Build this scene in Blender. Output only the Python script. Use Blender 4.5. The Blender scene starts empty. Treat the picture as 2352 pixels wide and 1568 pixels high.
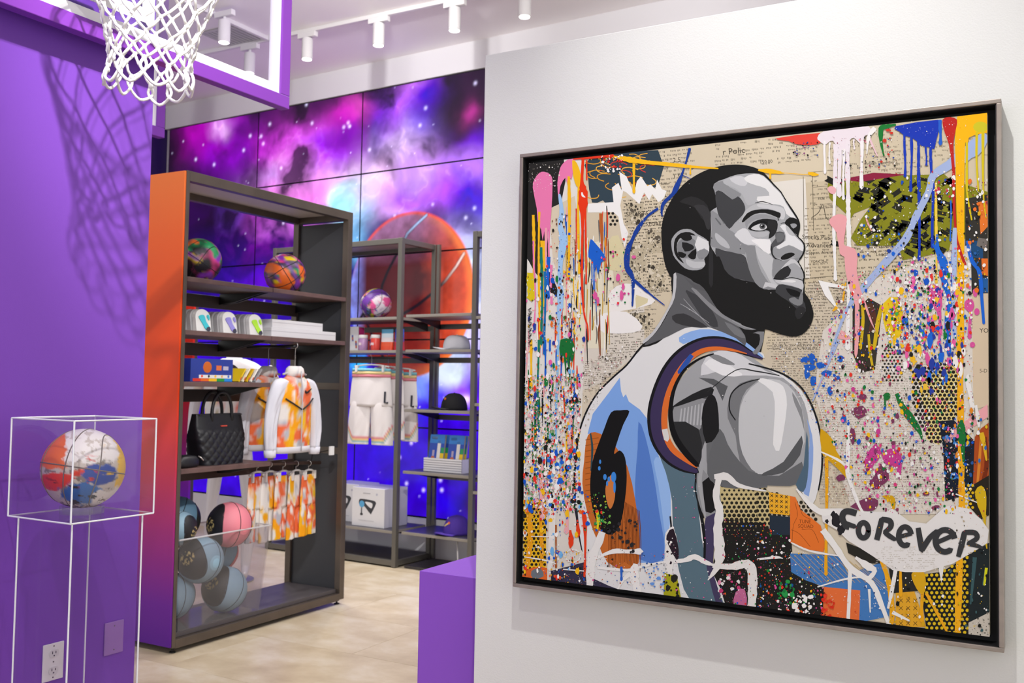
import bpy, bmesh, math, random
import numpy as np
from mathutils import Vector, Matrix, Euler

random.seed(7)
rng = np.random.RandomState(11)
SC = bpy.context.scene
COL = SC.collection

# ---------------------------------------------------------------- camera
YAW, PITCH, ROLL, FPX = math.radians(29.244), math.radians(2.508), math.radians(0.971), 2205.17
CAM = Vector((0.0, 0.0, 1.34))
_f = Vector((math.cos(PITCH) * math.cos(YAW), math.cos(PITCH) * math.sin(YAW), math.sin(PITCH)))
_r = _f.cross(Vector((0, 0, 1))).normalized()
_u = _r.cross(_f)
_R = _r * math.cos(ROLL) + _u * math.sin(ROLL)
_U = -_r * math.sin(ROLL) + _u * math.cos(ROLL)
cam_data = bpy.data.cameras.new('camera')
cam = bpy.data.objects.new('camera', cam_data)
COL.objects.link(cam)
cam.matrix_world = Matrix(((_R.x, _U.x, -_f.x, CAM.x), (_R.y, _U.y, -_f.y, CAM.y), (_R.z, _U.z, -_f.z, CAM.z), (0, 0, 0, 1)))
cam_data.sensor_width = 36.0
cam_data.lens = FPX * 36.0 / 2352.0
cam_data.clip_start = 0.05
cam_data.dof.use_dof = True
cam_data.dof.focus_distance = 2.45
cam_data.dof.aperture_fstop = 6.7
SC.camera = cam

# ---------------------------------------------------------------- world, exposure
W = bpy.data.worlds.new('world')
SC.world = W
W.use_nodes = True
W.node_tree.nodes['Background'].inputs[0].default_value = (1.0, 1.0, 0.995, 1)
W.node_tree.nodes['Background'].inputs[1].default_value = 1.2
SC.view_settings.view_transform = 'Standard'
SC.view_settings.look = 'None'
SC.view_settings.gamma = 1
SC.view_settings.use_curve_mapping = False
SC.view_settings.exposure = 0.0
SC.cycles.max_bounces = 6
SC.cycles.diffuse_bounces = 3
SC.cycles.glossy_bounces = 3
SC.cycles.use_adaptive_sampling = True
SC.cycles.adaptive_threshold = 0.04
SC.cycles.transparent_max_bounces = 16
SC.cycles.caustics_reflective = False
SC.cycles.caustics_refractive = False
SC.cycles.sample_clamp_indirect = 6.0

# ---------------------------------------------------------------- measuring helpers
def ray(x, y):
    return _R * ((x - 1176) / FPX) + _U * (-(y - 784) / FPX) + _f
def hit(x, y, ax, val):                     # where the sight line of photo point (x, y) meets a plane of the room
    d = ray(x, y)
    i = 'XYZ'.index(ax)
    return CAM + d * ((val - CAM[i]) / d[i])

# ---------------------------------------------------------------- colour helpers
def lin(c):
    c = c / 255.0
    return c / 12.92 if c <= 0.04045 else ((c + 0.055) / 1.055) ** 2.4
def S(*a):
    if len(a) == 1 and isinstance(a[0], str):
        h = a[0]
        a = (int(h[0:2], 16), int(h[2:4], 16), int(h[4:6], 16))
    elif len(a) == 1:
        a = a[0]
    return (lin(a[0]), lin(a[1]), lin(a[2]), 1.0)

MATS = {}
def mat(name, col='888888', rough=0.5, metal=0.0, emit=None, estr=0.0, noise=None, bump=None, spec=0.5, coat=0.0):
    if name in MATS:
        return MATS[name]
    m = bpy.data.materials.new(name)
    m.use_nodes = True
    nt = m.node_tree
    b = nt.nodes['Principled BSDF']
    c = S(col) if isinstance(col, str) else col
    b.inputs['Base Color'].default_value = c
    b.inputs['Roughness'].default_value = rough
    b.inputs['Metallic'].default_value = metal
    b.inputs['Specular IOR Level'].default_value = spec
    if coat:
        b.inputs['Coat Weight'].default_value = coat
    if emit:
        b.inputs['Emission Color'].default_value = S(emit)
        b.inputs['Emission Strength'].default_value = estr
    tc = nt.nodes.new('ShaderNodeTexCoord')
    if noise:                                # (scale, second colour, contrast)
        n = nt.nodes.new('ShaderNodeTexNoise')
        n.inputs['Scale'].default_value = noise[0]
        n.inputs['Detail'].default_value = 5
        r = nt.nodes.new('ShaderNodeValToRGB')
        r.color_ramp.elements[0].position = 0.5 - noise[2]
        r.color_ramp.elements[1].position = 0.5 + noise[2]
        r.color_ramp.elements[0].color = c
        r.color_ramp.elements[1].color = S(noise[1])
        nt.links.new(tc.outputs['Object'], n.inputs['Vector'])
        nt.links.new(n.outputs['Fac'], r.inputs['Fac'])
        nt.links.new(r.outputs['Color'], b.inputs['Base Color'])
    if bump:                                 # (scale, strength)
        n2 = nt.nodes.new('ShaderNodeTexNoise')
        n2.inputs['Scale'].default_value = bump[0]
        n2.inputs['Detail'].default_value = 4
        bp = nt.nodes.new('ShaderNodeBump')
        bp.inputs['Strength'].default_value = bump[1]
        bp.inputs['Distance'].default_value = 0.002
        nt.links.new(tc.outputs['Object'], n2.inputs['Vector'])
        nt.links.new(n2.outputs['Fac'], bp.inputs['Height'])
        nt.links.new(bp.outputs['Normal'], b.inputs['Normal'])
    MATS[name] = m
    return m
def vcol(name, rough=0.5, emit=0.0, spec=0.5, bump=None):   # colour read from the mesh (paint, print, dye, screen)
    if name in MATS:
        return MATS[name]
    m = mat(name, '808080', rough, spec=spec, bump=bump)
    nt = m.node_tree
    a = nt.nodes.new('ShaderNodeVertexColor')
    a.layer_name = 'Col'
    b = nt.nodes['Principled BSDF']
    if emit:
        b.inputs['Base Color'].default_value = (0.01, 0.01, 0.012, 1)
        nt.links.new(a.outputs['Color'], b.inputs['Emission Color'])
        b.inputs['Emission Strength'].default_value = emit
    else:
        nt.links.new(a.outputs['Color'], b.inputs['Base Color'])
    return m
def clear(name, tint='FFFFFF', gloss=0.9, rough=0.02, haze=0.0, ior=1.45):          # thin clear sheet
    if name in MATS:
        return MATS[name]
    m = bpy.data.materials.new(name)
    m.use_nodes = True
    nt = m.node_tree
    nt.nodes.remove(nt.nodes['Principled BSDF'])
    out = nt.nodes['Material Output']
    tr = nt.nodes.new('ShaderNodeBsdfTransparent')
    tr.inputs[0].default_value = S(tint)
    gl = nt.nodes.new('ShaderNodeBsdfGlossy')
    gl.inputs['Roughness'].default_value = rough
    fr = nt.nodes.new('ShaderNodeLayerWeight')          # grazing reflection, the same from both sides of the sheet
    pw = nt.nodes.new('ShaderNodeMath'); pw.operation = 'POWER'; pw.inputs[1].default_value = 5.0
    mu = nt.nodes.new('ShaderNodeMath'); mu.operation = 'MULTIPLY_ADD'
    mu.inputs[1].default_value = 0.6 * gloss
    mu.inputs[2].default_value = 0.022 * gloss
    nt.links.new(fr.outputs['Facing'], pw.inputs[0])
    mx = nt.nodes.new('ShaderNodeMixShader')
    nt.links.new(pw.outputs[0], mu.inputs[0])
    nt.links.new(mu.outputs[0], mx.inputs[0])
    nt.links.new(tr.outputs[0], mx.inputs[1])
    nt.links.new(gl.outputs[0], mx.inputs[2])
    last = mx
    if haze:
        df = nt.nodes.new('ShaderNodeBsdfDiffuse')
        df.inputs[0].default_value = (0.9, 0.9, 0.92, 1)
        m2 = nt.nodes.new('ShaderNodeMixShader')
        m2.inputs[0].default_value = haze
        nt.links.new(mx.outputs[0], m2.inputs[1])
        nt.links.new(df.outputs[0], m2.inputs[2])
        last = m2
    nt.links.new(last.outputs[0], out.inputs['Surface'])
    MATS[name] = m
    return m

# ---------------------------------------------------------------- object helpers
WM = {}
def tag(o, label=None, cat=None, group=None, kind=None):
    if label: o['label'] = label
    if cat: o['category'] = cat
    if group: o['group'] = group
    if kind: o['kind'] = kind
    return o
def empty(name, loc, rz=0.0, label=None, cat=None, group=None, rot=None):
    o = bpy.data.objects.new(name, None)
    o.empty_display_size = 0.05
    COL.objects.link(o)
    M = Matrix.Translation(Vector(loc)) @ (rot.to_matrix().to_4x4() if rot else Matrix.Rotation(rz, 4, 'Z'))
    o.matrix_world = M
    WM[o.name] = M
    return tag(o, label, cat, group)
def copy_thing(o, M=None, parent=None, label=None):
    c = o.copy()
    COL.objects.link(c)
    if parent is not None:
        c.parent = parent
    if M is not None:
        c.matrix_world = M
        WM[c.name] = M
    if label: c['label'] = label
    for ch in list(o.children):
        copy_thing(ch, None, c)
    return c

class MB:
    """collects shapes; build() links them as one mesh object"""
    def __init__(s):
        s.v, s.f, s.c = [], [], []
    def add(s, vs, fs, col=None):
        b = len(s.v)
        s.v += [tuple(p) for p in vs]
        s.f += [[i + b for i in f] for f in fs]
        if col is None or isinstance(col[0], (int, float)):
            s.c += [col or (0.8, 0.8, 0.8, 1)] * len(fs)
        else:
            s.c += list(col)
        return s
    def box(s, x0, x1, y0, y1, z0, z1, col=None, bev=0.0, M=None):
        if bev > 0:
            bm = bmesh.new()
            bmesh.ops.create_cube(bm, size=1.0)
            for v in bm.verts:
                v.co = Vector(((x0 + x1) / 2 + v.co.x * (x1 - x0), (y0 + y1) / 2 + v.co.y * (y1 - y0), (z0 + z1) / 2 + v.co.z * (z1 - z0)))
            bmesh.ops.bevel(bm, geom=bm.edges[:], offset=bev, segments=2, affect='EDGES', profile=0.5)
            bm.verts.index_update()
            vs = [v.co.copy() for v in bm.verts]
            fs = [[v.index for v in f.verts] for f in bm.faces]
            bm.free()
        else:
            vs = [Vector(p) for p in ((x0, y0, z0), (x1, y0, z0), (x1, y1, z0), (x0, y1, z0), (x0, y0, z1), (x1, y0, z1), (x1, y1, z1), (x0, y1, z1))]
            fs = [(0, 3, 2, 1), (4, 5, 6, 7), (0, 1, 5, 4), (1, 2, 6, 5), (2, 3, 7, 6), (3, 0, 4, 7)]
        if M is not None:
            vs = [M @ v for v in vs]
        return s.add(vs, fs, col)
    def tube(s, path, r, n=8, closed=False, col=None, caps=True):
        P = [Vector(p) for p in path]
        N = len(P)
        rs = r if isinstance(r, (list, tuple)) else [r] * N
        vs, fs = [], []
        prev = None
        for i in range(N):
            a = P[(i - 1) % N] if (closed or i > 0) else P[i]
            b = P[(i + 1) % N] if (closed or i < N - 1) else P[i]
            t = (b - a)
            t = t.normalized() if t.length > 1e-9 else Vector((0, 0, 1))
            if prev is None:
                ref = Vector((0, 0, 1)) if abs(t.z) < 0.9 else Vector((1, 0, 0))
                q = t.cross(ref).normalized()
            else:
                q = (prev - t * prev.dot(t))
                q = q.normalized() if q.length > 1e-6 else t.orthogonal().normalized()
            prev = q
            w = t.cross(q)
            for k in range(n):
                an = 2 * math.pi * k / n
                vs.append(P[i] + (q * math.cos(an) + w * math.sin(an)) * rs[i])
        m = N if closed else N - 1
        for i in range(m):
            for k in range(n):
                a, b = i * n, ((i + 1) % N) * n
                fs.append((a + k, a + (k + 1) % n, b + (k + 1) % n, b + k))
        if not closed and caps:
            fs.append(tuple(range(n - 1, -1, -1)))
            fs.append(tuple((N - 1) * n + k for k in range(n)))
        return s.add(vs, fs, col)
    def lathe(s, prof, n=24, c=(0, 0, 0), M=None, col=None):      # prof: (radius, z)
        vs, fs = [], []
        for r, z in prof:
            for k in range(n):
                an = 2 * math.pi * k / n
                vs.append(Vector((c[0] + r * math.cos(an), c[1] + r * math.sin(an), c[2] + z)))
        for i in range(len(prof) - 1):
            for k in range(n):
                fs.append((i * n + k, i * n + (k + 1) % n, (i + 1) * n + (k + 1) % n, (i + 1) * n + k))
        fs.append(tuple(range(n - 1, -1, -1)))
        fs.append(tuple((len(prof) - 1) * n + k for k in range(n)))
        if M is not None:
            vs = [M @ v for v in vs]
        return s.add(vs, fs, col)
    def loft(s, rings, closed=True, caps=True, col=None):          # rings: lists of points, same count
        n = len(rings[0])
        vs = [p for r in rings for p in r]
        fs = []
        for i in range(len(rings) - 1):
            for k in range(n if closed else n - 1):
                fs.append((i * n + k, i * n + (k + 1) % n, (i + 1) * n + (k + 1) % n, (i + 1) * n + k))
        if caps:
            fs.append(tuple(range(n - 1, -1, -1)))
            fs.append(tuple((len(rings) - 1) * n + k for k in range(n)))
        return s.add(vs, fs, col)
    def prism(s, pts, z0, z1, M=None, col=None):                   # pts in xy, extruded in z
        n = len(pts)
        vs = [Vector((p[0], p[1], z0)) for p in pts] + [Vector((p[0], p[1], z1)) for p in pts]
        fs = [tuple(range(n - 1, -1, -1)), tuple(range(n, 2 * n))] + [(i, (i + 1) % n, n + (i + 1) % n, n + i) for i in range(n)]
        if M is not None:
            vs = [M @ v for v in vs]
        return s.add(vs, fs, col)
    def build(s, name, m, parent=None, smooth=False, vertcol=None, local=False, angle=None):
        vs = [Vector(v) for v in s.v]
        if parent is None:
            xs = [v.x for v in vs]; ys = [v.y for v in vs]; zs = [v.z for v in vs]
            M = Matrix.Translation(((min(xs) + max(xs)) / 2, (min(ys) + max(ys)) / 2, min(zs)))
            if local:
                M = Matrix()
        else:
            M = WM[parent.name]
        inv = M.inverted()
        if not local:
            vs = [inv @ v for v in vs]
        me = bpy.data.meshes.new(name)
        me.from_pydata(vs, [], s.f)
        cl = me.color_attributes.new('Col', 'FLOAT_COLOR', 'CORNER')
        buf = np.empty((len(me.loops), 4), dtype=np.float32)
        if vertcol is not None:
            vi = np.empty(len(me.loops), dtype=np.int32)
            me.loops.foreach_get('vertex_index', vi)
            buf[:] = np.asarray(vertcol, dtype=np.float32)[vi]
        else:
            k = 0
            for f, c in zip(s.f, s.c):
                buf[k:k + len(f)] = c
                k += len(f)
        cl.data.foreach_set('color', buf.ravel())
        if smooth:
            me.shade_smooth()
            if angle:
                me.set_sharp_from_angle(angle=math.radians(angle))
        me.materials.append(m)
        me.update()
        o = bpy.data.objects.new(name, me)
        COL.objects.link(o)
        if parent is None:
            o.matrix_world = M
            WM[o.name] = M
        else:
            o.parent = parent
            WM[o.name] = M
        return o

# vectorised value noise for dye, print and screen pictures
def vnoise(x, y, seed=0):
    x = np.asarray(x, float); y = np.asarray(y, float)
    xi = np.floor(x).astype(np.int64); yi = np.floor(y).astype(np.int64)
    fx = x - xi; fy = y - yi
    fx = fx * fx * (3 - 2 * fx); fy = fy * fy * (3 - 2 * fy)
    def h(a, b):
        n = (a * 374761393 + b * 668265263 + seed * 1442695041) & 0x7fffffff
        n = ((n ^ (n >> 13)) * 1274126177) & 0x7fffffff
        return ((n ^ (n >> 16)) & 0xffff) / 65535.0
    return (h(xi, yi) * (1 - fx) + h(xi + 1, yi) * fx) * (1 - fy) + (h(xi, yi + 1) * (1 - fx) + h(xi + 1, yi + 1) * fx) * fy
def fbm(x, y, seed=0, oct=4):
    t = 0; a = 0.5; tot = 0
    for o in range(oct):
        t = t + a * vnoise(x * 2 ** o, y * 2 ** o, seed + o * 17)
        tot += a; a *= 0.5
    return t / tot
def spline(pts, n=6, closed=True):
    P = [np.array(p, float) for p in pts]
    N = len(P); out = []
    for i in range(N if closed else N - 1):
        p0, p1, p2, p3 = (P[(i - 1) % N], P[i], P[(i + 1) % N], P[(i + 2) % N]) if closed else (P[max(i - 1, 0)], P[i], P[i + 1], P[min(i + 2, N - 1)])
        for k in range(n):
            t = k / n
            out.append(0.5 * ((2 * p1) + (-p0 + p2) * t + (2 * p0 - 5 * p1 + 4 * p2 - p3) * t * t + (-p0 + 3 * p1 - 3 * p2 + p3) * t ** 3))
    if not closed:
        out.append(P[-1])
    return out
PI = math.pi
# ================================================================ materials of the room
M_white = mat('white_wall_paint', 'E4E5E2', 0.6, bump=(260, 0.25))
M_soffit = mat('soffit_paint', 'F0EEF2', 0.7)
M_ceil = mat('ceiling_paint', 'FAF6F9', 0.8)
M_purple = mat('purple_wall_paint', '7C48B6', 0.42, spec=0.25, bump=(300, 0.12))
M_bronze = mat('bronze_metal', '585049', 0.42, metal=0.55, noise=(6, '6A5F56', 0.25))
M_grey = mat('grey_shelf_metal', '6B6862', 0.42, metal=0.45)
M_dark = mat('charcoal_panel', '34353A', 0.5)
M_black = mat('black_plastic', '0C0C0E', 0.45)
M_wood = mat('dark_shelf_laminate', '6E5450', 0.45, noise=(14, '5C4642', 0.2))
M_deck = mat('grey_deck_laminate', '4F4A4C', 0.45)
M_whiteplastic = mat('white_plastic', 'E8E8E6', 0.35)
M_vc = vcol('painted_print', 0.45)
M_cloth = vcol('dyed_cloth', 0.85, spec=0.2, bump=(400, 0.3))

# ================================================================ lamps (a fixture each, their light inside them)
M_lampbody = mat('lamp_white_metal', 'D8D5D6', 0.4)
M_lens = mat('lamp_lens', 'FFFFFF', 0.3, emit='FFF6EE', estr=9.0)
def track_spot(pos, aim, power, blend=0.6, size=70, label=None, soft=0.05, col=(1, 0.985, 0.96), group='ceiling track spotlights'):
    """cylindrical head hanging from the ceiling track; pos is the lens centre"""
    p = Vector(pos)
    t = empty('track_spotlight', p, 0, label, 'spotlight', group)
    a = (Vector(aim) - p).normalized()
    q = a.to_track_quat('-Z', 'Y').to_matrix().to_4x4()
    H = Matrix.Translation(p) @ q
    b = MB(); b.lathe([(0.036, 0.0), (0.042, 0.002), (0.042, 0.15), (0.038, 0.158), (0.012, 0.16)], 24, M=H)
    b.build('lamp_body', M_lampbody, t, True, angle=40)
    l = MB(); l.lathe([(0.0355, -0.001), (0.0355, 0.001)], 24, M=H)
    l.build('lens', M_lens, t)
    top = H @ Vector((0, 0, 0.15))
    s = MB(); s.tube([top, (top.x, top.y, 3.90)], 0.011, 10)
    s.build('stem', M_lampbody, t, True, angle=40)
    d = MB(); d.box(top.x - 0.02, top.x + 0.02, top.y - 0.085, top.y + 0.085, 3.885, 3.925, bev=0.004)
    d.build('track_adapter', M_lampbody, t)
    if power:
        L = bpy.data.lights.new('spot_light', 'SPOT')
        L.energy = power; L.spot_size = math.radians(size); L.spot_blend = blend; L.shadow_soft_size = soft; L.color = col
        lo = bpy.data.objects.new('spot_light', L)
        COL.objects.link(lo)
        lo.parent = t
        lo.matrix_world = Matrix.Translation(p + a * 0.02) @ q
    return t
def track(x0, x1, y0, y1, label):
    m = MB(); m.box(x0, x1, y0, y1, 3.92, 3.95, bev=0.003)
    o = m.build('light_track', M_lampbody)
    return tag(o, label, 'track')

track(5.365, 5.395, 1.5, 7.2, 'long white ceiling light track running above the back shelves')
track(4.2, 5.36, 5.17, 5.20, 'short white cross track beside the square ceiling vent')
sp = [((5.38, 5.38, 3.70), 'white track spotlight seen through the glass below the ceiling vent'),
      ((5.38, 4.80, 3.72), 'white track spotlight just right of the purple backboard frame'),
      ((5.38, 4.14, 3.72), 'white track spotlight second to the right of the backboard'),
      ((5.38, 3.50, 3.72), 'white track spotlight third to the right of the backboard'),
      ((5.38, 2.96, 3.72), 'white track spotlight at the top edge above the white partition')]
for p, lb in sp:
    track_spot(p, (p[0] - 0.15, p[1] - 0.1, 0), 80, label=lb, size=120, blend=0.9, col=(1, 0.95, 0.9))
track_spot((4.80, 5.05, 3.70), (4.70, 4.95, 0), 70, label='white track spotlight hanging in front of the square ceiling vent', size=100, blend=0.9)
# the lamps over the gallery corner (just above the picture): three throw the frame, net and ball shadows, the others are added fill
track(0.2, 0.23, -0.6, 2.2, 'white light track above the gallery corner')
track(1.085, 1.115, -0.6, 2.2, 'white light track over the painting and the purple wall')
track(3.885, 3.915, 0.6, 3.4, 'added unseen light track for the fill spotlights between the shelves and the partition')  # unseen track, added to carry the fill lamps
for k, y in enumerate((0.9, 1.6, 2.3, 3.0)):
    track_spot((3.9, y, 3.72), (3.95 + 0.1 * k, y + 0.4, 0) if k % 2 == 0 else (5.95, y + (1.5 if k == 1 else 3.2), 3.6), 60 if k % 2 == 0 else (70 if k == 1 else 150), 0.9, 120, ('first', 'second', 'third', 'fourth')[k] + ' added unseen fill spotlight over the open floor, counted from the partition', 0.05)  # added to brighten the shop: alternate heads light the floor, the others the soffit
track_spot((1.1, 0.58, 3.72), (2.4, 0.62, 0.95), 165, 0.8, 62, 'white track spotlight aimed at the framed painting', 0.03)
track_spot((1.1, 1.05, 3.72), (2.1, 2.7, 1.9), 110, 0.8, 70, 'white track spotlight aimed at the basketball net', 0.02)
track_spot((0.215, 0.95, 3.72), (2.0, 2.7, 0.9), 110, 0.8, 60, 'white track spotlight aimed at the acrylic display case', 0.02)
track_spot((1.1, 0.9, 3.72), (3.7, 3.9, 1.5), 320, 0.7, 46, 'added unseen fill spotlight aimed at the orange shelf unit', 0.03)  # added lamp that brightens the orange end panel

# ================================================================ the room
CEIL = 3.95
# floor: a screed with stone-look tiles on top
m = MB(); m.box(-4, 9, -4, 10, -0.08, -0.006)
floor = tag(m.build('floor', mat('screed', 'A89C8A', 0.8)), 'pale beige stone tile floor of the shop', None, kind='structure')
def tile_mat():
    m = mat('stone_tile', 'CDBFA6', 0.38)
    nt = m.node_tree; b = nt.nodes['Principled BSDF']
    tc = nt.nodes.new('ShaderNodeTexCoord'); oi = nt.nodes.new('ShaderNodeObjectInfo')
    add = nt.nodes.new('ShaderNodeVectorMath'); add.operation = 'ADD'
    mp = nt.nodes.new('ShaderNodeMapping'); mp.inputs['Scale'].default_value = (2.0, 2.6, 3)
    n = nt.nodes.new('ShaderNodeTexNoise'); n.inputs['Scale'].default_value = 1.6; n.inputs['Detail'].default_value = 6; n.inputs['Roughness'].default_value = 0.62
    r = nt.nodes.new('ShaderNodeValToRGB')
    e = r.color_ramp.elements
    e[0].position, e[0].color = 0.28, S('BBA98C')
    e[1].position, e[1].color = 0.72, S('E2D8C6')
    k = r.color_ramp.elements.new(0.5); k.color = S('CFBFA3')
    sc = nt.nodes.new('ShaderNodeVectorMath'); sc.operation = 'SCALE'; sc.inputs['Scale'].default_value = 30
    nt.links.new(oi.outputs['Random'], sc.inputs[0])
    nt.links.new(tc.outputs['Object'], mp.inputs['Vector'])
    nt.links.new(mp.outputs[0], add.inputs[0]); nt.links.new(sc.outputs[0], add.inputs[1])
    nt.links.new(add.outputs[0], n.inputs['Vector']); nt.links.new(n.outputs['Fac'], r.inputs['Fac'])
    nt.links.new(r.outputs['Color'], b.inputs['Base Color'])
    return m
TM = tile_mat()
tw, td = 1.2, 0.6
t0 = MB(); t0.box(-tw / 2 + 0.0012, tw / 2 - 0.0012, -td / 2 + 0.0012, td / 2 - 0.0012, 0, 0.006, bev=0.0008)
tile0 = t0.build('floor_tile', TM, None, local=True)
first = True
for i in range(14):
    for j in range(-2, 8):
        x = 0.5 + td * i; y = tw * j + (0.6 if i % 2 else 0.0)
        if x > 7.4 or y > 8: continue
        o = tile0 if first else tile0.copy()
        if not first: COL.objects.link(o)
        first = False
        o.parent = floor
        o.matrix_world = Matrix.Translation((x, y, -0.006)) @ Matrix.Rotation(PI / 2, 4, 'Z')
m = MB(); m.box(-4, 9, -4, 10, CEIL, CEIL + 0.1)
tag(m.build('ceiling', M_ceil), 'white shop ceiling with light tracks', None, kind='structure')
# square air vent in the ceiling
vt = empty('ceiling_vent', (5.22, 5.42, CEIL - 0.012), 0, 'square grey ceiling air vent seen through the glass backboard', 'vent')
m = MB(); m.box(5.06, 5.38, 5.26, 5.58, CEIL - 0.004, CEIL - 0.001); m.build('vent_back', mat('vent_dark', '6E6872', 0.7), vt)
m = MB()
for a in ((5.06, 5.38, 5.26, 5.28), (5.06, 5.38, 5.56, 5.58), (5.06, 5.08, 5.28, 5.56), (5.36, 5.38, 5.28, 5.56)):
    m.box(a[0], a[1], a[2], a[3], CEIL - 0.012, CEIL - 0.001)
m.build('vent_frame', mat('vent_grey', 'A39CA6', 0.6), vt)
for k in range(7):
    m = MB(); y = 5.30 + k * 0.038
    m.box(5.08, 5.36, y, y + 0.016, CEIL - 0.011, CEIL - 0.005); m.build('vent_slat', MATS['vent_grey'], vt)

# white partition on the right that carries the painting
m = MB(); m.box(2.40, 2.49, -2.2, 1.452, 0, 2.31, bev=0.003)
tag(m.build('wall_right', M_white), 'white free-standing partition wall with the framed painting', None, kind='structure')
# purple wall on the left
m = MB(); m.box(-1.2, 2.335, 2.80, 2.92, 0, CEIL)
tag(m.build('wall_left', M_purple), 'purple painted wall behind the acrylic display case', None, kind='structure')

# back wall with the video screens (turned 3 degrees against the rest)
TB = math.radians(-3.11)
NB = Vector((math.cos(TB), math.sin(TB), 0)); YB = Vector((-math.sin(TB), math.cos(TB), 0))
MBK = Matrix.Rotation(TB, 4, 'Z')           # local x = away from the viewer, local y = to the left
LEDX = 5.944
m = MB(); m.box(LEDX + 0.05, LEDX + 0.2, -2.0, 7.9, 0, CEIL, M=MBK)
tag(m.build('wall_back', M_soffit), 'white back wall around the video screens', None, kind='structure')
m = MB(); m.box(LEDX - 0.012, LEDX + 0.05, -2.0, 7.76, 3.73, CEIL, M=MBK)
tag(m.build('trim_1', M_soffit), 'white soffit band above the video screens', None, kind='structure')
m = MB(); m.box(LEDX - 0.004, LEDX + 0.05, -2.0, 7.76, 0, 0.292, M=MBK)
tag(m.build('baseboard_back', mat('white_base', 'E9E7EA', 0.55)), 'tall white baseboard below the video screens', None, kind='structure')
m = MB(); m.box(2.5, LEDX + 0.2, 7.80, 7.9, 0, CEIL, M=MBK)
tag(m.build('wall_side', mat('dim_indigo_wall', '2A1458', 0.35)), 'dark indigo side wall left of the screens', None, kind='structure')

# ---- the video wall: 5 rows of screens, picture painted per screen
def led_world(s, z): return MBK @ Vector((LEDX, s, z))
def led_local(px, py):
    d = ray(px, py); k = (LEDX - NB.dot(CAM)) / NB.dot(d)
    h = CAM + d * k
    return YB.dot(h), h.z
BL = [  # photo x, y, half width, half height (photo px), colour, weight
 (430,330,60,50,'1C1020',1.0),(500,300,55,45,'B23CC8',1.1),(470,315,50,40,'A02090',0.8),(525,345,70,60,'8A34C0',0.9),(500,290,25,22,'E9B0F4',0.8),
 (560,300,45,40,'4A0F66',0.8),(620,330,40,60,'6A1280',0.8),(690,310,85,50,'E060E6',1.1),(640,350,50,40,'C23CD8',0.9),(700,365,75,50,'FF96F4',1.1),(650,400,75,30,'CFA0F2',1.0),(735,330,50,35,'B050F0',0.8),
 (760,375,55,45,'A040F0',0.9),(790,400,40,25,'F0D0FF',0.9),(740,410,60,25,'F6B8FA',0.8),(700,250,80,35,'3C1048',0.9),(800,262,45,30,'C040B0',1.0),(840,245,30,35,'E060C0',0.7),
 (790,315,45,40,'7020A0',0.7),(865,330,30,70,'2A0880',0.9),(880,270,25,60,'380CC0',0.8),(930,255,45,70,'B46CFA',1.2),(960,200,40,40,'D080F0',1.1),(900,290,35,50,'A858F6',0.9),(985,230,30,45,'4A18E8',0.9),(975,300,35,40,'4010E0',0.9),
 (930,345,70,45,'E8C8FF',1.2),(990,370,45,35,'D89CFA',0.9),(1050,230,70,70,'2A0E30',1.1),(1085,265,20,25,'D050A8',0.9),(1070,310,35,60,'481040',0.8),(1030,340,40,40,'401088',0.8),(1095,340,30,30,'5A20C0',0.7),
 (750,450,110,45,'F890EE',1.2),(660,430,70,35,'F090E8',0.9),(790,470,28,45,'A8F0FF',1.3),(805,430,30,25,'C8F4FF',0.9),(830,490,25,40,'B0E0FF',0.9),(860,430,45,45,'FFD8FA',1.1),(900,460,45,40,'F0C0FF',1.0),(950,440,90,50,'B46CF4',1.0),(960,400,50,30,'D8A8FF',0.9),(1060,410,70,45,'C088FA',1.0),(1020,460,40,40,'B060F0',0.9),(1075,480,40,60,'4A08E0',1.1),(1050,560,50,40,'C8B0FF',1.0),(1090,640,40,90,'D8E8FF',1.1),(1050,770,60,60,'C0D8FF',1.0),(1095,780,20,60,'D8C8FF',0.9),
 (470,510,60,70,'2A0A48',1.1),(520,490,30,45,'7850C8',0.9),(560,555,70,40,'5A1080',1.0),(650,505,70,40,'D880EC',1.1),(600,480,40,40,'A040B8',0.8),(640,560,60,35,'7818A0',0.9),(610,610,60,20,'38085A',0.9),(560,640,90,30,'5208B8',1.1),(620,650,60,25,'6A18C8',0.8),
 (830,600,20,130,'88C8FF',0.9),(808,840,30,30,'58C8FF',1.2),(835,850,20,20,'60C0FF',0.9),
 (1020,850,45,60,'D8EAFF',1.1),(1060,880,35,60,'9038F0',1.0),(1010,900,50,40,'5840FF',0.9),(960,890,40,40,'80A8FF',1.0),(1045,830,30,30,'E8F4FF',0.9),(1065,910,20,20,'F0D0FF',0.8),
 (980,960,80,25,'3410E8',0.8),(900,1080,90,70,'2A08A8',0.9),(1060,1130,60,70,'24067A',0.9),(1085,1130,30,60,'3A0C50',0.9),(1000,1110,40,60,'3A10F0',0.8),(960,1060,40,30,'2A0890',0.8)]
BLs = []
for (x, y, a, b, c, w) in BL:
    s, z = led_local(x, y)
    s2, _ = led_local(x + a, y); _, z2 = led_local(x, y - b)
    BLs.append((s, z, abs(s2 - s), abs(z2 - z), np.array(S(c)[:3]), w))
STARS = []
for k in range(150):
    STARS.append((rng.uniform(2.8, 7.8), rng.uniform(0.3, 3.72), rng.choice([0.005, 0.006, 0.008, 0.012], p=[0.4, 0.3, 0.2, 0.1]), rng.uniform(0.5, 1.0)))
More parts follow.
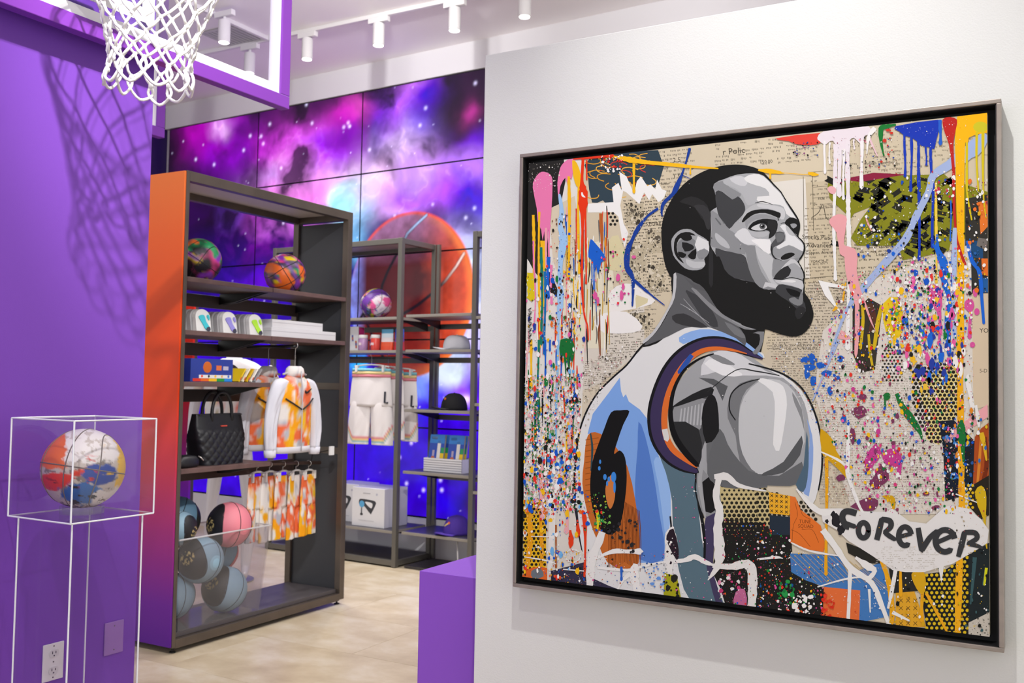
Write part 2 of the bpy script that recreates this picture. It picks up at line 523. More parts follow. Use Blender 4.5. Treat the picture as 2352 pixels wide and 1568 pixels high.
for (x, y) in ((620,285),(600,313),(605,330),(575,312),(704,240),(717,283),(790,292),(803,290),(978,248),(965,288),(1092,191),(800,282),(849,344),(646,386),(560,345),(450,366),(492,378),(1015,1125),(973,1125),(1012,1102),(934,1110),(990,975),(945,1017),(918,1050),(1090,478),(1070,500)):
    s, z = led_local(x, y); STARS.append((s, z, 0.014, 1.0))
SEAMS = [[(980,494),(960,512),(936,536),(925,560),(908,590),(890,625),(878,655),(872,700)],
         [(1066,582),(1048,612),(1023,645),(995,672),(960,700),(936,715),(900,735)], [(822,740),(835,720),(850,760),(880,820)]]
SEAMS = [[led_local(*q) for q in s] for s in SEAMS]
def seg_dist(s, z, line):
    d = np.full(s.shape, 9.0)
    for (a, b), (c, e) in zip(line[:-1], line[1:]):
        vx, vy = c - a, e - b
        t = np.clip(((s - a) * vx + (z - b) * vy) / (vx * vx + vy * vy), 0, 1)
        d = np.minimum(d, np.hypot(s - a - t * vx, z - b - t * vy))
    return d
def lerp(a, b, w): return a + (np.asarray(b) - a) * np.clip(w, 0, 1)[:, None]
def led_picture(s, z):
    ws = s + 0.34 * (fbm(s * 2.1, z * 2.1, 3, 5) - 0.5)
    wz = z + 0.34 * (fbm(s * 2.1, z * 2.1, 9, 5) - 0.5)
    n1 = fbm(ws * 3.2, wz * 3.2, 21, 5); n2 = fbm(ws * 6.5 + 4, wz * 6.5, 33, 4)
    base = np.zeros((len(s), 3))
    lo, hi = np.array(S('4A0AD2')[:3]), np.array(S('1C0824')[:3])
    base += lerp(np.tile(lo, (len(s), 1)), hi, (z - 1.2) / 1.6)
    c = base * (0.45 + 0.9 * n1)[:, None]
    for (bs, bz, ra, rb, col, w) in BLs:
        g = np.exp(-(((ws - bs) / ra) ** 2 + ((wz - bz) / rb) ** 2))
        c = lerp(c, col, g * w * np.clip((n1 - 0.30) * 3.4, 0.05, 1.35))
    c = c * (0.55 + 0.9 * n2)[:, None]
    rid = 1 - np.abs(2 * fbm(ws * 5, wz * 5, 55, 4) - 1)
    lum = c.sum(1)
    c = c + np.clip((rid - 0.9) * 5, 0, 1)[:, None] * np.clip(lum - 1.0, 0, 1)[:, None] * np.array([0.25, 0.2, 0.25])
    for (a, b, r, w) in STARS:
        d2 = ((s - a) ** 2 + (z - b) ** 2) / r ** 2
        k = d2 < 6
        if k.any():
            c[k] = c[k] + np.exp(-d2[k])[:, None] * w * np.array([0.75, 0.7, 1.0])
    g_ = c.mean(1, keepdims=True); c = np.clip(g_ + (c - g_) * 1.15, 0, 2)
    # the big basketball
    bs, bz, R = 4.73, 2.03, 0.655
    u = (s - bs) / 0.62; v = (z - bz) / R
    rr = np.hypot(u, v)
    k = rr < 1.012
    if k.any():
        uu, vv, q = u[k], v[k], rr[k]
        g = fbm(s[k] * 12, z[k] * 12, 71, 4)
        b = np.tile(np.array(S('4A1018')[:3]), (k.sum(), 1))
        b = lerp(b, np.array(S('8C2418')[:3]), np.clip(-vv * 0.9, 0, 1))
        b = lerp(b, np.array(S('E8502C')[:3]), np.clip((-uu - 0.15) * 1.1 + 0.25 * (g - 0.5), 0, 1))
        b = lerp(b, np.array(S('FF8A3C')[:3]), np.clip((q - 0.86) * 6, 0, 1) * np.clip(-uu * 1.5, 0, 1))
        b = lerp(b, np.array(S('B478B0')[:3]), np.clip((vv - 0.35) * 1.6, 0, 1) * np.clip(uu + 0.7, 0, 1) * (0.5 + 0.8 * g))
        b = lerp(b, np.array(S('FF4A20')[:3]), np.clip((q - 0.95) * 20, 0, 1) * np.clip(vv + 0.2, 0, 1))
        b = lerp(b, np.array(S('8090F0')[:3]), np.clip((uu - 0.72) * 4, 0, 1) * (0.4 + g))
        b = b * (0.75 + 0.5 * g)[:, None]
        for i, L in enumerate(SEAMS):
            d = seg_dist(s[k], z[k], L)
            b = lerp(b, np.array([0.008, 0.004, 0.01]), np.clip(1.6 - d / 0.012, 0, 1))
            hi_ = np.clip(1.4 - np.abs(d) / 0.010, 0, 1)
            if i == 0: b = lerp(b, np.array(S('A8C0F0')[:3]), hi_ * np.clip((z[k] - 2.42) * 6, 0, 1))
            if i == 1: b = lerp(b, np.array(S('FFD8D0')[:3]), hi_ * np.clip((4.42 - s[k]) * 6, 0, 1))
        c[k] = lerp(c[k], b, (1.012 - q) / 0.024)
    return np.clip(c, 0, 1.4)
vw = empty('video_wall', led_world(5.3, 0.30), TB, 'wall of video screens showing a violet nebula and a huge basketball', 'video screen')
M_led = vcol('screen_picture', 0.25, emit=1.15, spec=0.35)
M_bez = mat('screen_bezel', '08060C', 0.3)
NX, NZ = 118, 66
for ci in range(4):
    a = 2.817 + 1.2225 * ci + 0.0; b = a + 1.2225
    for rj in range(5):
        z0 = 0.30 + 0.685 * rj; z1 = z0 + 0.685
        nx, nz = (NX, NZ) if ci > 0 else (30, 18)
        fr = MB(); fr.box(LEDX - 0.0, LEDX + 0.045, a + 0.001, b - 0.001, z0 + 0.001, z1 - 0.001, M=MBK)
        po = fr.build('screen_panel', M_bez, vw)
        ss = np.linspace(a + 0.006, b - 0.006, nx); zz = np.linspace(z0 + 0.006, z1 - 0.006, nz)
        G, H = np.meshgrid(ss, zz)
        g, h = G.ravel(), H.ravel()
        pic = led_picture(g, h)
        m = MB()
        vs = [MBK @ Vector((LEDX - 0.0015, p, q)) for p, q in zip(g, h)]
        fs = [(j * nx + i, j * nx + i + 1, (j + 1) * nx + i + 1, (j + 1) * nx + i) for j in range(nz - 1) for i in range(nx - 1)]
        fs = [f[::-1] for f in fs]
        m.add(vs, fs)
        m.build('screen_picture', M_led, po, True, vertcol=np.hstack([pic, np.ones((len(pic), 1))]))
# ================================================================ the framed painting
XF, XC, XW = 2.343, 2.356, 2.399
def avg(a, b): return (a + b) / 2
oTL, oTR, oBL, oBR = (hit(x, y, 'X', XF) for x, y in ((1190, 352), (2304, 228), (1181, 1345), (2302, 1502)))
oy1, oy0 = avg(oTL.y, oBL.y), avg(oTR.y, oBR.y)
oz1, oz0 = avg(oTL.z, oTR.z), avg(oBL.z, oBR.z)
cTL, cTR, cBL, cBR = (hit(x, y, 'X', XC) for x, y in ((1210, 373), (2270, 262), (1203, 1320), (2272, 1468)))
cy1, cy0 = avg(cTL.y, cBL.y), avg(cTR.y, cBR.y)
cz1, cz0 = avg(cTL.z, cTR.z), avg(cBL.z, cBR.z)
pt = empty('framed_painting', (XW, (oy0 + oy1) / 2, oz0), 0, 'large framed paint-splattered portrait of a bearded basketball player on white partition', 'painting')
FW = 0.010
M_frame = mat('brushed_pewter_frame', '9A9088', 0.4, metal=0.5, noise=(30, 'A89C92', 0.2))
for nm, a in (('frame_rail', (oy0, oy1, oz1 - FW, oz1)), ('frame_rail', (oy0, oy1, oz0, oz0 + FW)), ('frame_stile', (oy0, oy0 + FW, oz0 + FW, oz1 - FW)), ('frame_stile', (oy1 - FW, oy1, oz0 + FW, oz1 - FW))):
    m = MB(); m.box(XF, XW, a[0], a[1], a[2], a[3], bev=0.0015); m.build(nm, M_frame, pt)
m = MB(); m.box(XW - 0.012, XW - 0.001, oy0 + FW, oy1 - FW, oz0 + FW, oz1 - FW); m.build('float_backing', mat('matte_black', '070708', 0.7), pt)
# inner black lining of the float frame
m = MB()
for a in ((oy0 + FW, oy1 - FW, oz1 - FW - 0.002, oz1 - FW), (oy0 + FW, oy1 - FW, oz0 + FW, oz0 + FW + 0.002), (oy0 + FW, oy0 + FW + 0.002, oz0 + FW, oz1 - FW), (oy1 - FW - 0.002, oy1 - FW, oz0 + FW, oz1 - FW)):
    m.box(XF + 0.003, XW - 0.005, a[0], a[1], a[2], a[3])
m.build('frame_lining', MATS['matte_black'], pt)
m = MB(); m.box(XC, XW - 0.012, cy0, cy1, cz0, cz1, bev=0.003, col=S('D6CBB4'))
M_paint = vcol('artist_paint', 0.5, spec=0.12)
canvas = m.build('canvas', M_paint, pt)

LAY = [XC - 0.0002]
STEP = 3e-6
CR = {'A': (1180, 220, 2.7034), 'B': (1740, 220, 2.7034), 'C': (1180, 780, 2.45), 'D': (1740, 780, 2.0637), 'H': (1500, 360, 3.4075), 'P': (0, 0, 1.0)}
def cv(x, y, k='P'):
    a, b, s = CR[k]
    h = hit(a + x / s, b + y / s, 'X', XC)
    return h.y, h.z
def clip(pts):
    def cut(P, f, inter):
        out = []
        for i in range(len(P)):
            a, b = P[i - 1], P[i]
            fa, fb = f(a), f(b)
            if fa >= 0 and fb >= 0: out.append(b)
            elif fa >= 0: out.append(inter(a, b, fa, fb))
            elif fb >= 0: out.append(inter(a, b, fa, fb)); out.append(b)
        return out
    it = lambda a, b, fa, fb: (a[0] + (b[0] - a[0]) * fa / (fa - fb), a[1] + (b[1] - a[1]) * fa / (fa - fb))
    e = 0.0006
    for f in (lambda p: p[0] - cy0 - e, lambda p: cy1 - e - p[0], lambda p: p[1] - cz0 - e, lambda p: cz1 - e - p[1]):
        if len(pts) < 3: return []
        pts = cut(pts, f, it)
    return pts
CUR = [None]
def raw(pts, col, lift=True):
    pts = clip([(float(p[0]), float(p[1])) for p in pts])
    if len(pts) < 3: return
    a = sum(pts[i - 1][0] * pts[i][1] - pts[i][0] * pts[i - 1][1] for i in range(len(pts)))
    if a > 0: pts = pts[::-1]
    if lift: LAY[0] -= STEP
    x = LAY[0]
    CUR[0].add([(x, p[0], p[1]) for p in pts], [list(range(len(pts)))], S(col) if isinstance(col, str) else col)
def P(k, pts, col, sm=3):
    q = [cv(a, b, k) for a, b in pts]
    raw(spline(q, sm) if sm else q, col)
ROUGH = [0.0]
def ST(k, pts, col, n=4):                                     # stroke: (x, y, width) along a line
    q = spline([(a, b, w) for a, b, w in pts], n, False) if len(pts) > 2 else [np.array(p, float) for p in pts]
    Lp, Rp = [], []
    for i in range(len(q)):
        a, b = q[max(i - 1, 0)], q[min(i + 1, len(q) - 1)]
        t = np.array([b[0] - a[0], b[1] - a[1]]); t = t / (np.hypot(*t) + 1e-9)
        nn = np.array([-t[1], t[0]]); w = max(q[i][2], 0.4) / 2 * (1 + ROUGH[0] * random.uniform(-1, 1))
        Lp.append(q[i][:2] + nn * w); Rp.append(q[i][:2] - nn * w)
    e = np.array([q[-1][0] - q[-2][0], q[-1][1] - q[-2][1]]); e = e / (np.hypot(*e) + 1e-9)
    tip = q[-1][:2] + e * q[-1][2] * 0.5
    # a stroke is laid as short pieces so that bends stay clean
    LAY[0] -= STEP
    x = LAY[0]
    c = S(col) if isinstance(col, str) else col
    LL = [cv(p[0], p[1], k) for p in Lp]; RR = [cv(p[0], p[1], k) for p in Rp]
    for i in range(len(LL) - 1):
        raw([LL[i], LL[i + 1], RR[i + 1], RR[i]], c, False)
    raw([LL[-1], cv(tip[0], tip[1], k), RR[-1]], c, False)
def DR(k, x, y0, y1, w, col, wob=0.0):                         # a run of paint with a heavier tip
    n = max(3, int((y1 - y0) / 60))
    pts = []
    for i in range(n + 1):
        t = i / n
        pts.append((x + wob * math.sin(t * 5 + x), y0 + (y1 - y0) * t, w * (1 - 0.25 * t + 0.12 * math.sin(9 * t + x))))
    pts[-1] = (pts[-1][0], pts[-1][1], w * 1.15)
    ST(k, pts, col)
def EL(k, x, y, rx, ry, col, n=14, jag=0.0):
    raw([cv(x + rx * math.cos(a) * (1 + jag * random.uniform(-1, 1)), y + ry * math.sin(a) * (1 + jag * random.uniform(-1, 1)), k) for a in [2 * PI * i / n for i in range(n)]], col)
def inside(p, poly):
    c = False
    for i in range(len(poly)):
        a, b = poly[i - 1], poly[i]
        if (a[1] > p[1]) != (b[1] > p[1]) and p[0] < (b[0] - a[0]) * (p[1] - a[1]) / (b[1] - a[1]) + a[0]: c = not c
    return c
def SPL(k, poly, n, r, cols, stretch=1.0, w=None):             # spatter inside an outline
    xs = [p[0] for p in poly]; ys = [p[1] for p in poly]
    LAY[0] -= STEP
    base = LAY[0]
    sub = 0
    for i in range(n):
        for _ in range(8):
            p = (random.uniform(min(xs), max(xs)), random.uniform(min(ys), max(ys)))
            if inside(p, poly): break
        else: continue
        rr = r[0] * 0.75 + (r[1] - r[0]) * 0.85 * random.random() ** 4.0
        m = 6 if rr < 3 else 9
        st = 1 + (stretch - 1) * random.random()
        a0 = random.uniform(0, 6)
        LAY[0] = base - STEP * 0.25 * (i % 12)
        raw([cv(p[0] + rr * math.cos(a0 + 2 * PI * q / m) * random.uniform(0.7, 1.2), p[1] + rr * st * math.sin(a0 + 2 * PI * q / m) * random.uniform(0.7, 1.2), k) for q in range(m)],
            random.choices(cols, w)[0], False)
    LAY[0] = base - STEP * 3
def HT(k, poly, pitch, r, col, fade=None):                     # halftone dots
    xs = [p[0] for p in poly]; ys = [p[1] for p in poly]
    LAY[0] -= STEP
    j = 0; y = min(ys)
    while y < max(ys):
        x = min(xs) + (pitch / 2 if j % 2 else 0)
        while x < max(xs):
            if inside((x, y), poly):
                q = r * (fade(x, y) if fade else 1.0)
                if q > 0.3: raw([cv(x + q * math.cos(2 * PI * i / 8), y + q * math.sin(2 * PI * i / 8), k) for i in range(8)], col, False)
            x += pitch
        y += pitch * 0.87; j += 1
def NEWS(k, x0, y0, x1, y1, lh, col, dens=0.85, slope=-0.1, wmin=4, wmax=16):   # rows of unreadable newsprint
    LAY[0] -= STEP
    y = y0
    while y < y1:
        x = x0 + random.uniform(0, 6)
        while x < x1:
            w = random.uniform(wmin, wmax)
            if random.random() < dens:
                h = lh * random.uniform(0.32, 0.5)
                yy = y + (x - x0) * slope
                xx = x
                while xx < x + w - 1.5:                        # letter-sized ticks
                    lw = random.uniform(1.2, 2.6)
                    hh = h * random.uniform(0.6, 1.25)
                    raw([cv(xx, yy, k), cv(xx + lw, yy + slope * lw, k), cv(xx + lw, yy + hh, k), cv(xx, yy + hh, k)], col, False)
                    xx += lw + random.uniform(0.7, 1.5)
            x += w + random.uniform(2, 5)
        y += lh
def TXT(k, s, x, y, size, col, rot=0.0, sx=1.0):               # lettering from outline text, laid on the canvas
    cu = bpy.data.curves.new('t', 'FONT')
    cu.body = s; cu.size = 1.0; cu.resolution_u = 2
    to = bpy.data.objects.new('t', cu)
    COL.objects.link(to)
    bpy.context.view_layer.update()
    me = bpy.data.meshes.new_from_object(to.evaluated_get(bpy.context.evaluated_depsgraph_get()))
    LAY[0] -= STEP
    c, sn = math.cos(rot), math.sin(rot)
    for p in me.polygons:
        q = []
        for i in p.vertices:
            v = me.vertices[i].co
            a, b = v.x * size * sx, -v.y * size
            q.append(cv(x + a * c - b * sn, y + a * sn + b * c, k))
        raw(q, col, False)
    bpy.data.objects.remove(to)
    bpy.data.meshes.remove(me); bpy.data.curves.remove(cu)
def layer(name, fn):
    CUR[0] = MB()
    fn()
    o = CUR[0].build(name, M_paint, canvas)
    return o

MULTI = ['E5362A', '1B57C4', 'F4BE1C', '1C7A3A', 'E85FA4', '26241F', 'F2F0EC', 'F2F0EC', '2B3FA0', 'E86F22', '6FB2E8']
DARKINK = '6B6251'
def collage():
    # newsprint ground
    P('P', [(1320,350),(2270,250),(2272,900),(1880,900),(1700,800),(1400,880),(1330,880)], 'D2C5AA', 0)
    P('P', [(1690,300),(1900,270),(1905,420),(1720,420)], 'D8CBB0', 0)
    P('P', [(1845,420),(1960,410),(1960,620),(1880,700),(1845,640)], 'CDBFA2', 0)
    P('P', [(1760,420),(1850,410),(1860,640),(1800,640)], 'E4DFD4', 0)
    P('P', [(1750,830),(1860,650),(1960,650),(1980,900),(1880,930),(1800,860)], 'CFC3AC', 0)
    P('P', [(1330,780),(1480,700),(1480,800),(1380,880),(1330,900)], 'D9D2C4', 0)
    NEWS('P', 1512, 348, 1590, 475, 9, '8C8371', 0.8, -0.1)
    NEWS('P', 1640, 332, 1880, 395, 9, '8C8371', 0.6, -0.1)
    NEWS('P', 1860, 395, 2130, 480, 10, '8E846F', 0.55, -0.1)
    NEWS('P', 1430, 460, 1545, 690, 7, '4B463C', 0.9, -0.1)
    NEWS('P', 1846, 470, 1960, 690, 8, '857B68', 0.75, -0.06)
    NEWS('P', 1760, 650, 1960, 800, 6.5, '6E6658', 0.95, -0.02)
    NEWS('P', 1770, 790, 1990, 930, 5.5, '7A7263', 0.95, 0.0)
    NEWS('P', 1960, 560, 2230, 680, 9, '6E6553', 0.7, -0.05)
    NEWS('P', 1390, 690, 1500, 830, 5.5, '6B6455', 0.8, -0.08)
    NEWS('P', 1340, 830, 1420, 900, 4.5, '8A8172', 0.8, -0.1)
    NEWS('P', 1900, 320, 2260, 400, 10, '9A8F7A', 0.5, -0.1)
    # cuttings with pictures
    for (x, y, w, h) in ((1438,470,40,45),(1440,560,45,60),(1485,530,36,50),(1490,610,36,60),(1440,615,30,26),(1452,720,40,34)):
        P('P', [(x, y), (x + w, y - 3), (x + w, y + h), (x, y + h + 3)], 'BDB196', 0)
        SPL('P', [(x, y), (x + w, y), (x + w, y + h), (x, y + h)], 70, (1.2, 5.5), ['3F3A32', '5C5548', 'D9CFB9'], 1.5)
    ST('P', [(1845,405,1.2),(1848,640,1.2)], '6B6250'); ST('P', [(1866,395,1.2),(1869,530,1.2)], '6B6250'); ST('P', [(1845,640,1.2),(1930,632,1.2)], '6B6250')
    for yy in (395, 430, 455, 480, 505): ST('P', [(1866, yy, 0.9), (1925, yy - 5, 0.9)], '857B68')
    ST('P', [(1864,500,1.5),(1880,488,1.5),(1890,470,1.5),(1897,498,1.5),(1905,505,1.5),(1912,500,1.5)], '514A3E')
    for t in (('r Polic', 1660, 356, 20, -0.1), ("150.00", 1745, 376, 11, -0.08), ('2.5', 1546, 373, 15, -0.1), ('1.5', 1546, 411, 15, -0.1), ('fornia', 1514, 391, 9, -0.1), ('e Batter', 1512, 425, 8, -0.05),
              ('STORE', 1483, 518, 12, 0), ('SPORTS', 1438, 497, 15, -0.05), ("DIX'E DUC", 1497, 668, 8, 0), ('Stocks Pus', 1842, 549, 15, 0.02), ('Advances', 1852, 568, 15, 0), ('Copper, Aircrafts', 1850, 584, 10, -0.03),
              ('1934', 1878, 459, 8, 0), ('Market', 2000, 658, 11, 0), ('Lends', 2012, 588, 12, -0.05), ('U.N.', 2018, 570, 12, -0.05), ('the', 2040, 552, 12, 0), ('through December 2', 1985, 379, 9, -0.06), ('YORK. Dec', 1862, 603, 8, 0)):
        TXT('P', t[0], t[1], t[2], t[3], '4A443A', t[4])
    # left strip ground
    P('P', [(1203,365),(1335,360),(1345,700),(1335,1000),(1340,1330),(1203,1330)], 'E2DED6', 0)
    P('P', [(1203,372),(1295,364),(1288,470),(1262,480),(1262,620),(1300,700),(1240,640),(1215,600),(1203,560)], '292826', 2)
    P('P', [(1262,480),(1320,450),(1345,600),(1310,690),(1270,600)], 'D8CBB2', 0)
    P('P', [(1285,700),(1340,560),(1400,550),(1410,640),(1395,800),(1330,800)], 'E4DEC4', 0)
    P('P', [(1355,364),(1512,345),(1512,425),(1470,440),(1440,415),(1405,475),(1385,460),(1360,465),(1350,400)], '34444E', 2)
    for i in range(26):
        x, y = random.uniform(1362, 1500), random.uniform(360, 450)
        a = random.uniform(0, 6); q = [(x + 13 * math.cos(a + j * 0.9) * (1 + 0.2 * j), y + 9 * math.sin(a + j * 0.9), 2.0) for j in range(5)]
        ST('P', q, random.choice(['E2A63A', 'EDB64A', 'D99A2C', 'C8382E']))
    P('P', [(1420,540),(1395,560),(1400,620),(1440,610)], 'D9CFA4', 2)
    P('A', [(585,1250),(640,1180),(760,1170),(880,1270),(800,1310),(700,1330),(590,1340)], 'EFECE6', 2)
    P('A', [(755,1260),(760,1235),(835,1260),(830,1285),(760,1320)], 'D9CFA6', 0)
    P('A', [(500,1400),(560,1350),(700,1340),(800,1430),(740,1470),(560,1470)], 'F0EEEA', 2)
    # white jagged paint top left
    P('A', [(460,670),(620,660),(610,570),(650,540),(672,590),(655,470),(700,500),(748,610),(765,530),(790,500),(830,560),(850,550),(880,580),(890,520),(920,580),(950,590),(930,640),(900,660),(860,610),(842,650),(810,600),(780,672),(700,600),(680,590),(662,680),(682,790),(712,850),(690,940),(670,880),(650,750),(620,722),(460,725)], 'EFEEEA', 0)
    HT('A', [(590,730),(640,730),(650,800),(600,820)], 26, 9, '2A2924')
    # streaky colour band left
    for i in range(95):
        x = random.uniform(1290, 1400); y = random.uniform(470, 760)
        ST('P', [(x, y, 1.5), (x + random.uniform(-2, 2), y + 20, 3), (x + random.uniform(-3, 3), y + random.uniform(30, 110), 1.5)], random.choice(['F1EFEA', '2A2826', 'E04328', 'F1BC2A', '8A4A2A', '6D6A66', 'D8D2C4', '2A5FB8', 'EBA9B0', 'C7A24A']))
    for i in range(60):
        x = random.uniform(1207, 1335); y = random.uniform(700, 1200)
        ST('P', [(x, y, 2), (x + random.uniform(-2, 2), y + 25, 4), (x + random.uniform(-3, 3), y + random.uniform(40, 120), 1.5)], random.choice(['F1EFEA', '1E6A3A', '17703A', 'E04328', 'F1BC2A', '1B57C4', 'EBA9B0', '2A2826']))
    # right hand side grounds
    P('B', [(435,560),(440,540),(700,490),(900,495),(1060,490),(1150,480),(1200,520),(1440,600),(1440,900),(1205,880),(1190,960),(1020,1000),(900,1020),(880,930),(620,930),(580,880),(640,770),(700,690),(600,730),(580,760),(450,640)], '86871E', 0)
    LAY[0] -= STEP
    for i in range(150):                                        # dark printed shapes on the olive cutting
        x, y = random.uniform(450, 1210), random.uniform(520, 980)
        if y > 930 and x < 880 or (x < 700 and 640 < y < 900): continue
        a = random.choice([-0.6, 0.5, 0.2]); w, h = random.uniform(14, 42), random.uniform(14, 40)
        c_, s_ = math.cos(a), math.sin(a)
        raw([cv(x + p * c_ - q * s_, y + p * s_ + q * c_, 'B') for p, q in ((-w, -h / 2), (w, -h / 2), (w * 0.8, 0), (w, h / 2), (-w, h / 2), (-w * 0.7, 0))], random.choice(['24241F', '1E1E1A', '2C2C20']), False)
    P('B', [(520,520),(720,478),(930,488),(640,535)], '8E2340', 0)
    P('B', [(1290,640),(1440,610),(1440,1230),(1290,1230)], '35332E', 0)
    P('B', [(1370,660),(1440,650),(1440,800),(1385,860)], 'E87A2E', 0); P('B', [(1300,900),(1400,900),(1400,1010),(1310,1000)], '1F4C78', 0)
    P('B', [(1390,1010),(1440,1010),(1440,1120),(1395,1110)], 'E8742A', 0); P('B', [(1380,1130),(1440,1130),(1440,1220),(1380,1220)], '2560A0', 0); P('B', [(1370,880),(1430,890),(1420,960),(1360,930)], '77706A', 0)
    P('B', [(1290,1230),(1440,1225),(1440,1700),(1290,1700)], 'D8C5A8', 0)
    P('D', [(1010,0),(1100,0),(1100,310),(1030,330),(1000,160)], 'D8C5A8', 0)
    TXT('B', 'YOU', 1378, 1470, 40, '3A342C')
    TXT('D', '5-D', 1052, 155, 24, '5A5246')
    # mid right: pale spattered ground
    P('P', [(1890,760),(2010,640),(2230,560),(2240,1200),(2190,1180),(1960,1180),(1900,1000),(1870,900)], 'DDD6CB', 0)
    NEWS('P', 1880, 830, 2160, 1160, 5.5, 'A79D8C', 0.85, 0.0)
    P('B', [(590,1340),(612,1240),(640,1300),(690,1255),(770,1300),(780,1285),(745,1568),(730,1700),(640,1720),(590,1600)], '3A342C', 0)
    for q in ([(650,1300,14),(655,1400,20),(640,1568,16)], [(770,1300,18),(745,1420,26),(725,1568,20)], [(690,1480,14),(700,1600,18),(720,1700,10)]): ST('B', q, 'D3B41E')
    ST('B', [(700,1290,30),(720,1380,36),(700,1460,20)], '5A3428')
    P('B', [(780,1290),(870,1250),(910,1400),(880,1500),(800,1480)], 'E9C71E', 2)
    # dotted black on yellow, right
    P('D', [(760,190),(940,100),(960,330),(900,430),(860,500),(800,470),(790,330)], 'E4D38A', 0)
    HT('D', [(740,150),(950,80),(960,330),(900,430),(860,500),(800,480),(740,330)], 21, 8.5, '23211C')
    HT('D', [(585,40),(690,20),(690,200),(600,200)], 18, 5.5, '2A2822')
    P('D', [(860,385),(930,380),(1030,480),(1035,700),(960,745),(890,765),(880,520)], '1A2230', 0)
    SPL('D', [(860,390),(930,380),(1030,480),(1030,700),(900,740)], 46, (10, 32), ['2F6DB8', '4A92DE', '1A2230', '2A5AA0'], 1.3)
    P('D', [(890,490),(925,430),(1090,305),(1092,365),(1020,415)], 'EFAAAE', 0)
    P('D', [(1030,460),(1060,420),(1100,390),(1100,640),(1060,745),(1020,720)], 'AE4E1E', 0)
    ST('D', [(1080,460,14),(1085,600,22),(1050,740,14)], '7A3014'); ST('D', [(1060,450,10),(1050,600,14),(1040,700,8)], 'D8862E')
    P('D', [(1000,700),(1100,640),(1100,830),(1060,850),(1000,790)], '2A241C', 0); HT('D', [(990,690),(1030,690),(1030,820),(960,790)], 20, 7, 'E2B81C')
    # bottom collage
    P('C', [(55,900),(182,900),(185,1340),(55,1330)], 'E3B41E', 0); HT('C', [(55,930),(182,930),(185,1340),(55,1335)], 24, 8.5, '201E19')
    for q in ([(75,900,26),(95,1100,30),(70,1320,24)], [(150,980,16),(160,1200,20),(150,1330,10)]): ST('C', q, 'E8A01C')
    P('C', [(60,1310),(110,1280),(220,1290),(215,1350),(60,1345)], 'E0672A', 2); P('C', [(100,1300),(150,1285),(170,1330),(110,1345)], '6E757C', 2)
    P('C', [(185,850),(330,820),(420,900),(430,1250),(400,1400),(190,1370)], 'DAD5CB', 0)
    P('C', [(210,1300),(400,1250),(860,1200),(860,1450),(600,1440),(210,1380)], '37344A', 0)
    P('C', [(330,830),(440,900),(480,1080),(440,1230),(380,1180),(350,1000)], '2C2B33', 2)
    P('C', [(1140,770),(1421,810),(1421,1060),(1170,1050)], 'C8B884', 0); HT('C', [(1160,800),(1421,830),(1421,1060),(1170,1060)], 27, 10, '2A271E', lambda x, y: min(1.25, 0.55 + (y - 800) / 330))
    P('D', [(0,690),(60,720),(60,880),(0,880)], 'C8B884', 0); HT('D', [(0,690),(60,720),(230,770),(300,860),(60,900),(0,900)], 23, 8.5, '2A271E')
    P('C', [(1170,1010),(1421,1030),(1421,1568),(1140,1540),(1110,1330)], '201F1D', 0)
    HT('C', [(1175,1000),(1421,1010),(1421,1130),(1180,1110)], 27, 6, 'BFAE78', lambda x, y: max(0.0, 1.0 - (y - 1000) / 140))
    P('D', [(0,880),(160,920),(170,1100),(320,1180),(310,1315),(0,1290)], '22211F', 0)
    P('D', [(55,722),(157,740),(152,832),(58,822)], 'EEB02C', 0)
    for i in range(4):
        for j in range(4):
            x, y = 68 + i * 23, 738 + j * 24 + i * 2
            ST('D', [(x - 6, y - 6, 3), (x + 6, y + 6, 3)], '2A2824'); ST('D', [(x + 6, y - 6, 3), (x - 6, y + 6, 3)], '2A2824')
    P('D', [(58,830),(155,840),(155,925),(58,925)], '27323F', 0)
    P('D', [(155,740),(180,745),(205,805),(245,835),(300,880),(322,970),(312,1005),(230,992),(155,962)], 'E6762E', 0)
    for q in ([(178,770,2),(190,830,2),(170,880,2),(165,950,2)], [(200,790,2),(215,830,2),(250,850,2)], [(210,900,2),(260,900,2),(290,960,2)], [(160,900,2),(200,920,2),(250,980,2)]): ST('D', q, '8E4418')
    TXT('D', 'TUNE', 197, 868, 24, '7A3A14', 0.03, 0.9); TXT('D', 'SQUAD', 192, 890, 24, '7A3A14', 0.03, 0.9)
    P('D', [(155,1012),(385,1022),(430,1110),(600,1050),(642,1170),(622,1310),(480,1340),(480,1190),(320,1170),(230,1140),(160,1100)], '467CBC', 0)
    for i in range(15):
        x = 150 + i * 26
        ST('D', [(x, 1020 + max(0, i - 9) * 14, 2), (x + 130, 1150 + max(0, i - 9) * 10, 2)], 'C8A24A')
    P('D', [(315,1170),(487,1187),(482,1345),(310,1310)], 'E6713A', 0)
    P('D', [(420,960),(520,1000),(600,1060),(520,1060),(430,1010)], '2A2924', 0)
    P('D', [(655,1180),(740,1180),(800,1360),(655,1360)], 'E2A72C', 0)
    for i in range(3):
        for j in range(4):
            x, y = 680 + i * 34, 1235 + j * 36
            ST('D', [(x - 9, y - 9, 2.5), (x + 9, y + 9, 2.5)], '5A4420'); ST('D', [(x + 9, y - 9, 2.5), (x - 9, y + 9, 2.5)], '5A4420')
    P('D', [(620,1070),(760,1060),(760,1190),(640,1200)], '2A2A28', 0)
    P('D', [(790,1110),(870,1100),(940,1060),(1010,1010),(1000,1400),(920,1400),(800,1370),(780,1220)], '1E1D1B', 0)
    HT('D', [(790,1100),(870,1100),(940,1060),(1000,1010),(1000,1400),(920,1400),(800,1370)], 24, 8, 'E0BE1E')
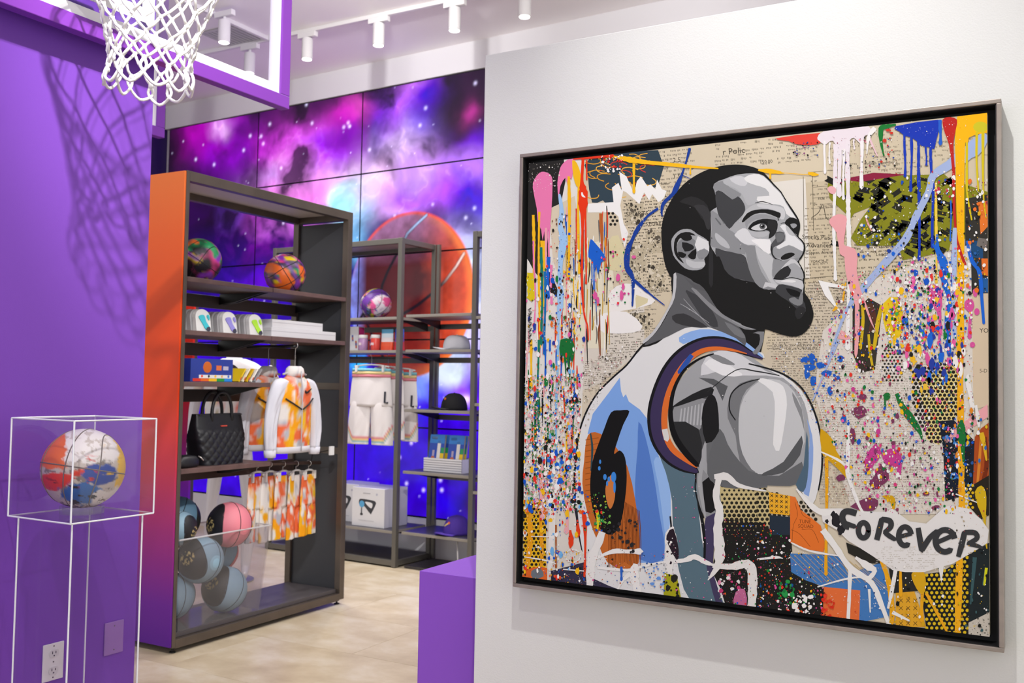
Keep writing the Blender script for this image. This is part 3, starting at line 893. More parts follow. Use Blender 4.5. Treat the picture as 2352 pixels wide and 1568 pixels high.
    P('D', [(1000,1020),(1100,960),(1100,1300),(1000,1340)], '20282A', 0)
    for q in ([(1030,1030,20),(1020,1150,14),(1010,1250,8)], [(1085,1080,14),(1070,1160,10)]): ST('D', q, '3A5A5E')
    ST('D', [(1085,1080,14),(1075,1160,10)], 'D8D820')
    P('D', [(1000,1340),(1100,1290),(1100,1430),(1000,1410)], 'C9C2B4', 0); SPL('D', [(1000,1340),(1100,1290),(1100,1430),(1000,1410)], 60, (2, 7), ['5A544A', '8A8478'], 1)
layer('newsprint_collage', collage)

def figure():
    K, D1, D2, G1, G2, LG, PL, WH = '1D1D1C', '3A3A3B', '59595B', '747577', '8E9092', 'A9ABAD', 'CBCCCD', 'E6E6E4'
    # ---- jersey
    P('P', [(1478,797),(1510,785),(1540,762),(1580,752),(1620,750),(1680,765),(1740,800),(1757,822),(1720,812),(1690,790),(1640,783),(1590,797),(1545,832),(1515,872),(1500,920),(1498,970),(1510,1020),(1540,1060),(1598,1090),(1610,1180),(1625,1290),(1670,1400),(1560,1395),(1400,1345),(1345,1300),(1326,1160),(1320,1110),(1326,1030),(1335,980),(1352,938),(1375,900),(1410,865),(1440,838)], 'E1E2E1', 2)
    ST('P', [(1500,770,3),(1470,800,4),(1440,838,4),(1410,865,4),(1375,900,4),(1350,940,4),(1333,985,4),(1325,1035,4),(1320,1100,5),(1322,1140,3)], '16171A')
    P('P', [(1350,996),(1362,950),(1400,900),(1424,867),(1427,898),(1432,912),(1438,905),(1445,922),(1470,940),(1486,960),(1500,1012),(1515,1050),(1530,1080),(1541,1140),(1541,1195),(1530,1240),(1524,1290),(1470,1292),(1462,1180),(1448,1100),(1420,1040),(1392,1000)], '7FA9E6', 0)
    P('P', [(1467,968),(1482,1000),(1500,1080),(1515,1180),(1527,1282),(1470,1284),(1462,1200),(1459,1110),(1465,1030)], '557FCB', 2)
    P('P', [(1502,1060),(1515,1050),(1535,1090),(1541,1140),(1540,1200),(1530,1235),(1522,1180),(1512,1110)], '98BEF0', 2)
    P('P', [(1342,1060),(1347,1010),(1358,993),(1380,996),(1412,1022),(1442,1072),(1460,1150),(1468,1220),(1467,1292),(1440,1310),(1395,1290),(1372,1240),(1350,1180),(1338,1110)], 'C56B2C', 2)
    for i in range(24):
        x = 1395 + i * 3.2; y = 1150 + abs(i - 12) * 2
        ST('P', [(x, y, 1.6), (x + 4, y + 70, 1.8), (x + 2, y + 140, 1.2)], random.choice(['8E4A1C', 'A85A22', '7A3E18']))
    for i in range(12):
        y = 1010 + i * 13
        ST('P', [(1345, y, 1.4), (1375, y - 5, 1.6)], '96501E')
    ST('P', [(1357,995,3),(1361,1030,5),(1358,1080,3)], '2F4A50')
    # number 6
    P('P', [(1404,947),(1425,942),(1446,944),(1432,975),(1418,1015),(1411,1042),(1424,1034),(1436,1050),(1440,1090),(1438,1130),(1431,1180),(1422,1210),(1408,1226),(1390,1224),(1374,1205),(1361,1165),(1356,1115),(1361,1062),(1374,1022),(1388,985)], '151515', 3)
    P('P', [(1398,1098),(1407,1090),(1413,1108),(1413,1140),(1408,1160),(1401,1168),(1394,1150),(1391,1122)], 'D07C3C', 3)
    for q in ((1379,1060,2.5,5),(1377,1075,3,5),(1390,1095,4,7),(1399,1100,3,6),(1410,1095,6,12),(1412,1118,3,14),(1395,1110,2.5,6)): EL('P', *q, '3F8ADC')
    # teal side and dark trim
    P('P', [(1510,1030),(1540,1060),(1594,1088),(1602,1110),(1606,1180),(1622,1290),(1668,1400),(1590,1385),(1560,1310),(1546,1220),(1544,1150),(1530,1085)], '5A7380', 2)
    ST('P', [(1540,1185,4),(1542,1230,4),(1530,1290,3)], '20242A')
    P('P', [(1624,1175),(1645,1180),(1640,1260),(1640,1320),(1665,1400),(1650,1400),(1625,1310),(1617,1240)], '463F5E', 2)
    ST('P', [(1598,1085,5),(1604,1120,6),(1606,1160,7),(1614,1200,7),(1619,1250,6),(1618,1290,5)], '18191B')
    # arm and shoulder
    P('C', [(1050,560),(1090,600),(1160,700),(1150,800),(1170,935),(1110,985),(1075,990),(1045,930),(1030,830),(1035,700)], '8F9193', 2)
    P('P', [(1640,805),(1690,803),(1720,815),(1757,842),(1800,868),(1838,905),(1856,950),(1860,1005),(1856,1050),(1842,1100),(1815,1116),(1760,1114),(1700,1120),(1650,1112),(1625,1090),(1602,1062),(1570,1040),(1548,990),(1541,940),(1552,890),(1590,840)], 'A3A5A7', 2)
    P('P', [(1625,815),(1680,805),(1725,830),(1760,852),(1800,868),(1760,862),(1700,862),(1650,852),(1610,862)], 'D5D6D8', 2)
    P('P', [(1618,835),(1650,822),(1690,848),(1706,862),(1660,862)], 'E9EAEA', 2)
    P('P', [(1626,815),(1650,815),(1680,830),(1688,838),(1660,835)], '86888A', 2)
    P('C', [(1085,590),(1160,500),(1200,640),(1260,720),(1380,760),(1425,760),(1425,830),(1290,830),(1170,800),(1105,770)], '6A6C6E', 2)
    P('C', [(1062,800),(1100,770),(1145,830),(1122,870),(1172,935),(1110,975),(1078,965)], '1B1B1C', 0)
    ST('C', [(1080,570,14),(1062,690,20),(1048,800,22),(1062,900,20),(1080,1000,10)], 'A6A8AA')
    ST('C', [(1030,740,6),(1022,830,8),(1040,920,8),(1070,1000,6)], '17181A')
    P('P', [(1545,935),(1580,915),(1628,893),(1635,920),(1650,980),(1620,1012),(1600,1060),(1565,1035),(1548,990)], '4A4B4D', 2)
    P('P', [(1552,928),(1585,918),(1624,916),(1612,965),(1604,990),(1548,968)], '8F9193', 2)
    for i in range(7):
        ST('P', [(1566 + i * 8, 938 - i * 2, 3), (1562 + i * 8, 975, 4)], 'B4B6B8')
    P('P', [(1548,968),(1605,985),(1612,1050),(1598,1070),(1570,1042)], '2B2C2D', 2)
    P('P', [(1540,937),(1590,905),(1634,888),(1637,905),(1600,918)], '222324', 2)
    P('P', [(1636,905),(1648,925),(1652,975),(1648,1000),(1622,1018),(1612,960),(1620,920)], '1C1C1D', 2)
    P('P', [(1605,867),(1640,870),(1672,887),(1660,920),(1645,888)], '5A5C5E', 0)
    P('P', [(1655,985),(1672,1020),(1700,1060),(1735,1085),(1790,1092),(1842,1060),(1843,1100),(1815,1116),(1760,1114),(1690,1122),(1645,1112),(1625,1088),(1630,1040)], '66686A', 2)
    P('P', [(1690,1000),(1672,960),(1675,915),(1700,880),(1745,870),(1715,895),(1700,930),(1698,970),(1705,1020),(1735,1085),(1700,1060)], '77797B', 2)
    P('P', [(1700,1020),(1697,960),(1710,910),(1745,875),(1790,872),(1825,900),(1845,950),(1848,1000),(1842,1030),(1790,1080),(1742,1088),(1715,1060)], 'C6C8C9', 2)
    P('P', [(1742,875),(1752,868),(1790,880),(1803,895),(1808,930),(1800,990),(1790,1035),(1776,1020),(1780,950),(1775,900)], 'E9EAE9', 2)
    P('P', [(1820,900),(1842,940),(1848,990),(1840,960),(1825,925)], '8A8C8E', 2)
    P('P', [(1842,1000),(1838,1045),(1800,1085),(1752,1092),(1755,1085),(1800,1060)], '57595B', 2)
    ST('P', [(1690,965,2.5),(1676,940,3),(1680,905,3),(1705,882,3),(1745,870,2)], '1F2021')
    # right edge of the jersey
    P('P', [(1757,845),(1800,862),(1840,895),(1870,950),(1885,1010),(1888,1070),(1880,1120),(1865,1160),(1838,1120),(1855,1060),(1860,1000),(1855,950),(1838,905),(1800,868)], 'E2E3E2', 2)
    P('P', [(1853,960),(1866,1000),(1868,1060),(1858,1140),(1840,1110),(1856,1050),(1860,1000)], '8DA9DC', 2)
    P('P', [(1853,990),(1858,1040),(1855,1100),(1845,1130),(1828,1112),(1846,1070)], '50687A', 2)
    ST('P', [(1720,835,3),(1770,848,4),(1810,865,4),(1845,895,4),(1872,948,4),(1887,1010,4),(1888,1075,4),(1880,1125,3)], '1B1C1E')
    ST('P', [(1625,900,2),(1690,850,2),(1735,852,3),(1790,862,2)], '2A2B2C')
    # collar and armhole bands
    P('P', [(1560,775),(1590,760),(1630,756),(1690,772),(1740,805),(1752,822),(1700,795),(1660,778),(1610,776),(1570,790)], '8DB2E8', 2)
    AH = [(1752,824),(1720,810),(1690,796),(1650,788),(1610,794),(1570,818),(1540,855),(1518,905),(1508,955),(1514,1005),(1538,1045),(1570,1068),(1600,1082)]
    wd = [4, 16, 26, 32, 36, 40, 42, 42, 42, 40, 36, 30, 14]
    ST('P', [(a, b, w) for (a, b), w in zip(AH, wd)], '17171A')
    ST('P', [(a, b, w * 0.66) for (a, b), w in zip(AH, wd)], '3D3357')
    IN = [(1716,812),(1680,803),(1645,800),(1612,806),(1582,826),(1556,860),(1536,905),(1527,950),(1529,995),(1545,1030),(1575,1055),(1600,1072)]
    ST('P', [(a, b, w) for (a, b), w in zip(IN, [2, 6, 9, 11, 12, 13, 14, 14, 14, 14, 11, 5])], 'DE702F')
    ST('P', [(1590,815,10),(1575,835,12),(1560,855,8)], '2F55A8')
    ST('P', [(1527,985,13),(1532,1008,13)], 'D9D9D6')
    ST('P', [(1640,812,3),(1605,825,5),(1572,850,6),(1550,890,8),(1541,935,10),(1543,975,12),(1555,1010,14),(1580,1045,14),(1602,1068,10)], '121213')
    # ---- neck
    P('P', [(1548,610),(1640,640),(1760,690),(1757,758),(1750,800),(1742,808),(1700,775),(1640,752),(1590,750),(1545,762),(1510,788),(1478,797),(1480,785),(1500,768),(1530,720),(1545,690)], K, 2)
    P('H', [(172,880),(240,900),(320,980),(440,1040),(490,1170),(540,1230),(650,1310),(722,1400),(722,1480),(650,1420),(450,1335),(350,1325),(250,1340),(130,1400),(0,1455),(-65,1475),(-40,1440),(30,1370),(100,1260),(165,1110),(190,960)], '5E5F61', 2)
    P('H', [(165,870),(186,940),(172,1100),(125,1200),(60,1320),(0,1400),(-72,1462),(-72,1435),(0,1368),(90,1230),(148,1110),(160,990)], 'C3C4C5', 2)
    P('H', [(150,1245),(240,1225),(330,1270),(430,1335),(300,1330),(180,1300)], D1, 2)
    P('H', [(255,1050),(300,1060),(400,1120),(480,1230),(510,1330),(430,1310),(340,1190)], '414244', 2)
    P('H', [(300,1030),(340,1040),(430,1130),(560,1240),(500,1230),(400,1140)], '88898B', 2)
    P('H', [(240,930),(330,1000),(420,1010),(450,1050),(330,1030)], D2, 2)
    P('H', [(500,1230),(640,1250),(700,1320),(810,1350),(720,1350),(620,1300)], '87898B', 2)
    P('H', [(560,1290),(680,1350),(725,1420),(640,1390)], '77797B', 2)
    for q in ([(215,1150,4),(300,1200,6),(440,1300,3)], [(240,1110,4),(330,1210,5),(450,1330,3)], [(620,1280,5),(720,1330,7),(800,1350,3)]): ST('H', q, 'A0A2A4')
    P('H', [(780,1380),(870,1368),(852,1480),(815,1545),(780,1530),(830,1470),(835,1390)], '808284', 2)
    # ---- head: dark silhouette
    P('H', [(150,950),(118,900),(90,820),(70,690),(68,560),(88,460),(120,385),(170,300),(245,212),(330,150),(420,105),(520,75),(620,62),(700,64),(780,80),(850,110),(900,158),(950,215),(1003,272),(1042,340),(1090,410),(1130,475),(1147,515),(1148,565),(1137,622),(1165,652),(1189,692),(1186,742),(1162,790),(1140,822),(1166,870),(1188,920),(1182,970),(1187,1020),(1190,1068),(1225,1118),(1250,1190),(1257,1240),(1242,1300),(1212,1350),(1165,1392),(1100,1407),(1020,1395),(940,1368),(890,1352),(800,1345),(700,1310),(560,1240),(490,1170),(400,1030),(300,960),(180,905)], K, 3)
    # hair sheen
    P('H', [(210,350),(300,310),(400,350),(440,420),(440,520),(380,480),(330,400),(260,370)], '2C2C2C', 2)
    P('H', [(320,385),(400,380),(450,440),(450,560),(420,560),(390,470)], '383839', 2)
    # face mass
    P('H', [(480,212),(560,175),(660,140),(790,130),(868,150),(950,232),(1000,282),(1040,350),(1083,420),(1122,478),(1137,515),(1139,560),(1127,622),(1158,655),(1180,692),(1177,740),(1150,790),(1126,822),(1158,872),(1178,920),(1172,970),(1178,1020),(1172,1075),(1150,1105),(1080,1080),(1000,1035),(880,1042),(800,1000),(700,965),(600,940),(540,850),(480,745),(452,692),(456,560),(455,425),(500,395),(490,300)], LG, 2)
    P('H', [(490,715),(560,735),(680,758),(728,790),(752,880),(805,985),(700,962),(600,942),(535,870),(500,795)], '47484A', 2)
    P('H', [(440,820),(520,780),(560,880),(640,950),(800,985),(900,1040),(1000,1040),(1020,1080),(900,1150),(600,1150),(480,1020)], K, 2)
    P('H', [(452,428),(495,440),(530,470),(560,520),(600,572),(645,602),(700,700),(725,765),(600,742),(500,712),(450,690),(462,560)], G2, 2)
    P('H', [(490,595),(530,620),(575,660),(602,705),(590,718),(530,690),(490,640)], 'B9BBBD', 2)
    for q in ([(490,480,10),(530,530,14)], [(520,450,10),(560,520,14)], [(550,470,10),(580,540,10)]): ST('H', q, '6A6C6E')
    P('H', [(478,215),(545,190),(600,238),(690,290),(665,322),(622,335),(545,272),(480,265)], '8C8E90', 2)
    P('H', [(490,275),(545,275),(622,335),(665,310),(700,345),(722,392),(712,445),(640,520),(597,565),(555,510),(520,470),(500,400)], '414244', 2)
    P('H', [(550,190),(640,150),(725,160),(745,205),(812,225),(890,258),(912,300),(812,322),(822,350),(745,382),(712,320),(690,285),(640,245),(575,222)], 'B4B6B8', 2)
    P('H', [(600,170),(690,150),(740,190),(720,230),(650,215)], 'CDCED0', 2)
    P('H', [(715,165),(790,135),(868,155),(945,235),(1000,290),(1038,360),(1085,430),(1122,488),(1090,478),(1045,448),(1022,392),(960,372),(835,362),(818,312),(912,305),(882,250),(800,222),(742,200)], WH, 2)
    P('H', [(700,500),(712,440),(760,392),(830,365),(950,378),(1020,400),(1030,430),(1000,430),(900,408),(800,415),(740,450)], 'B9BBBC', 2)
    P('H', [(820,370),(930,380),(1015,400),(1035,440),(1025,490),(990,480),(1000,440),(900,405),(830,395)], PL, 2)
    ST('H', [(800,362,4),(860,352,7),(938,374,3)], '202021')
    # brow and eye
    P('H', [(696,505),(735,445),(800,416),(900,412),(965,428),(1000,445),(992,478),(962,470),(880,440),(800,448),(745,482),(710,512)], K, 2)
    ST('H', [(985,500,8),(978,470,6),(992,448,6)], K)
    P('H', [(722,500),(800,456),(880,452),(965,478),(978,505),(900,482),(810,490),(750,525),(735,560)], '97999B', 2)
    P('H', [(745,565),(785,512),(860,486),(930,490),(972,505),(975,560),(950,615),(905,640),(915,590),(880,575),(800,580)], '202021', 2)
    P('H', [(735,575),(800,590),(880,588),(905,590),(895,618),(830,632),(770,615)], 'B6B8BA', 2)
    P('H', [(768,562),(800,538),(848,522),(880,530),(893,556),(862,574),(805,576)], 'CFD0D1', 2)
    EL('H', 858, 544, 24, 24, '58595B'); EL('H', 860, 544, 12, 12, '0F0F10'); EL('H', 852, 536, 5, 5, 'F0F0F0')
    ST('H', [(748,560,5),(800,525,6),(860,508,8),(910,530,6)], '131314'); ST('H', [(752,566,4),(810,582,5),(880,578,4)], '131314')
    P('H', [(905,500),(968,508),(972,560),(945,612),(912,640),(925,580),(900,550)], '29292A', 2)
    # cheek
    P('H', [(638,612),(700,560),(742,572),(772,620),(830,645),(915,645),(925,700),(935,760),(860,730),(800,690),(745,690),(690,665)], 'D8D9DA', 2)
    P('H', [(770,650),(915,650),(925,740),(890,760),(820,690)], 'ECECEB', 2)
    P('H', [(645,620),(690,668),(745,695),(800,700),(812,790),(850,900),(920,1000),(970,1032),(870,1036),(800,985),(752,880),(735,790),(720,735)], '8A8C8E', 2)
    P('H', [(800,695),(850,730),(905,760),(950,812),(930,890),(938,960),(980,1005),(930,995),(880,905),(825,800)], 'C2C4C5', 2)
    P('H', [(860,1030),(880,980),(930,990),(980,1010),(960,1030),(900,1015)], 'CACBCC', 0)
    # nose
    P('H', [(960,592),(1025,592),(1030,655),(985,690),(945,710),(938,760),(960,790),(1010,812),(960,806),(925,760),(922,690),(960,640)], '525355', 2)
    P('H', [(965,600),(1022,600),(1024,645),(975,672)], '6D6F71', 2)
    P('H', [(940,720),(985,700),(1050,690),(1130,720),(1176,735),(1150,790),(1110,790),(1060,760),(1000,790),(950,780)], '97999B', 2)
    P('H', [(995,545),(1040,530),(1085,590),(1130,640),(1172,682),(1175,738),(1135,722),(1065,690),(990,722),(968,702),(1040,655),(1032,590)], 'E2E3E3', 2)
    P('H', [(1040,530),(1070,560),(1110,620),(1070,610),(1045,575)], 'BDBFC0', 2)
    P('H', [(1002,786),(1040,758),(1085,750),(1112,762),(1090,782),(1050,802),(1010,806)], K, 2)
    ST('H', [(930,700,6),(935,760,8),(970,805,6),(1010,815,4)], '1B1B1C')
    P('H', [(1030,518),(1070,475),(1125,488),(1146,530),(1140,612),(1105,592),(1062,548)], K, 2)
    P('H', [(1075,530),(1110,522),(1128,540),(1098,562)], '9A9C9E', 2)
    ST('H', [(1000,522,4),(1040,520,6),(1080,565,6),(1130,625,4)], '222223')
    P('H', [(945,800),(1010,815),(1085,800),(1148,790),(1125,825),(1060,850),(1000,885),(945,945),(935,890)], '8E9092', 2)
    P('H', [(1000,880),(1080,800),(1130,822),(1158,870),(1100,835),(1050,855)], 'C9CACB', 2)
    # mouth
    P('H', [(945,952),(990,890),(1055,852),(1082,880),(1065,930),(1010,958)], '2E2E2F', 2)
    P('H', [(1058,852),(1110,832),(1160,880),(1178,925),(1170,962),(1100,942),(1072,928),(1082,885)], 'A5A7A9', 2)
    P('H', [(955,968),(1050,952),(1150,962),(1180,1000),(1168,1038),(1110,1015),(1050,1000),(990,992)], 'C8C9CA', 2)
    P('H', [(1000,975),(1060,962),(1120,972),(1090,985)], 'E6E6E5', 2)
    ST('H', [(943,955,5),(1010,960,7),(1090,946,6),(1172,966,6)], '111112')
    # chin and beard
    P('H', [(985,1000),(1050,1005),(1110,1020),(1168,1042),(1160,1090),(1190,1150),(1195,1210),(1150,1210),(1060,1130),(960,1060)], '3F4042', 2)
    P('H', [(1040,1030),(1100,1040),(1152,1062),(1145,1095),(1080,1085)], '19191A', 2)
    P('H', [(1065,1112),(1110,1098),(1140,1118),(1160,1052),(1175,1085),(1170,1150),(1130,1165),(1082,1140)], '7F8183', 2)
    P('H', [(1110,1210),(1150,1170),(1195,1190),(1170,1250),(1130,1270)], '2D2D2E', 2)
    # ear
    P('H', [(145,690),(150,640),(190,590),(240,566),(300,570),(350,606),(398,632),(435,668),(441,742),(402,800),(412,840),(380,880),(310,888),(250,872),(198,822),(160,770)], 'A3A5A7', 2)
    P('H', [(165,702),(175,642),(220,597),(290,590),(335,618),(265,612),(205,645),(187,705),(202,772),(245,835),(198,802),(170,752)], K, 2)
    P('H', [(190,690),(225,645),(300,632),(345,680),(335,735),(285,785),(225,792),(198,750)], '808284', 2)
    P('H', [(218,622),(288,608),(308,642),(270,660),(235,650)], K, 2); P('H', [(228,668),(310,690),(318,722),(250,742)], '232324', 2)
    P('H', [(198,742),(262,762),(240,792),(208,782)], K, 2); P('H', [(275,772),(338,718),(335,795),(300,800)], K, 2)
    P('H', [(328,690),(352,620),(392,642),(436,662),(441,742),(402,716),(352,742)], 'DBDCDC', 0)
    P('H', [(345,745),(402,722),(440,748),(400,798),(360,800)], '8B8D8F', 2)
    P('H', [(262,800),(330,822),(405,822),(398,862),(320,872),(268,842)], 'BFC1C2', 2)
    P('H', [(440,760),(470,740),(470,1000),(440,990)], '2D2D2E', 2)
    ST('H', [(1000,268,4),(1042,342,7),(1090,412,7),(1130,476,8),(1147,520,8),(1147,570,7),(1136,622,6),(1166,655,7),(1188,694,8),(1185,742,8),(1160,792,7),(1140,822,7),(1166,872,7),(1187,922,7),(1181,972,7),(1186,1030,6)], '141415')
layer('portrait_figure', figure)
def drips():
    ROUGH[0] = 0.16
    PK, YL, RD, LB, NV, BL_, WHT = 'EA7CAE', 'F3BB1F', 'E63A18', '9FC6EC', '1C3F96', '1E62CC', 'EFEEEB'
    # left side runs
    P('A', [(160,480),(190,472),(230,490),(243,540),(237,700),(228,800),(215,840),(208,940),(196,940),(192,840),(182,900),(172,830),(150,780),(145,700),(120,570),(130,520)], PK, 2)
    P('A', [(300,430),(340,395),(385,402),(372,460),(360,520),(347,505),(335,550),(322,510),(292,560),(280,640),(273,540),(285,470)], PK, 2)
    P('A', [(365,402),(395,420),(420,500),(416,560),(392,562),(372,500)], YL, 2)
    for a in ((345,500,1120,18),(405,560,1100,15),(125,740,1240,18),(160,720,1560,14),(185,900,1300,40),(110,1100,1250,50)): DR('A', a[0], a[1], a[2], a[3], YL if a[3] < 45 else 'D9C41C', 3)
    DR('A', 205, 820, 1330, 14, 'EBA6AE', 4); DR('A', 222, 800, 1060, 12, PK, 3); DR('A', 130, 900, 1400, 10, PK, 6)
    DR('A', 235, 1050, 1290, 14, PK, 3); DR('A', 175, 940, 1540, 18, '1E7A6A', 4); DR('A', 215, 1000, 1250, 22, BL_, 3); DR('A', 195, 1090, 1600, 16, '1C6FB0', 4)
    ST('A', [(285,610,14),(300,720,30),(290,800,28),(310,900,50),(295,1000,36),(290,1100,30),(292,1280,38),(280,1400,15),(278,1560,14)], LB)
    ST('C', [(252,0,14),(247,200,12),(238,450,11),(245,620,8)], '86BCE6')
    DR('C', 140, 0, 490, 12, '1E7A5E', 4); DR('C', 180, 0, 200, 10, BL_); DR('C', 100, 0, 260, 14, YL); DR('C', 205, 0, 60, 12, BL_)
    P('C', [(265,0),(330,0),(345,60),(330,130),(318,90),(310,160),(300,110),(290,160),(282,90),(262,90)], '1A7034', 2)
    ST('A', [(432,390,14),(425,530,20),(432,580,46),(432,650,60),(430,740,26),(428,900,14),(425,1100,14),(430,1250,14),(440,1360,10),(460,1430,10),(465,1515,8)], RD)
    ST('A', [(425,600,8),(430,620,14),(445,630,6)], 'EFEEEA')
    DR('A', 455, 400, 520, 9, RD); DR('A', 450, 690, 1165, 12, RD, 2); DR('A', 390, 700, 980, 8, 'D8402A'); DR('A', 545, 730, 1000, 20, 'B5602A', 4); DR('A', 575, 880, 1060, 8, 'D8602A')
    ST('A', [(370,392,10),(480,385,14),(620,372,18)], 'E23B22')
    P('A', [(480,890),(512,920),(560,980),(572,1020),(545,1035),(525,1110),(512,1050),(500,1120),(495,1030),(465,1000),(470,940)], BL_, 2)
    DR('A', 500, 1000, 1200, 10, BL_)
    # navy threads
    ST('A', [(1095,325,16),(1075,400,12),(1045,490,14),(1015,560,32),(990,610,24),(932,668,22),(920,720,14),(925,750,4)], NV)
    ST('A', [(1040,490,6),(1100,515,4)], NV)
    ST('A', [(898,700,18),(830,750,14),(770,830,24),(735,900,20),(710,960,32),(705,1060,34),(740,1130,26),(742,1220,15),(738,1305,10)], NV)
    ST('A', [(745,1140,14),(800,1190,18),(860,1240,10),(938,1300,5)], NV)
    # yellow bar behind and beside the head
    ST('A', [(622,378,10),(700,393,34),(800,410,26),(950,425,24),(1100,440,18),(1270,452,8)], YL)
    DR('A', 748, 420, 600, 16, YL); DR('A', 1098, 430, 485, 10, YL)
    ST('B', [(5,462,10),(70,468,30),(130,475,20),(165,482,4)], YL); ST('B', [(150,478,3),(330,492,4)], YL); ST('B', [(315,478,12),(350,488,24),(378,490,8)], YL); DR('B', 80, 470, 512, 12, YL)
    # top edge right
    P('B', [(110,266),(390,232),(395,290),(330,308),(240,300),(195,282)], 'E4473B', 2)
    P('B', [(372,262),(410,222),(560,205),(690,190),(705,235),(665,250),(657,300),(640,300),(600,262),(572,280),(545,350),(520,330),(500,330),(470,280),(440,290),(430,300),(410,300),(385,282)], 'EBE0E6', 2)
    for a in ((418,280,480,14),(448,290,420,10),(485,300,560,28),(510,330,620,26),(535,330,640,16),(562,280,660,30),(648,280,570,22),(600,270,330,10)): DR('B', a[0], a[1], a[2], a[3], random.choice(['F1EEEE', 'ECE3E8']), 2)
    DR('B', 480, 540, 1140, 22, WHT, 5); DR('B', 565, 640, 1568, 26, WHT, 4)
    ST('B', [(690,250,14),(720,320,10),(745,375,6)], 'E8C2CC'); ST('B', [(730,200,30),(690,260,20),(680,360,6)], 'F1EFEC')
    ST('B', [(860,180,10),(800,192,26),(768,205,34),(768,290,18),(785,372,10)], '1D7A34')
    P('B', [(858,190),(1120,150),(1128,200),(1112,270),(1097,332),(1080,322),(1020,312),(1000,292),(960,262),(920,250),(880,222)], '1B38B2', 2)
    for a in ((915,230,500,16),(955,250,590,16),(1003,270,1015,20),(1047,300,430,12),(1078,300,560,18),(1088,540,940,18)): DR('B', a[0], a[1], a[2], a[3], '1C3CB4', 3)
    ST('B', [(1088,920,16),(1115,960,16),(1145,1005,6)], '1E62D0')
    # periwinkle diagonal
    ST('B', [(1420,240,60),(1340,330,90),(1190,430,60),(1090,500,42),(1060,600,40),(980,760,42),(920,890,44),(800,1030,44),(650,1200,40),(565,1310,20),(510,1440,16),(455,1600,12)], 'A4B6DE')
    ST('D', [(385,0,12),(320,150,10),(262,290,6)], 'A4B6DE')
    # big yellow and its bar
    P('B', [(1240,130),(1440,105),(1440,228),(1380,238),(1340,248),(1312,262),(1300,330),(1290,285),(1284,560),(1284,900),(1282,1600),(1240,1600),(1240,900),(1232,560),(1226,260)], 'F8B913', 0)
    ST('D', [(960,0,32),(962,300,30),(966,600,30),(968,800,30),(958,1050,30),(948,1390,28)], 'F4B01A')
    EL('B', 1385, 195, 46, 34, 'CFC52A')
    for q in ([(1300,290,16),(1300,560,14),(1310,660,12),(1330,770,10)], [(1362,225,16),(1360,400,14),(1372,590,10)], [(1400,225,18),(1400,450,14),(1405,650,10),(1420,760,6)]): ST('B', q, 'D8C31C')
    P('B', [(1148,150),(1195,133),(1240,150),(1232,210),(1216,300),(1226,460),(1230,700),(1247,900),(1298,1045),(1272,1030),(1235,900),(1213,720),(1208,460),(1188,300),(1163,230)], 'BE2824', 2)
    DR('B', 1135, 150, 300, 20, '2A62C8', 2); DR('B', 1110, 540, 1160, 16, 'F1CE4A', 2); DR('B', 1200, 650, 900, 10, '2A6AD0', 2)
    ST('B', [(1115,860,12),(1120,960,30),(1160,1050,60),(1160,1150,44),(1190,1260,30),(1180,1420,40),(1190,1600,24)], '1F68D4')
    ST('B', [(1225,870,12),(1222,960,30),(1215,1060,26),(1212,1180,22),(1218,1260,18)], '1F68D4')
    ST('B', [(1300,900,14),(1330,1020,24),(1380,1100,26),(1392,1250,20),(1405,1412,16)], '1E66D2')
    ST('B', [(1225,820,26),(1222,1000,30),(1215,1300,20),(1225,1500,22)], 'A9BCE2')
    P('B', [(448,768),(500,735),(552,750),(552,800),(538,900),(545,930),(605,950),(622,1010),(616,1080),(640,1200),(672,1282),(722,1430),(742,1474),(700,1400),(652,1272),(632,1262),(636,1400),(622,1600),(602,1600),(606,1300),(572,1200),(546,1080),(540,1000),(512,980),(492,850),(455,805)], 'EBA6AA', 2)
    P('B', [(435,575),(460,560),(490,580),(480,610),(450,605)], 'E8AFB4', 2); ST('B', [(675,760,8),(690,800,12),(710,840,4)], 'EBA6AA')
    ST('B', [(510,1480,50),(560,1500,40)], 'EBA6AA')
    P('B', [(378,1145),(540,1180),(575,1235),(530,1195),(440,1185),(480,1280),(535,1370),(490,1320),(420,1240)], 'F1F0EC', 0)
    ST('B', [(548,1160,8),(530,1275,14)], 'EDAE22'); ST('B', [(495,1310,20),(470,1335,10)], 'EDAE22')
    # lower right
    P('D', [(300,420),(362,480),(372,522),(402,572),(432,645),(480,780),(490,832),(430,665),(330,565),(305,530)], 'D6A416', 2)
    for a in ((327,560,1110,15),(680,960,1210,15),(592,930,1020,12),(640,760,830,16),(780,1150,1330,18)): DR('D', a[0], a[1], a[2], a[3], 'EDAA1C', 2)
    P('D', [(590,740),(640,738),(655,770),(645,810),(630,770)], 'D6A416', 2); P('D', [(730,1110),(760,1085),(795,1110),(795,1190),(770,1200),(740,1150)], 'D9A81C', 2)
    ST('D', [(540,930,14),(580,1020,20),(620,1140,22),(640,1290,26),(630,1360,16)], 'EDAA1C'); ST('D', [(640,800,10),(680,900,14),(730,980,12),(760,1090,12)], 'EDAA1C'); ST('D', [(800,1200,14),(850,1290,14),(905,1395,10)], 'EDAA1C')
    P('D', [(1030,720),(1060,690),(1082,720),(1085,780),(1082,870),(1090,990),(1078,960),(1070,850),(1045,790)], 'D6B21C', 2); ST('D', [(1060,440,24),(1075,500,18),(1085,570,8)], 'E0B424')
    ST('D', [(660,255,16),(690,320,30),(740,390,32),(772,440,18),(778,470,6)], '1C7436'); EL('D', 612, 268, 18, 18, '1C7436', jag=0.2); DR('D', 605, 270, 320, 10, '1C7436')
    ST('D', [(968,380,14),(965,440,44),(972,500,22),(978,590,10)], '1C7436')
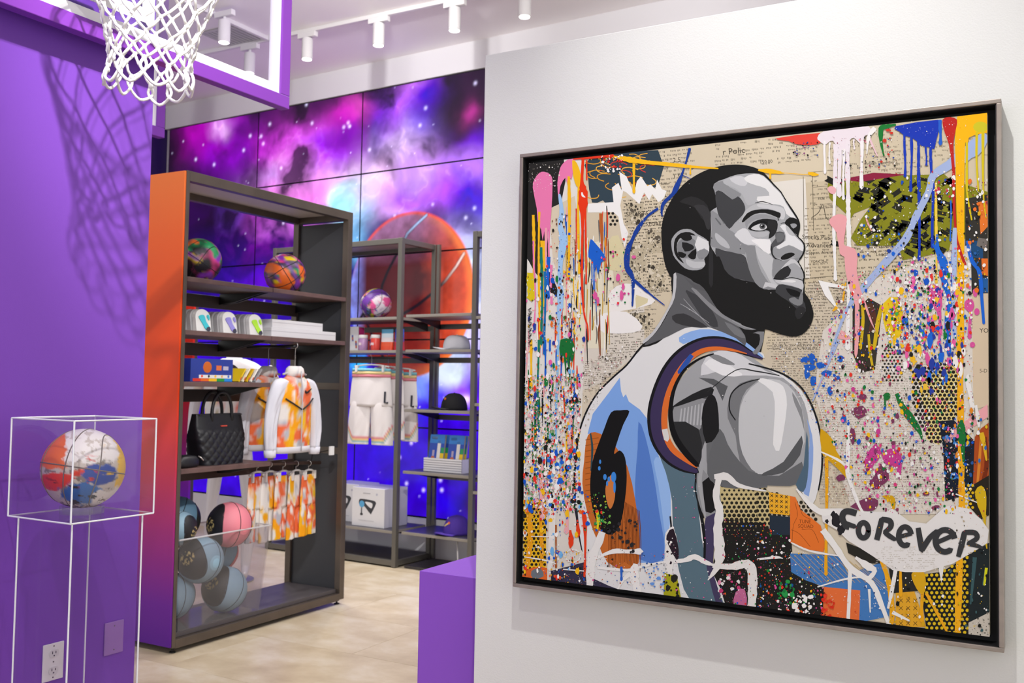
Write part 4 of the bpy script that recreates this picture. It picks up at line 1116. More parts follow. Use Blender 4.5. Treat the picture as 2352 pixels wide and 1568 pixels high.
    for (x, y, rx, ry) in ((480,342,36,30),(452,455,14,40),(398,655,22,16),(590,640,34,50),(500,270,20,16),(800,730,20,10),(850,790,14,8),(560,680,26,30)): EL('D', x, y, rx, ry, '7C3A5C', 12, 0.25)
    P('D', [(440,790),(520,748),(572,760),(562,800),(522,812)], '7C3A5C', 2)
    P('D', [(590,545),(630,515),(678,535),(684,600),(672,668),(656,605),(610,590)], 'C83F90', 2); P('D', [(508,570),(555,495),(590,540),(545,600),(520,625)], 'C83F90', 2)
    P('B', [(1055,1190),(1090,1170),(1140,1200),(1145,1300),(1125,1380),(1110,1330),(1070,1290)], 'D9559A', 2); DR('B', 1130, 1300, 1540, 20, 'D9559A', 3)
    EL('B', 1315, 1300, 28, 40, 'D8559C', 12, 0.15); DR('B', 1320, 1300, 1500, 22, 'D8559C', 4); EL('B', 1352, 1222, 16, 26, 'D8559C', 10, 0.1); EL('B', 1362, 1340, 16, 24, 'D8559C', 10, 0.1); EL('B', 1335, 1545, 16, 18, 'D8559C')
    for q in ((225,95,22,14),(260,90,16,26),(245,130,28,16),(235,160,14,24),(265,195,14,28),(300,120,22,16),(330,160,26,16),(380,180,14,10),(395,90,16,14),(345,240,12,22),(410,375,14,18)): EL('D', *q, '1E5FC4', 10, 0.25)
    # white torn paint round FOREVER and its drips
    P('D', [(300,800),(400,798),(430,810),(600,815),(640,800),(720,860),(800,870),(890,790),(915,785),(1000,800),(1060,850),(1096,900),(1090,962),(1010,1012),(922,1062),(884,1072),(872,1152),(858,1080),(790,1100),(700,1100),(640,1090),(600,1060),(540,1020),(480,982),(430,952),(380,902),(310,862)], 'E6E4E1', 0)
    NEWS('D', 560, 980, 860, 1080, 9, 'BDB6AA', 0.5, 0.0)
    ST('D', [(185,705,8),(240,770,22),(300,815,30),(370,815,20)], 'EDECE8')
    ST('D', [(432,380,10),(430,550,20),(430,640,20),(480,780,14),(500,815,10)], 'EFEEEA'); ST('D', [(300,530,6),(400,580,12),(440,640,10)], 'EFEEEA')
    ST('D', [(310,900,30),(370,980,30),(440,1080,28),(540,1150,26),(590,1260,22),(630,1365,20)], 'EDECE8'); ST('D', [(440,1080,20),(436,1200,18),(430,1335,16)], 'EDECE8')
    ST('D', [(465,1030,12),(520,1070,34),(556,1095,24),(520,1140,18)], 'EDECE8'); ST('D', [(285,1170,6),(430,1130,8),(550,1120,8)], 'EDECE8'); ST('D', [(530,1180,14),(535,1290,6)], 'EDECE8'); ST('D', [(640,1290,20),(720,1330,10)], 'EDECE8'); ST('D', [(655,1090,20),(635,1200,18),(620,1270,10)], 'EDECE8')
    ST('D', [(160,960,6),(250,1000,10),(400,1025,6)], 'EDECE8'); ST('D', [(0,1040,10),(90,1030,12),(120,1035,4)], 'EDECE8')
    P('D', [(985,200),(1000,160),(1020,260),(1030,320),(1010,330),(1000,260)], 'ECEAE6', 2); ST('D', [(1035,310,12),(1045,370,20),(1050,410,10)], 'ECEAE6')
    ST('D', [(940,730,6),(1040,770,4)], 'ECEAE6')
    for (a, b, r) in ((375,855,30),(395,900,26),(360,830,16),(330,860,12)): EL('D', a, b, r * 0.7, r, '26252A', 12, 0.3)
    # white runs bottom left
    ST('C', [(500,1080,44),(480,1140,40),(440,1240,50),(430,1380,40)], 'E9E8E4'); ST('C', [(460,1230,14),(560,1190,24),(640,1190,26),(715,1190,34)], 'EDECE8'); ST('C', [(470,1280,14),(640,1295,16),(720,1275,14),(840,1250,14),(960,1240,24),(1020,1220,34),(1080,1250,24),(1120,1265,14)], 'EDECE8')
    ST('C', [(690,1260,34),(680,1320,50),(700,1420,36)], 'EDECE8'); ST('C', [(660,1310,24),(610,1360,16),(585,1410,8)], 'EDECE8')
    ST('C', [(900,1050,8),(885,1090,60),(890,1180,70),(880,1240,50),(870,1440,16)], 'E9E8E4')
    P('C', [(862,1100),(900,1060),(930,1180),(920,1240),(870,1150)], '2A1E28', 2); SPL('C', [(860,1100),(930,1100),(940,1330),(860,1330)], 40, (2, 10), ['C83F78', 'E9E8E4', '2A1E28'])
    P('C', [(850,1310),(920,1330),(945,1460),(845,1440)], 'A8A61C', 0); SPL('C', [(850,1310),(920,1330),(945,1460),(845,1440)], 14, (8, 22), ['24241C'], 1.5)
    ST('C', [(1160,760,30),(1140,880,40),(1160,960,44),(1150,1060,50),(1160,1180,60),(1150,1270,40),(1095,1350,6)], 'E6E5E1'); ST('C', [(1130,770,24),(1200,770,44),(1270,820,24),(1421,850,8)], 'E6E5E1')
    ST('C', [(1120,1270,24),(1230,1275,40),(1300,1260,50),(1340,1290,60),(1345,1400,56),(1340,1500,50)], 'E6E5E1')
    P('C', [(1250,1420),(1300,1400),(1312,1500),(1240,1500)], 'C06A94', 2); SPL('C', [(1150,1300),(1310,1290),(1310,1500),(1150,1460)], 60, (2, 16), ['C83F78', 'D98AA8', 'E6E5E1'])
    for q in ([(385,960,14),(400,1000,26),(405,1150,14),(400,1330,12)], [(360,1030,14),(365,1090,26),(350,1110,6)], [(320,1070,10),(325,1130,30),(320,1170,8)]): ST('C', q, 'E2401C')
    ST('C', [(470,960,16),(478,1010,18),(472,1070,10)], 'E0D01C'); DR('C', 608, 1275, 1350, 14, '2A62C4')
    ST('C', [(215,860,30),(220,1000,36),(205,1290,24)], 'E3E0DA'); DR('C', 240, 1040, 1280, 10, 'A85A28'); DR('C', 160, 700, 1000, 24, 'E8ABAE', 4); DR('C', 320, 380, 580, 20, 'E8ABAE', 4); DR('C', 300, 760, 1080, 24, 'E8ABAE', 5)
    ST('C', [(60,1220,4),(180,1240,8),(240,1260,4)], 'EDECE8'); ST('C', [(100,1105,4),(230,1108,6)], 'EDECE8'); ST('C', [(280,1290,6),(400,1300,6)], 'EDECE8')
    for i in range(16):
        a = i * 0.42; ST('C', [(335 + 40 * math.cos(a), 1215 + 34 * math.sin(a), 4), (335 + 46 * math.cos(a + 0.6), 1215 + 40 * math.sin(a + 0.6), 4)], 'EDECE8')
layer('paint_drips', drips)

def spatter():
    ROUGH[0] = 0.0
    LS = [(1205,640),(1330,560),(1345,760),(1330,1000),(1335,1180),(1205,1180)]
    SPL('P', [(1205,860),(1335,860),(1330,1180),(1205,1180)], 2600, (0.9, 4.2), ['F2F0EC', 'F2F0EC', '24231F', 'E5362A', '1B57C4', 'F4BE1C', '1C7A3A', '7A9A6A', 'EBA9AE'], 1.6)
    SPL('P', LS, 620, (1.0, 5.5), MULTI, 2.6)
    SPL('P', [(1205,1000),(1330,1000),(1330,1330),(1205,1330)], 240, (1.2, 7), ['E5362A', '1B57C4', 'F2F0EC', '24231F', 'F4BE1C', '6FB2E8'], 2.2)
    SPL('P', [(1250,1030),(1330,1030),(1335,1150),(1260,1160)], 90, (2, 8), ['1E62CC', '1E62CC', 'E0352A', 'F2F0EC'], 1.3)
    SPL('P', [(1330,1130),(1385,1130),(1390,1220),(1330,1220)], 70, (1.2, 7), ['E5362A', '1B57C4', 'F4BE1C', '1D1D1C', '2E8A4A'], 1.2)
    SPL('C', [(440,860),(520,860),(560,1060),(440,1060)], 60, (2, 9), ['6FB04A', '8FD060', 'C8C81C'], 1.2)
    SPL('C', [(520,1050),(700,990),(700,1200),(560,1200)], 55, (3, 16), ['2A2A2C', '2E2C30'], 1.2)
    SPL('A', [(230,780),(330,700),(420,900),(400,1500),(240,1500)], 260, (2, 9), ['F2F0EC', 'E5362A', '24231F', '1B57C4', '6A3A22'], 2)
    SPL('A', [(560,860),(720,850),(740,1300),(480,1300),(480,1050)], 130, (2, 10), ['E85FA4', 'C8408A', '1B57C4', '1C7A3A', '24231F', 'E5362A'], 1.2)
    for (x, y, rx, ry) in ((650,1130,14,24),(682,1185,10,20),(672,1240,12,34),(508,1240,14,26),(525,1270,10,22),(748,1000,14,10)): EL('A', x, y, rx, ry, 'DE5C9E', 10, 0.15)
    SPL('A', [(90,420),(300,410),(280,600),(90,600)], 80, (2, 7), ['F2F0EC', 'F2F0EC', 'E8E0D0'])
    SPL('A', [(540,370),(680,370),(680,470),(540,470)], 80, (3, 12), ['E5362A', 'F2F0EC', 'C82A22', 'F2F0EC'])
    SPL('A', [(690,700),(910,780),(940,1250),(700,1250)], 120, (1.5, 5), ['F2F0EC', 'E8E2D4'])
    SPL('P', [(1335,830),(1470,780),(1400,870),(1345,980)], 260, (0.8, 3.4), ['F2F0EC', 'B8AE9C', '4A443C', 'D8A0A0'])
    # over the head and shirt: light flecks
    SPL('P', [(1510,420),(1840,380),(1880,700),(1740,1000),(1400,900)], 46, (0.8, 2.2), ['F2F0EC', 'DADADA', '2A2A2A'])
    SPL('P', [(1545,1080),(1610,1100),(1640,1380),(1550,1380)], 60, (1, 3.5), ['F2F0EC', 'D85A96'])
    # right: dense spatter
    R1 = [(1930,640),(2060,600),(2230,560),(2240,1000),(2200,1180),(2000,1180),(1900,1000),(1880,880)]
    SPL('P', R1, 3200, (0.9, 4.6), ['F2F0EC', 'F2F0EC', '24231F', 'D8CFC0', 'E5362A', '1B57C4', 'F4BE1C', '1C7A3A', 'E85FA4', '8A3A5A'], 1.6)
    SPL('P', [(2040,640),(2190,600),(2220,840),(2060,860)], 520, (1.2, 8), ['E85FA4', '1B57C4', '2B3FA0', 'F4BE1C', 'F2F0EC', 'F2F0EC', '1C7A3A', '24231F', 'E5362A'], 2.0)
    SPL('P', [(2090,720),(2210,640),(2215,900),(2100,900)], 150, (2, 9), ['1F68D4', 'DD569D', 'F2F0EC', '2B3FA0', 'EFC23A'], 3.2)
    SPL('B', [(880,1000),(1090,1010),(1150,1200),(1100,1300),(930,1250)], 170, (2.5, 13), ['F2F0EC', 'F2F0EC', 'D9559A', 'D9559A', '2B3FA0', 'F2F0EC', '24231F'], 1.2)
    SPL('B', [(800,1280),(1000,1230),(1060,1568),(800,1568)], 240, (3, 14), ['1F68D4', 'F4BE1C', 'F2F0EC', 'F2F0EC', '4AAE4A', '1C7A3A', 'E5362A', '2B3FA0'], 1.3)
    SPL('B', [(640,520),(1210,500),(1210,980),(900,1010),(880,930),(600,920)], 260, (2.5, 12), ['F2F0EC', 'F2F0EC', '1F4FB4', '24231F', '8A8C1C', 'F2F0EC', 'E2BE2A'], 1.2)
    SPL('B', [(600,780),(920,850),(900,1010),(620,1000)], 130, (2.5, 15), ['1D3F9C', '1F68D4', 'F2F0EC', 'E9E4DA', '24231F'], 1.2)
    SPL('B', [(1080,470),(1230,470),(1230,640),(1100,660)], 70, (3, 14), ['F2F0EC', 'F2F0EC', 'C03048'], 1.3)
    SPL('B', [(1300,520),(1440,500),(1440,700),(1300,700)], 60, (3, 16), ['F2F0EC', '9A2440', 'E8742A', 'F2F0EC', '24231F'], 1.6)
    SPL('B', [(1290,700),(1430,700),(1430,1230),(1290,1230)], 90, (3, 16), ['24231F', 'E8742A', '2A62A8', 'F2F0EC', 'E0B01C', '1A1A18'], 1.5)
    SPL('B', [(470,240),(700,260),(700,560),(470,560)], 90, (2, 9), ['24307A', '9A3A5A', '24231F', 'EBA9AE'], 1.2)
    SPL('B', [(210,290),(390,290),(380,400),(230,380)], 60, (2, 8), ['8A3A7A', '2A4A9A', '24231F'])
    SPL('B', [(690,210),(880,200),(880,500),(690,420)], 70, (2, 9), ['C8302A', '24231F', '1D3F9C', 'F2F0EC'])
    for q in ((790,280,14,12),(832,232,12,8),(812,215,18,8),(770,410,8,8)): EL('B', *q, 'CE3A2C', 10, 0.2)
    SPL('B', [(880,160),(1120,160),(1110,700),(900,480)], 70, (1.5, 4), ['F2F0EC'])
    SPL('B', [(1150,140),(1300,140),(1290,700),(1180,500)], 70, (1.5, 5), ['F2F0EC', 'F2F0EC', 'C04030'])
    SPL('B', [(1235,700),(1285,700),(1285,1568),(1235,1568)], 60, (1.5, 6), ['F2F0EC', '24231F', 'D8902A'], 1.8)
    SPL('D', [(940,0),(985,0),(980,1380),(930,1380)], 90, (1.5, 6), ['3A2C18', 'F2F0EC', 'C8861A', '24231F'], 2.6)
    SPL('B', [(300,1200),(560,1150),(560,1560),(330,1560)], 80, (1.5, 6), ['F2F0EC', '8A8070', '1F68D4', '9A3040'])
    SPL('P', [(1770,800),(1960,760),(1980,960),(1880,1000)], 420, (0.8, 2.8), ['F2F0EC', 'F2F0EC', '1F5FC4', 'C03A3A', '8A8070'])
    SPL('D', [(180,60),(420,60),(420,420),(320,380)], 90, (2, 9), ['1E5FC4', '1E5FC4', 'F2F0EC', 'D83A30'])
    SPL('D', [(440,220),(760,280),(760,640),(470,700)], 230, (2, 14), ['E5362A', 'C83F90', 'F4BE1C', '1B57C4', '1C7436', '7C3A5C', 'F2F0EC'], 1.5)
    SPL('D', [(470,480),(700,500),(700,760),(480,740)], 120, (2, 12), ['C83F90', 'D8407C', 'F2F0EC', '8A3A6A'], 1.6)
    SPL('D', [(700,400),(900,380),(900,760),(700,800)], 170, (2, 7), ['F2F0EC', '9A7A7A', 'C83F90', '7C3A5C', '24231F'], 2.2)
    SPL('D', [(300,540),(480,600),(480,790),(310,780)], 160, (1.5, 4), ['B8AC98', '7C3A5C', 'F2F0EC', 'A8503A'], 1.4)
    SPL('D', [(870,380),(1100,300),(1100,760),(880,760)], 110, (2, 11), ['F2F0EC', '24231F', 'E08A2A', '2F6DB8', 'E0BE1E'], 2.0)
    SPL('D', [(980,760),(1100,820),(1090,980),(900,1060)], 60, (1.5, 7), ['C04040', 'B8A890', 'F2F0EC', 'D8B02A'])
    # bottom dark collage
    SPL('C', [(1170,1010),(1421,1040),(1421,1500),(1160,1500)], 330, (1.5, 7), ['E5362A', '1C8A3A', 'F2F0EC', '1B57C4', '0E3A1C', 'C83F78', 'D8602A'], 1.3)
    SPL('D', [(0,880),(160,920),(170,1100),(320,1180),(310,1310),(0,1290)], 420, (1.8, 9), ['F2F0EC', 'E5362A', 'F2F0EC', '1C8A3A', 'D84A2A', '24231F', '1C5A9A', 'F4BE1C', 'D9559A'], 1.3)
    SPL('D', [(90,1140),(170,1140),(190,1260),(100,1240)], 24, (6, 20), ['2A9A4A', '1C7A3A'], 1.4); SPL('D', [(170,1210),(260,1210),(250,1300),(180,1300)], 30, (5, 20), ['F2F0EC'], 1.5); SPL('D', [(300,1190),(370,1230),(360,1320),(300,1300)], 26, (5, 16), ['D8301C', 'E8402A'], 1.3)
    SPL('D', [(160,1000),(400,1020),(380,1160),(180,1120)], 110, (1.2, 6), ['F2F0EC', 'F4BE1C', 'C03A5A', '24231F'])
    SPL('D', [(480,1180),(640,1100),(640,1350),(480,1340)], 80, (1.5, 6), ['F2F0EC', '1D3F7C', 'F2F0EC'])
    SPL('D', [(320,1180),(480,1190),(480,1340),(320,1310)], 40, (1.5, 5), ['F2C8A0', 'C84A2A', 'F2F0EC'])
    SPL('D', [(620,1070),(800,1080),(800,1360),(620,1360)], 70, (2, 12), ['F2F0EC', '1A1A18', 'D9A81C'], 2.0)
    SPL('D', [(820,1090),(1000,1030),(1100,960),(1100,1400),(820,1380)], 120, (2, 10), ['F2F0EC', '1A1A18', 'E0BE1E', '3A5A5E'], 1.5)
    SPL('C', [(430,1200),(860,1200),(860,1420),(430,1380)], 200, (1.5, 7), ['F2F0EC', 'D85A96', '3A62A8', '24231F', 'C8602A'], 1.2)
    SPL('C', [(720,1240),(850,1240),(850,1400),(720,1400)], 16, (8, 20), ['5A8AD0', '6A9AE0'], 0.7)
    SPL('C', [(180,1180),(430,1180),(430,1400),(180,1380)], 220, (1.5, 9), ['F2F0EC', '24231F', 'E5562A', '1B57C4', 'D8A82A', 'F2F0EC'], 2.0)
    SPL('C', [(60,900),(190,900),(190,1330),(60,1330)], 80, (2, 9), ['F2F0EC', '24231F', 'D86A2A'], 2)
layer('paint_spatter', spatter)

def lettering():
    INK = '3A3B3D'
    w = 30
    def loop(cx, cy, rx, ry, a0, a1, wd=w):
        ST('D', [(cx + rx * math.cos(a0 + (a1 - a0) * i / 12), cy + ry * math.sin(a0 + (a1 - a0) * i / 12), wd) for i in range(13)], INK)
    ST('D', [(470,822,w),(430,812,w),(408,822,w),(404,850,w),(425,888,w)], INK); ST('D', [(412,868,26),(462,884,22)], INK)
    loop(503, 902, 24, 36, 0, 6.3, 26)
    ST('D', [(566,948,26),(578,900,28),(590,850,26)], INK); ST('D', [(590,850,26),(628,858,28),(632,885,26),(604,912,22)], INK); ST('D', [(606,914,22),(628,930,24),(652,945,20)], INK)
    loop(700, 930, 30, 44, -0.2, -5.2, 26); ST('D', [(676,932,20),(728,918,20)], INK)
    ST('D', [(762,890,24),(770,940,28),(780,995,28)], INK); ST('D', [(780,995,26),(815,940,26),(850,905,20)], INK)
    loop(890, 952, 46, 52, -0.2, -5.3, 28); ST('D', [(850,960,22),(930,925,22)], INK)
    ST('D', [(952,1028,22),(968,970,28),(982,912,26)], INK); ST('D', [(982,912,24),(1030,914,26),(1040,940,24),(1000,965,22)], INK); ST('D', [(1002,966,22),(1040,975,20),(1066,985,12)], INK)
    SPL('D', [(400,800),(700,880),(1070,900),(1060,1030),(700,1000),(480,950)], 40, (1.5, 4), ['E9E7E4', 'EDAA1C', '9A3040'])
layer('painted_word', lettering)
def signature():
    # signature running up the left edge
    for i in range(7):
        y = 1330 + i * 34
        ST('A', [(90, y, 3), (112, y - 14, 4), (96, y + 6, 3), (116, y + 12, 3), (92, y + 22, 3)], '2A2826')
layer('signature', signature)
# ================================================================ left: outlet, plate, acrylic pedestal, case, painted ball, hoops
M_edge = mat('acrylic_edge', 'F4F6FA', 0.25, spec=0.6)
M_acr = clear('clear_acrylic', 'FCFBFD', 1.0, 0.01, 0.004)
YP = 2.80
ot = empty('wall_outlet', (2.015, YP, 0.37), 0, 'white double power outlet on the purple wall', 'outlet')
m = MB(); m.box(1.978, 2.052, YP - 0.006, YP - 0.0005, 0.365, 0.483, bev=0.002); m.build('cover_plate', M_whiteplastic, ot)
for z in (0.397, 0.451):
    m = MB()
    pts = [(2.015 + 0.017 * math.cos(a) , z + 0.0145 * max(-0.8, min(0.8, math.sin(a) * 1.2))) for a in [2 * PI * i / 20 for i in range(20)]]
    m.add([(x, YP - 0.0085, q) for x, q in pts] + [(x, YP - 0.006, q) for x, q in pts], [list(range(20))] + [(i, (i + 1) % 20, 20 + (i + 1) % 20, 20 + i) for i in range(20)])
    so = m.build('socket', mat('outlet_face', 'DADAD8', 0.4), ot)
    for dx, dz, w, h in ((-0.006, 0.003, 0.0012, 0.0045), (0.006, 0.003, 0.0012, 0.0037), (0, -0.007, 0.0022, 0.002)):
        m = MB(); m.box(2.015 + dx - w, 2.015 + dx + w, YP - 0.0089, YP - 0.0084, z + dz - h, z + dz + h); m.build('slot', M_black, so)
for z in (0.424, 0.375, 0.474):
    m = MB(); m.lathe([(0.0026, 0), (0.0022, 0.001)], 10, M=Matrix.Translation((2.015, YP - 0.006, z)) @ Matrix.Rotation(PI / 2, 4, 'X')); m.build('screw', M_grey, ot)
h0, h1 = hit(238, 1475, 'Y', YP), hit(281, 1475, 'Y', YP)
bp = empty('blank_wall_plate', ((h0.x + h1.x) / 2, YP, 0.40), 0, 'lavender blank wall plate behind the clear pedestal', 'wall plate')
m = MB(); m.box(h0.x, h1.x, YP - 0.005, YP - 0.0005, 0.395, 0.505, bev=0.002); m.build('cover_plate', mat('lavender_plate', '9A74B8', 0.45), bp)
for z in (0.41, 0.49):
    m = MB(); m.lathe([(0.0026, 0), (0.0022, 0.001)], 10, M=Matrix.Translation(((h0.x + h1.x) / 2, YP - 0.005, z)) @ Matrix.Rotation(PI / 2, 4, 'X')); m.build('screw', M_grey, bp)

# acrylic pedestal column
CX0, CX1, CY0, CY1 = 1.760, 2.044, 2.388, 2.672          # case footprint
qx0, qx1, qy0, qy1 = 1.772, 2.012, 2.398, 2.640          # column footprint
ZT = 0.925
def acrylic_box(root, x0, x1, y0, y1, z0, z1, t, faces, edge=0.0022):
    sheets = {'-x': (x0, x0 + t, y0, y1, z0, z1), '+x': (x1 - t, x1, y0, y1, z0, z1), '-y': (x0, x1, y0, y0 + t, z0, z1), '+y': (x0, x1, y1 - t, y1, z0, z1), '+z': (x0, x1, y0, y1, z1 - t, z1), '-z': (x0, x1, y0, y1, z0, z0 + t)}
    for k in faces:
        a = sheets[k]
        e = 0.0005
        m = MB(); m.box(a[0] + e, a[1] - e, a[2] + e, a[3] - e, a[4] + e, a[5] - e); m.build('acrylic_sheet', M_acr, root)
    def bar(p, q):
        m = MB(); m.tube([p, q], edge, 6); m.build('edge_glow', M_edge, root)  # white bars: the glow of acrylic edges put in as colour
    for x in (x0, x1):
        for y in (y0, y1): bar((x, y, z0), (x, y, z1))
    for z in ([z0, z1] if '+z' in faces else [z0]):
        for p, q in (((x0, y0, z), (x1, y0, z)), ((x1, y0, z), (x1, y1, z)), ((x1, y1, z), (x0, y1, z)), ((x0, y1, z), (x0, y0, z))): bar(p, q)
pd = empty('acrylic_pedestal', ((qx0 + qx1) / 2, (qy0 + qy1) / 2, 0), 0, 'tall clear acrylic pedestal column under the display case', 'pedestal')
acrylic_box(pd, qx0, qx1, qy0, qy1, 0.0, ZT, 0.005, ('-x', '+x', '-y', '+y'), 0.0026)
cs = empty('display_case', ((CX0 + CX1) / 2, (CY0 + CY1) / 2, ZT), 0, 'clear acrylic cube case holding a paint-covered basketball', 'display case')
acrylic_box(cs, CX0, CX1, CY0, CY1, ZT + 0.002, 1.214, 0.004, ('-x', '+x', '-y', '+y', '+z', '-z'), 0.0027)
m = MB(); m.lathe([(0.062, 0.0), (0.062, 0.022), (0.054, 0.022), (0.054, 0.003)], 28, c=(1.903, 2.533, ZT + 0.0065)); m.build('ball_ring', clear('acrylic_ring', 'F0F0F6', 1.0, 0.05, 0.10), cs, True, angle=40)

# ---- basketballs
def ball_seams(R, rad, tilt, mb, col=None, eq=True):
    def pth(f): return [tilt @ (Vector(f(2 * PI * i / 72)).normalized() * R) for i in range(72)]
    if eq: mb.tube(pth(lambda a: (math.cos(a), math.sin(a), 0)), rad, 6, True, col)
    mb.tube(pth(lambda a: (math.cos(a), 0, math.sin(a))), rad, 6, True, col)
    for s in (1, -1):
        mb.tube(pth(lambda a: (math.cos(a) * 0.80, s * (0.62 + 0.20 * math.cos(2 * a)), math.sin(a) * 0.92)), rad, 6, True, col)
def basketball(name, c, R, rot, colfn, label, seamcol='101012', rough=0.4, group=None, bump=True, seg=72, eq=True):
    c = Vector(c)
    T = rot.to_matrix()
    t = empty(name, (c.x, c.y, c.z - R), 0, label, 'basketball', group)
    n, k = seg, seg // 2
    vs, fs, D = [], [], []
    for j in range(k + 1):
        th = PI * j / k
        for i in range(n):
            a = 2 * PI * i / n
            d = Vector((math.sin(th) * math.cos(a), math.sin(th) * math.sin(a), math.cos(th)))
            D.append(d); vs.append(c + d * R)
    for j in range(k):
        for i in range(n):
            fs.append((j * n + i, (j + 1) * n + i, (j + 1) * n + (i + 1) % n, j * n + (i + 1) % n))
    Ti = T.inverted()
    L = np.array([list(Ti @ d) for d in D])
    W_ = np.array([list(d) for d in D])
    cols = np.clip(colfn(L, W_), 0, 1)
    m = MB(); m.add(vs, fs)
    cover = m.build('cover', vcol('ball_cover_%d' % int(rough * 100), rough, bump=(900, 0.35) if bump else None), t, True, vertcol=np.hstack([cols, np.ones((len(cols), 1))]))
    s = MB(); ball_seams(R * 1.0005, R * 0.016, T, s, None, eq)
    s.v = [tuple(Vector(v) + c) for v in s.v]
    s.build('seam', mat('seam_' + seamcol, seamcol, 0.6), t, True)
    return t
def mixc(n, pairs):          # layered colours by masks
    out = np.tile(np.array(S(pairs[0][0])[:3]), (n, 1))
    for c, m in pairs[1:]:
        out = lerp(out, np.array(S(c)[:3]), m)
    return out
def sm(x, a, b): return np.clip((x - a) / (b - a), 0, 1)
_bd = (Vector((1.903, 2.533, 1.0645)) - CAM).normalized()
right = np.array(_bd.cross(Vector((0, 0, 1))).normalized()); fwd = np.array(_bd); up = np.array((0, 0, 1.0))
def art_cols(L, Wd):
    h = Wd @ right; v = Wd[:, 2]                                   # as the ball sits in its case
    n = fbm(h * 5 + 3, v * 5, 5, 6); n2 = fbm(h * 11, v * 11 + 5, 8, 5); st = fbm(h * 3 + v * 9, v * 2 - h * 3, 12, 4)
    fr = sm(-(Wd @ fwd), -0.2, 0.1)
    j = (n - 0.5) * 1.1
    T_ = lambda x, a=0.03: sm(x, -a, a)
    return mixc(len(h), [('CDC4B6', None), ('6A5E54', sm(n2, 0.57, 0.60) * 0.8), ('F2EEE6', T_(v + 0.4 * j - 0.22) * sm(n2, 0.36, 0.42)),
        ('EE7436', T_(-h + 0.5 * j - 0.42) * T_(v + 0.4 * j - 0.02)), ('E3401E', T_(0.30 - np.hypot((h + 0.62) * 0.8, (v + 0.22) * 1.3) + 0.35 * j)),
        ('DE3A1C', T_(0.075 - np.abs(v + 0.06 - 0.5 * (h + 0.15) + 0.25 * j)) * T_(0.28 - np.abs(h + 0.05))),
        ('1D66B0', T_(0.36 - np.hypot((h + 0.02) * 0.75, (v + 0.56) * 1.1) + 0.3 * j)), ('123F9A', T_(0.36 - np.hypot((h - 0.40) * 0.85, (v + 0.10) * 1.35) + 0.3 * j)),
        ('F2C21C', T_(h + 0.3 * j - 0.76) * T_(v + 0.5)), ('D8281C', T_(st - 0.64, 0.01) * T_(0.3 - np.abs(h), 0.1) * T_(0.35 - np.abs(v), 0.1)),
        ('EDE8DE', T_(-v + 0.3 * j - 0.50) * T_(h - 0.22)), ('1C1A1C', T_(st - 0.67, 0.01) * T_(-v - 0.2, 0.1)), ('E0B41C', T_(st - 0.69, 0.01) * T_(h - 0.5, 0.1))])
basketball('paint_splashed_basketball', (1.903, 2.533, 1.0645), 0.118, Euler((0.12, 0.15, 0.5)), art_cols, 'white basketball splashed with orange, red, blue and yellow paint inside the acrylic case', '7A7068', 0.3, seg=200)

# ---- hoop: glass backboard with purple frame, white lines, rim and net
M_pframe = mat('purple_board_frame', '8440B0', 0.35, spec=0.3)
M_bwhite = mat('white_board_line', 'F4F4F4', 0.4)
M_glass = clear('board_glass', 'F6F4FB', 1.0, 0.02, 0.03)
M_net = mat('white_net_cord', 'F3F1EE', 0.7, bump=(600, 0.4))
def net_mesh(c, rtop):
    N = 12
    prof = [(0.0, rtop, 0.0), (0.07, rtop * 0.90, 0), (0.15, rtop * 0.80, 0), (0.22, rtop * 0.70, 0), (0.29, rtop * 0.59, 0), (0.35, rtop * 0.55, 0), (0.40, rtop * 0.57, 0)]
    def pr(z):
        for (a, ra, _), (b, rb, _) in zip(prof[:-1], prof[1:]):
            if z <= b + 1e-9: return ra + (rb - ra) * (z - a) / (b - a)
        return prof[-1][1]
    rr = random.Random(4)
    rows = [0.0, 0.085, 0.145, 0.20, 0.25, 0.295, 0.335, 0.372]
    def node(r, k):
        z = rows[r]
        a = 2 * PI * (k + (0.5 if r % 2 else 0.0)) / N
        rr2 = random.Random(r * 100 + k % N)
        R = pr(z) * (1 + rr2.uniform(-0.05, 0.05))
        sway = 0.012 * math.sin(a * 2 + 1) * (z / 0.4)
        return Vector((c[0] + R * math.cos(a + rr2.uniform(-0.05, 0.05)) - 0.02 * z / 0.4, c[1] + R * math.sin(a) + sway, c[2] - z - 0.012 * (z / 0.4) * math.sin(a * 3)))
    m = MB(); kn = MB()
    w = 0.0047
    for r in range(len(rows) - 1):
        for k in range(N):
            a = node(r, k)
            for b in ((node(r + 1, k), node(r + 1, k - 1)) if r % 2 == 0 else (node(r + 1, k), node(r + 1, k + 1))):
                mid = (a + b) / 2; mid += Vector((mid.x - c[0], mid.y - c[1], 0)).normalized() * 0.004 + Vector((0, 0, -0.004))
                m.tube([a, mid, b], w, 6)
            if r > 0:
                s = kn
                s.lathe([(0.002, -0.008), (0.0068, -0.004), (0.0072, 0.0), (0.0065, 0.004), (0.002, 0.008)], 8, c=a)
    last = len(rows) - 1
    for k in range(N):
        a, b = node(last, k), node(last, k + 1)
        mid = (a + b) / 2
        out = Vector((mid.x - c[0], mid.y - c[1], 0)).normalized()
        d = rr.uniform(0.052, 0.075)
        m.tube(spline([a, a + Vector((0, 0, -d * 0.45)) + (a - mid) * 0.28 + out * 0.006, mid + Vector((0, 0, -d)) + out * 0.01, b + Vector((0, 0, -d * 0.45)) + (b - mid) * 0.28 + out * 0.006, b], 4, False), w * 1.05, 6)
        kn.lathe([(0.002, -0.009), (0.0075, -0.005), (0.008, 0.0), (0.007, 0.005), (0.002, 0.009)], 8, c=a)
    return m, kn
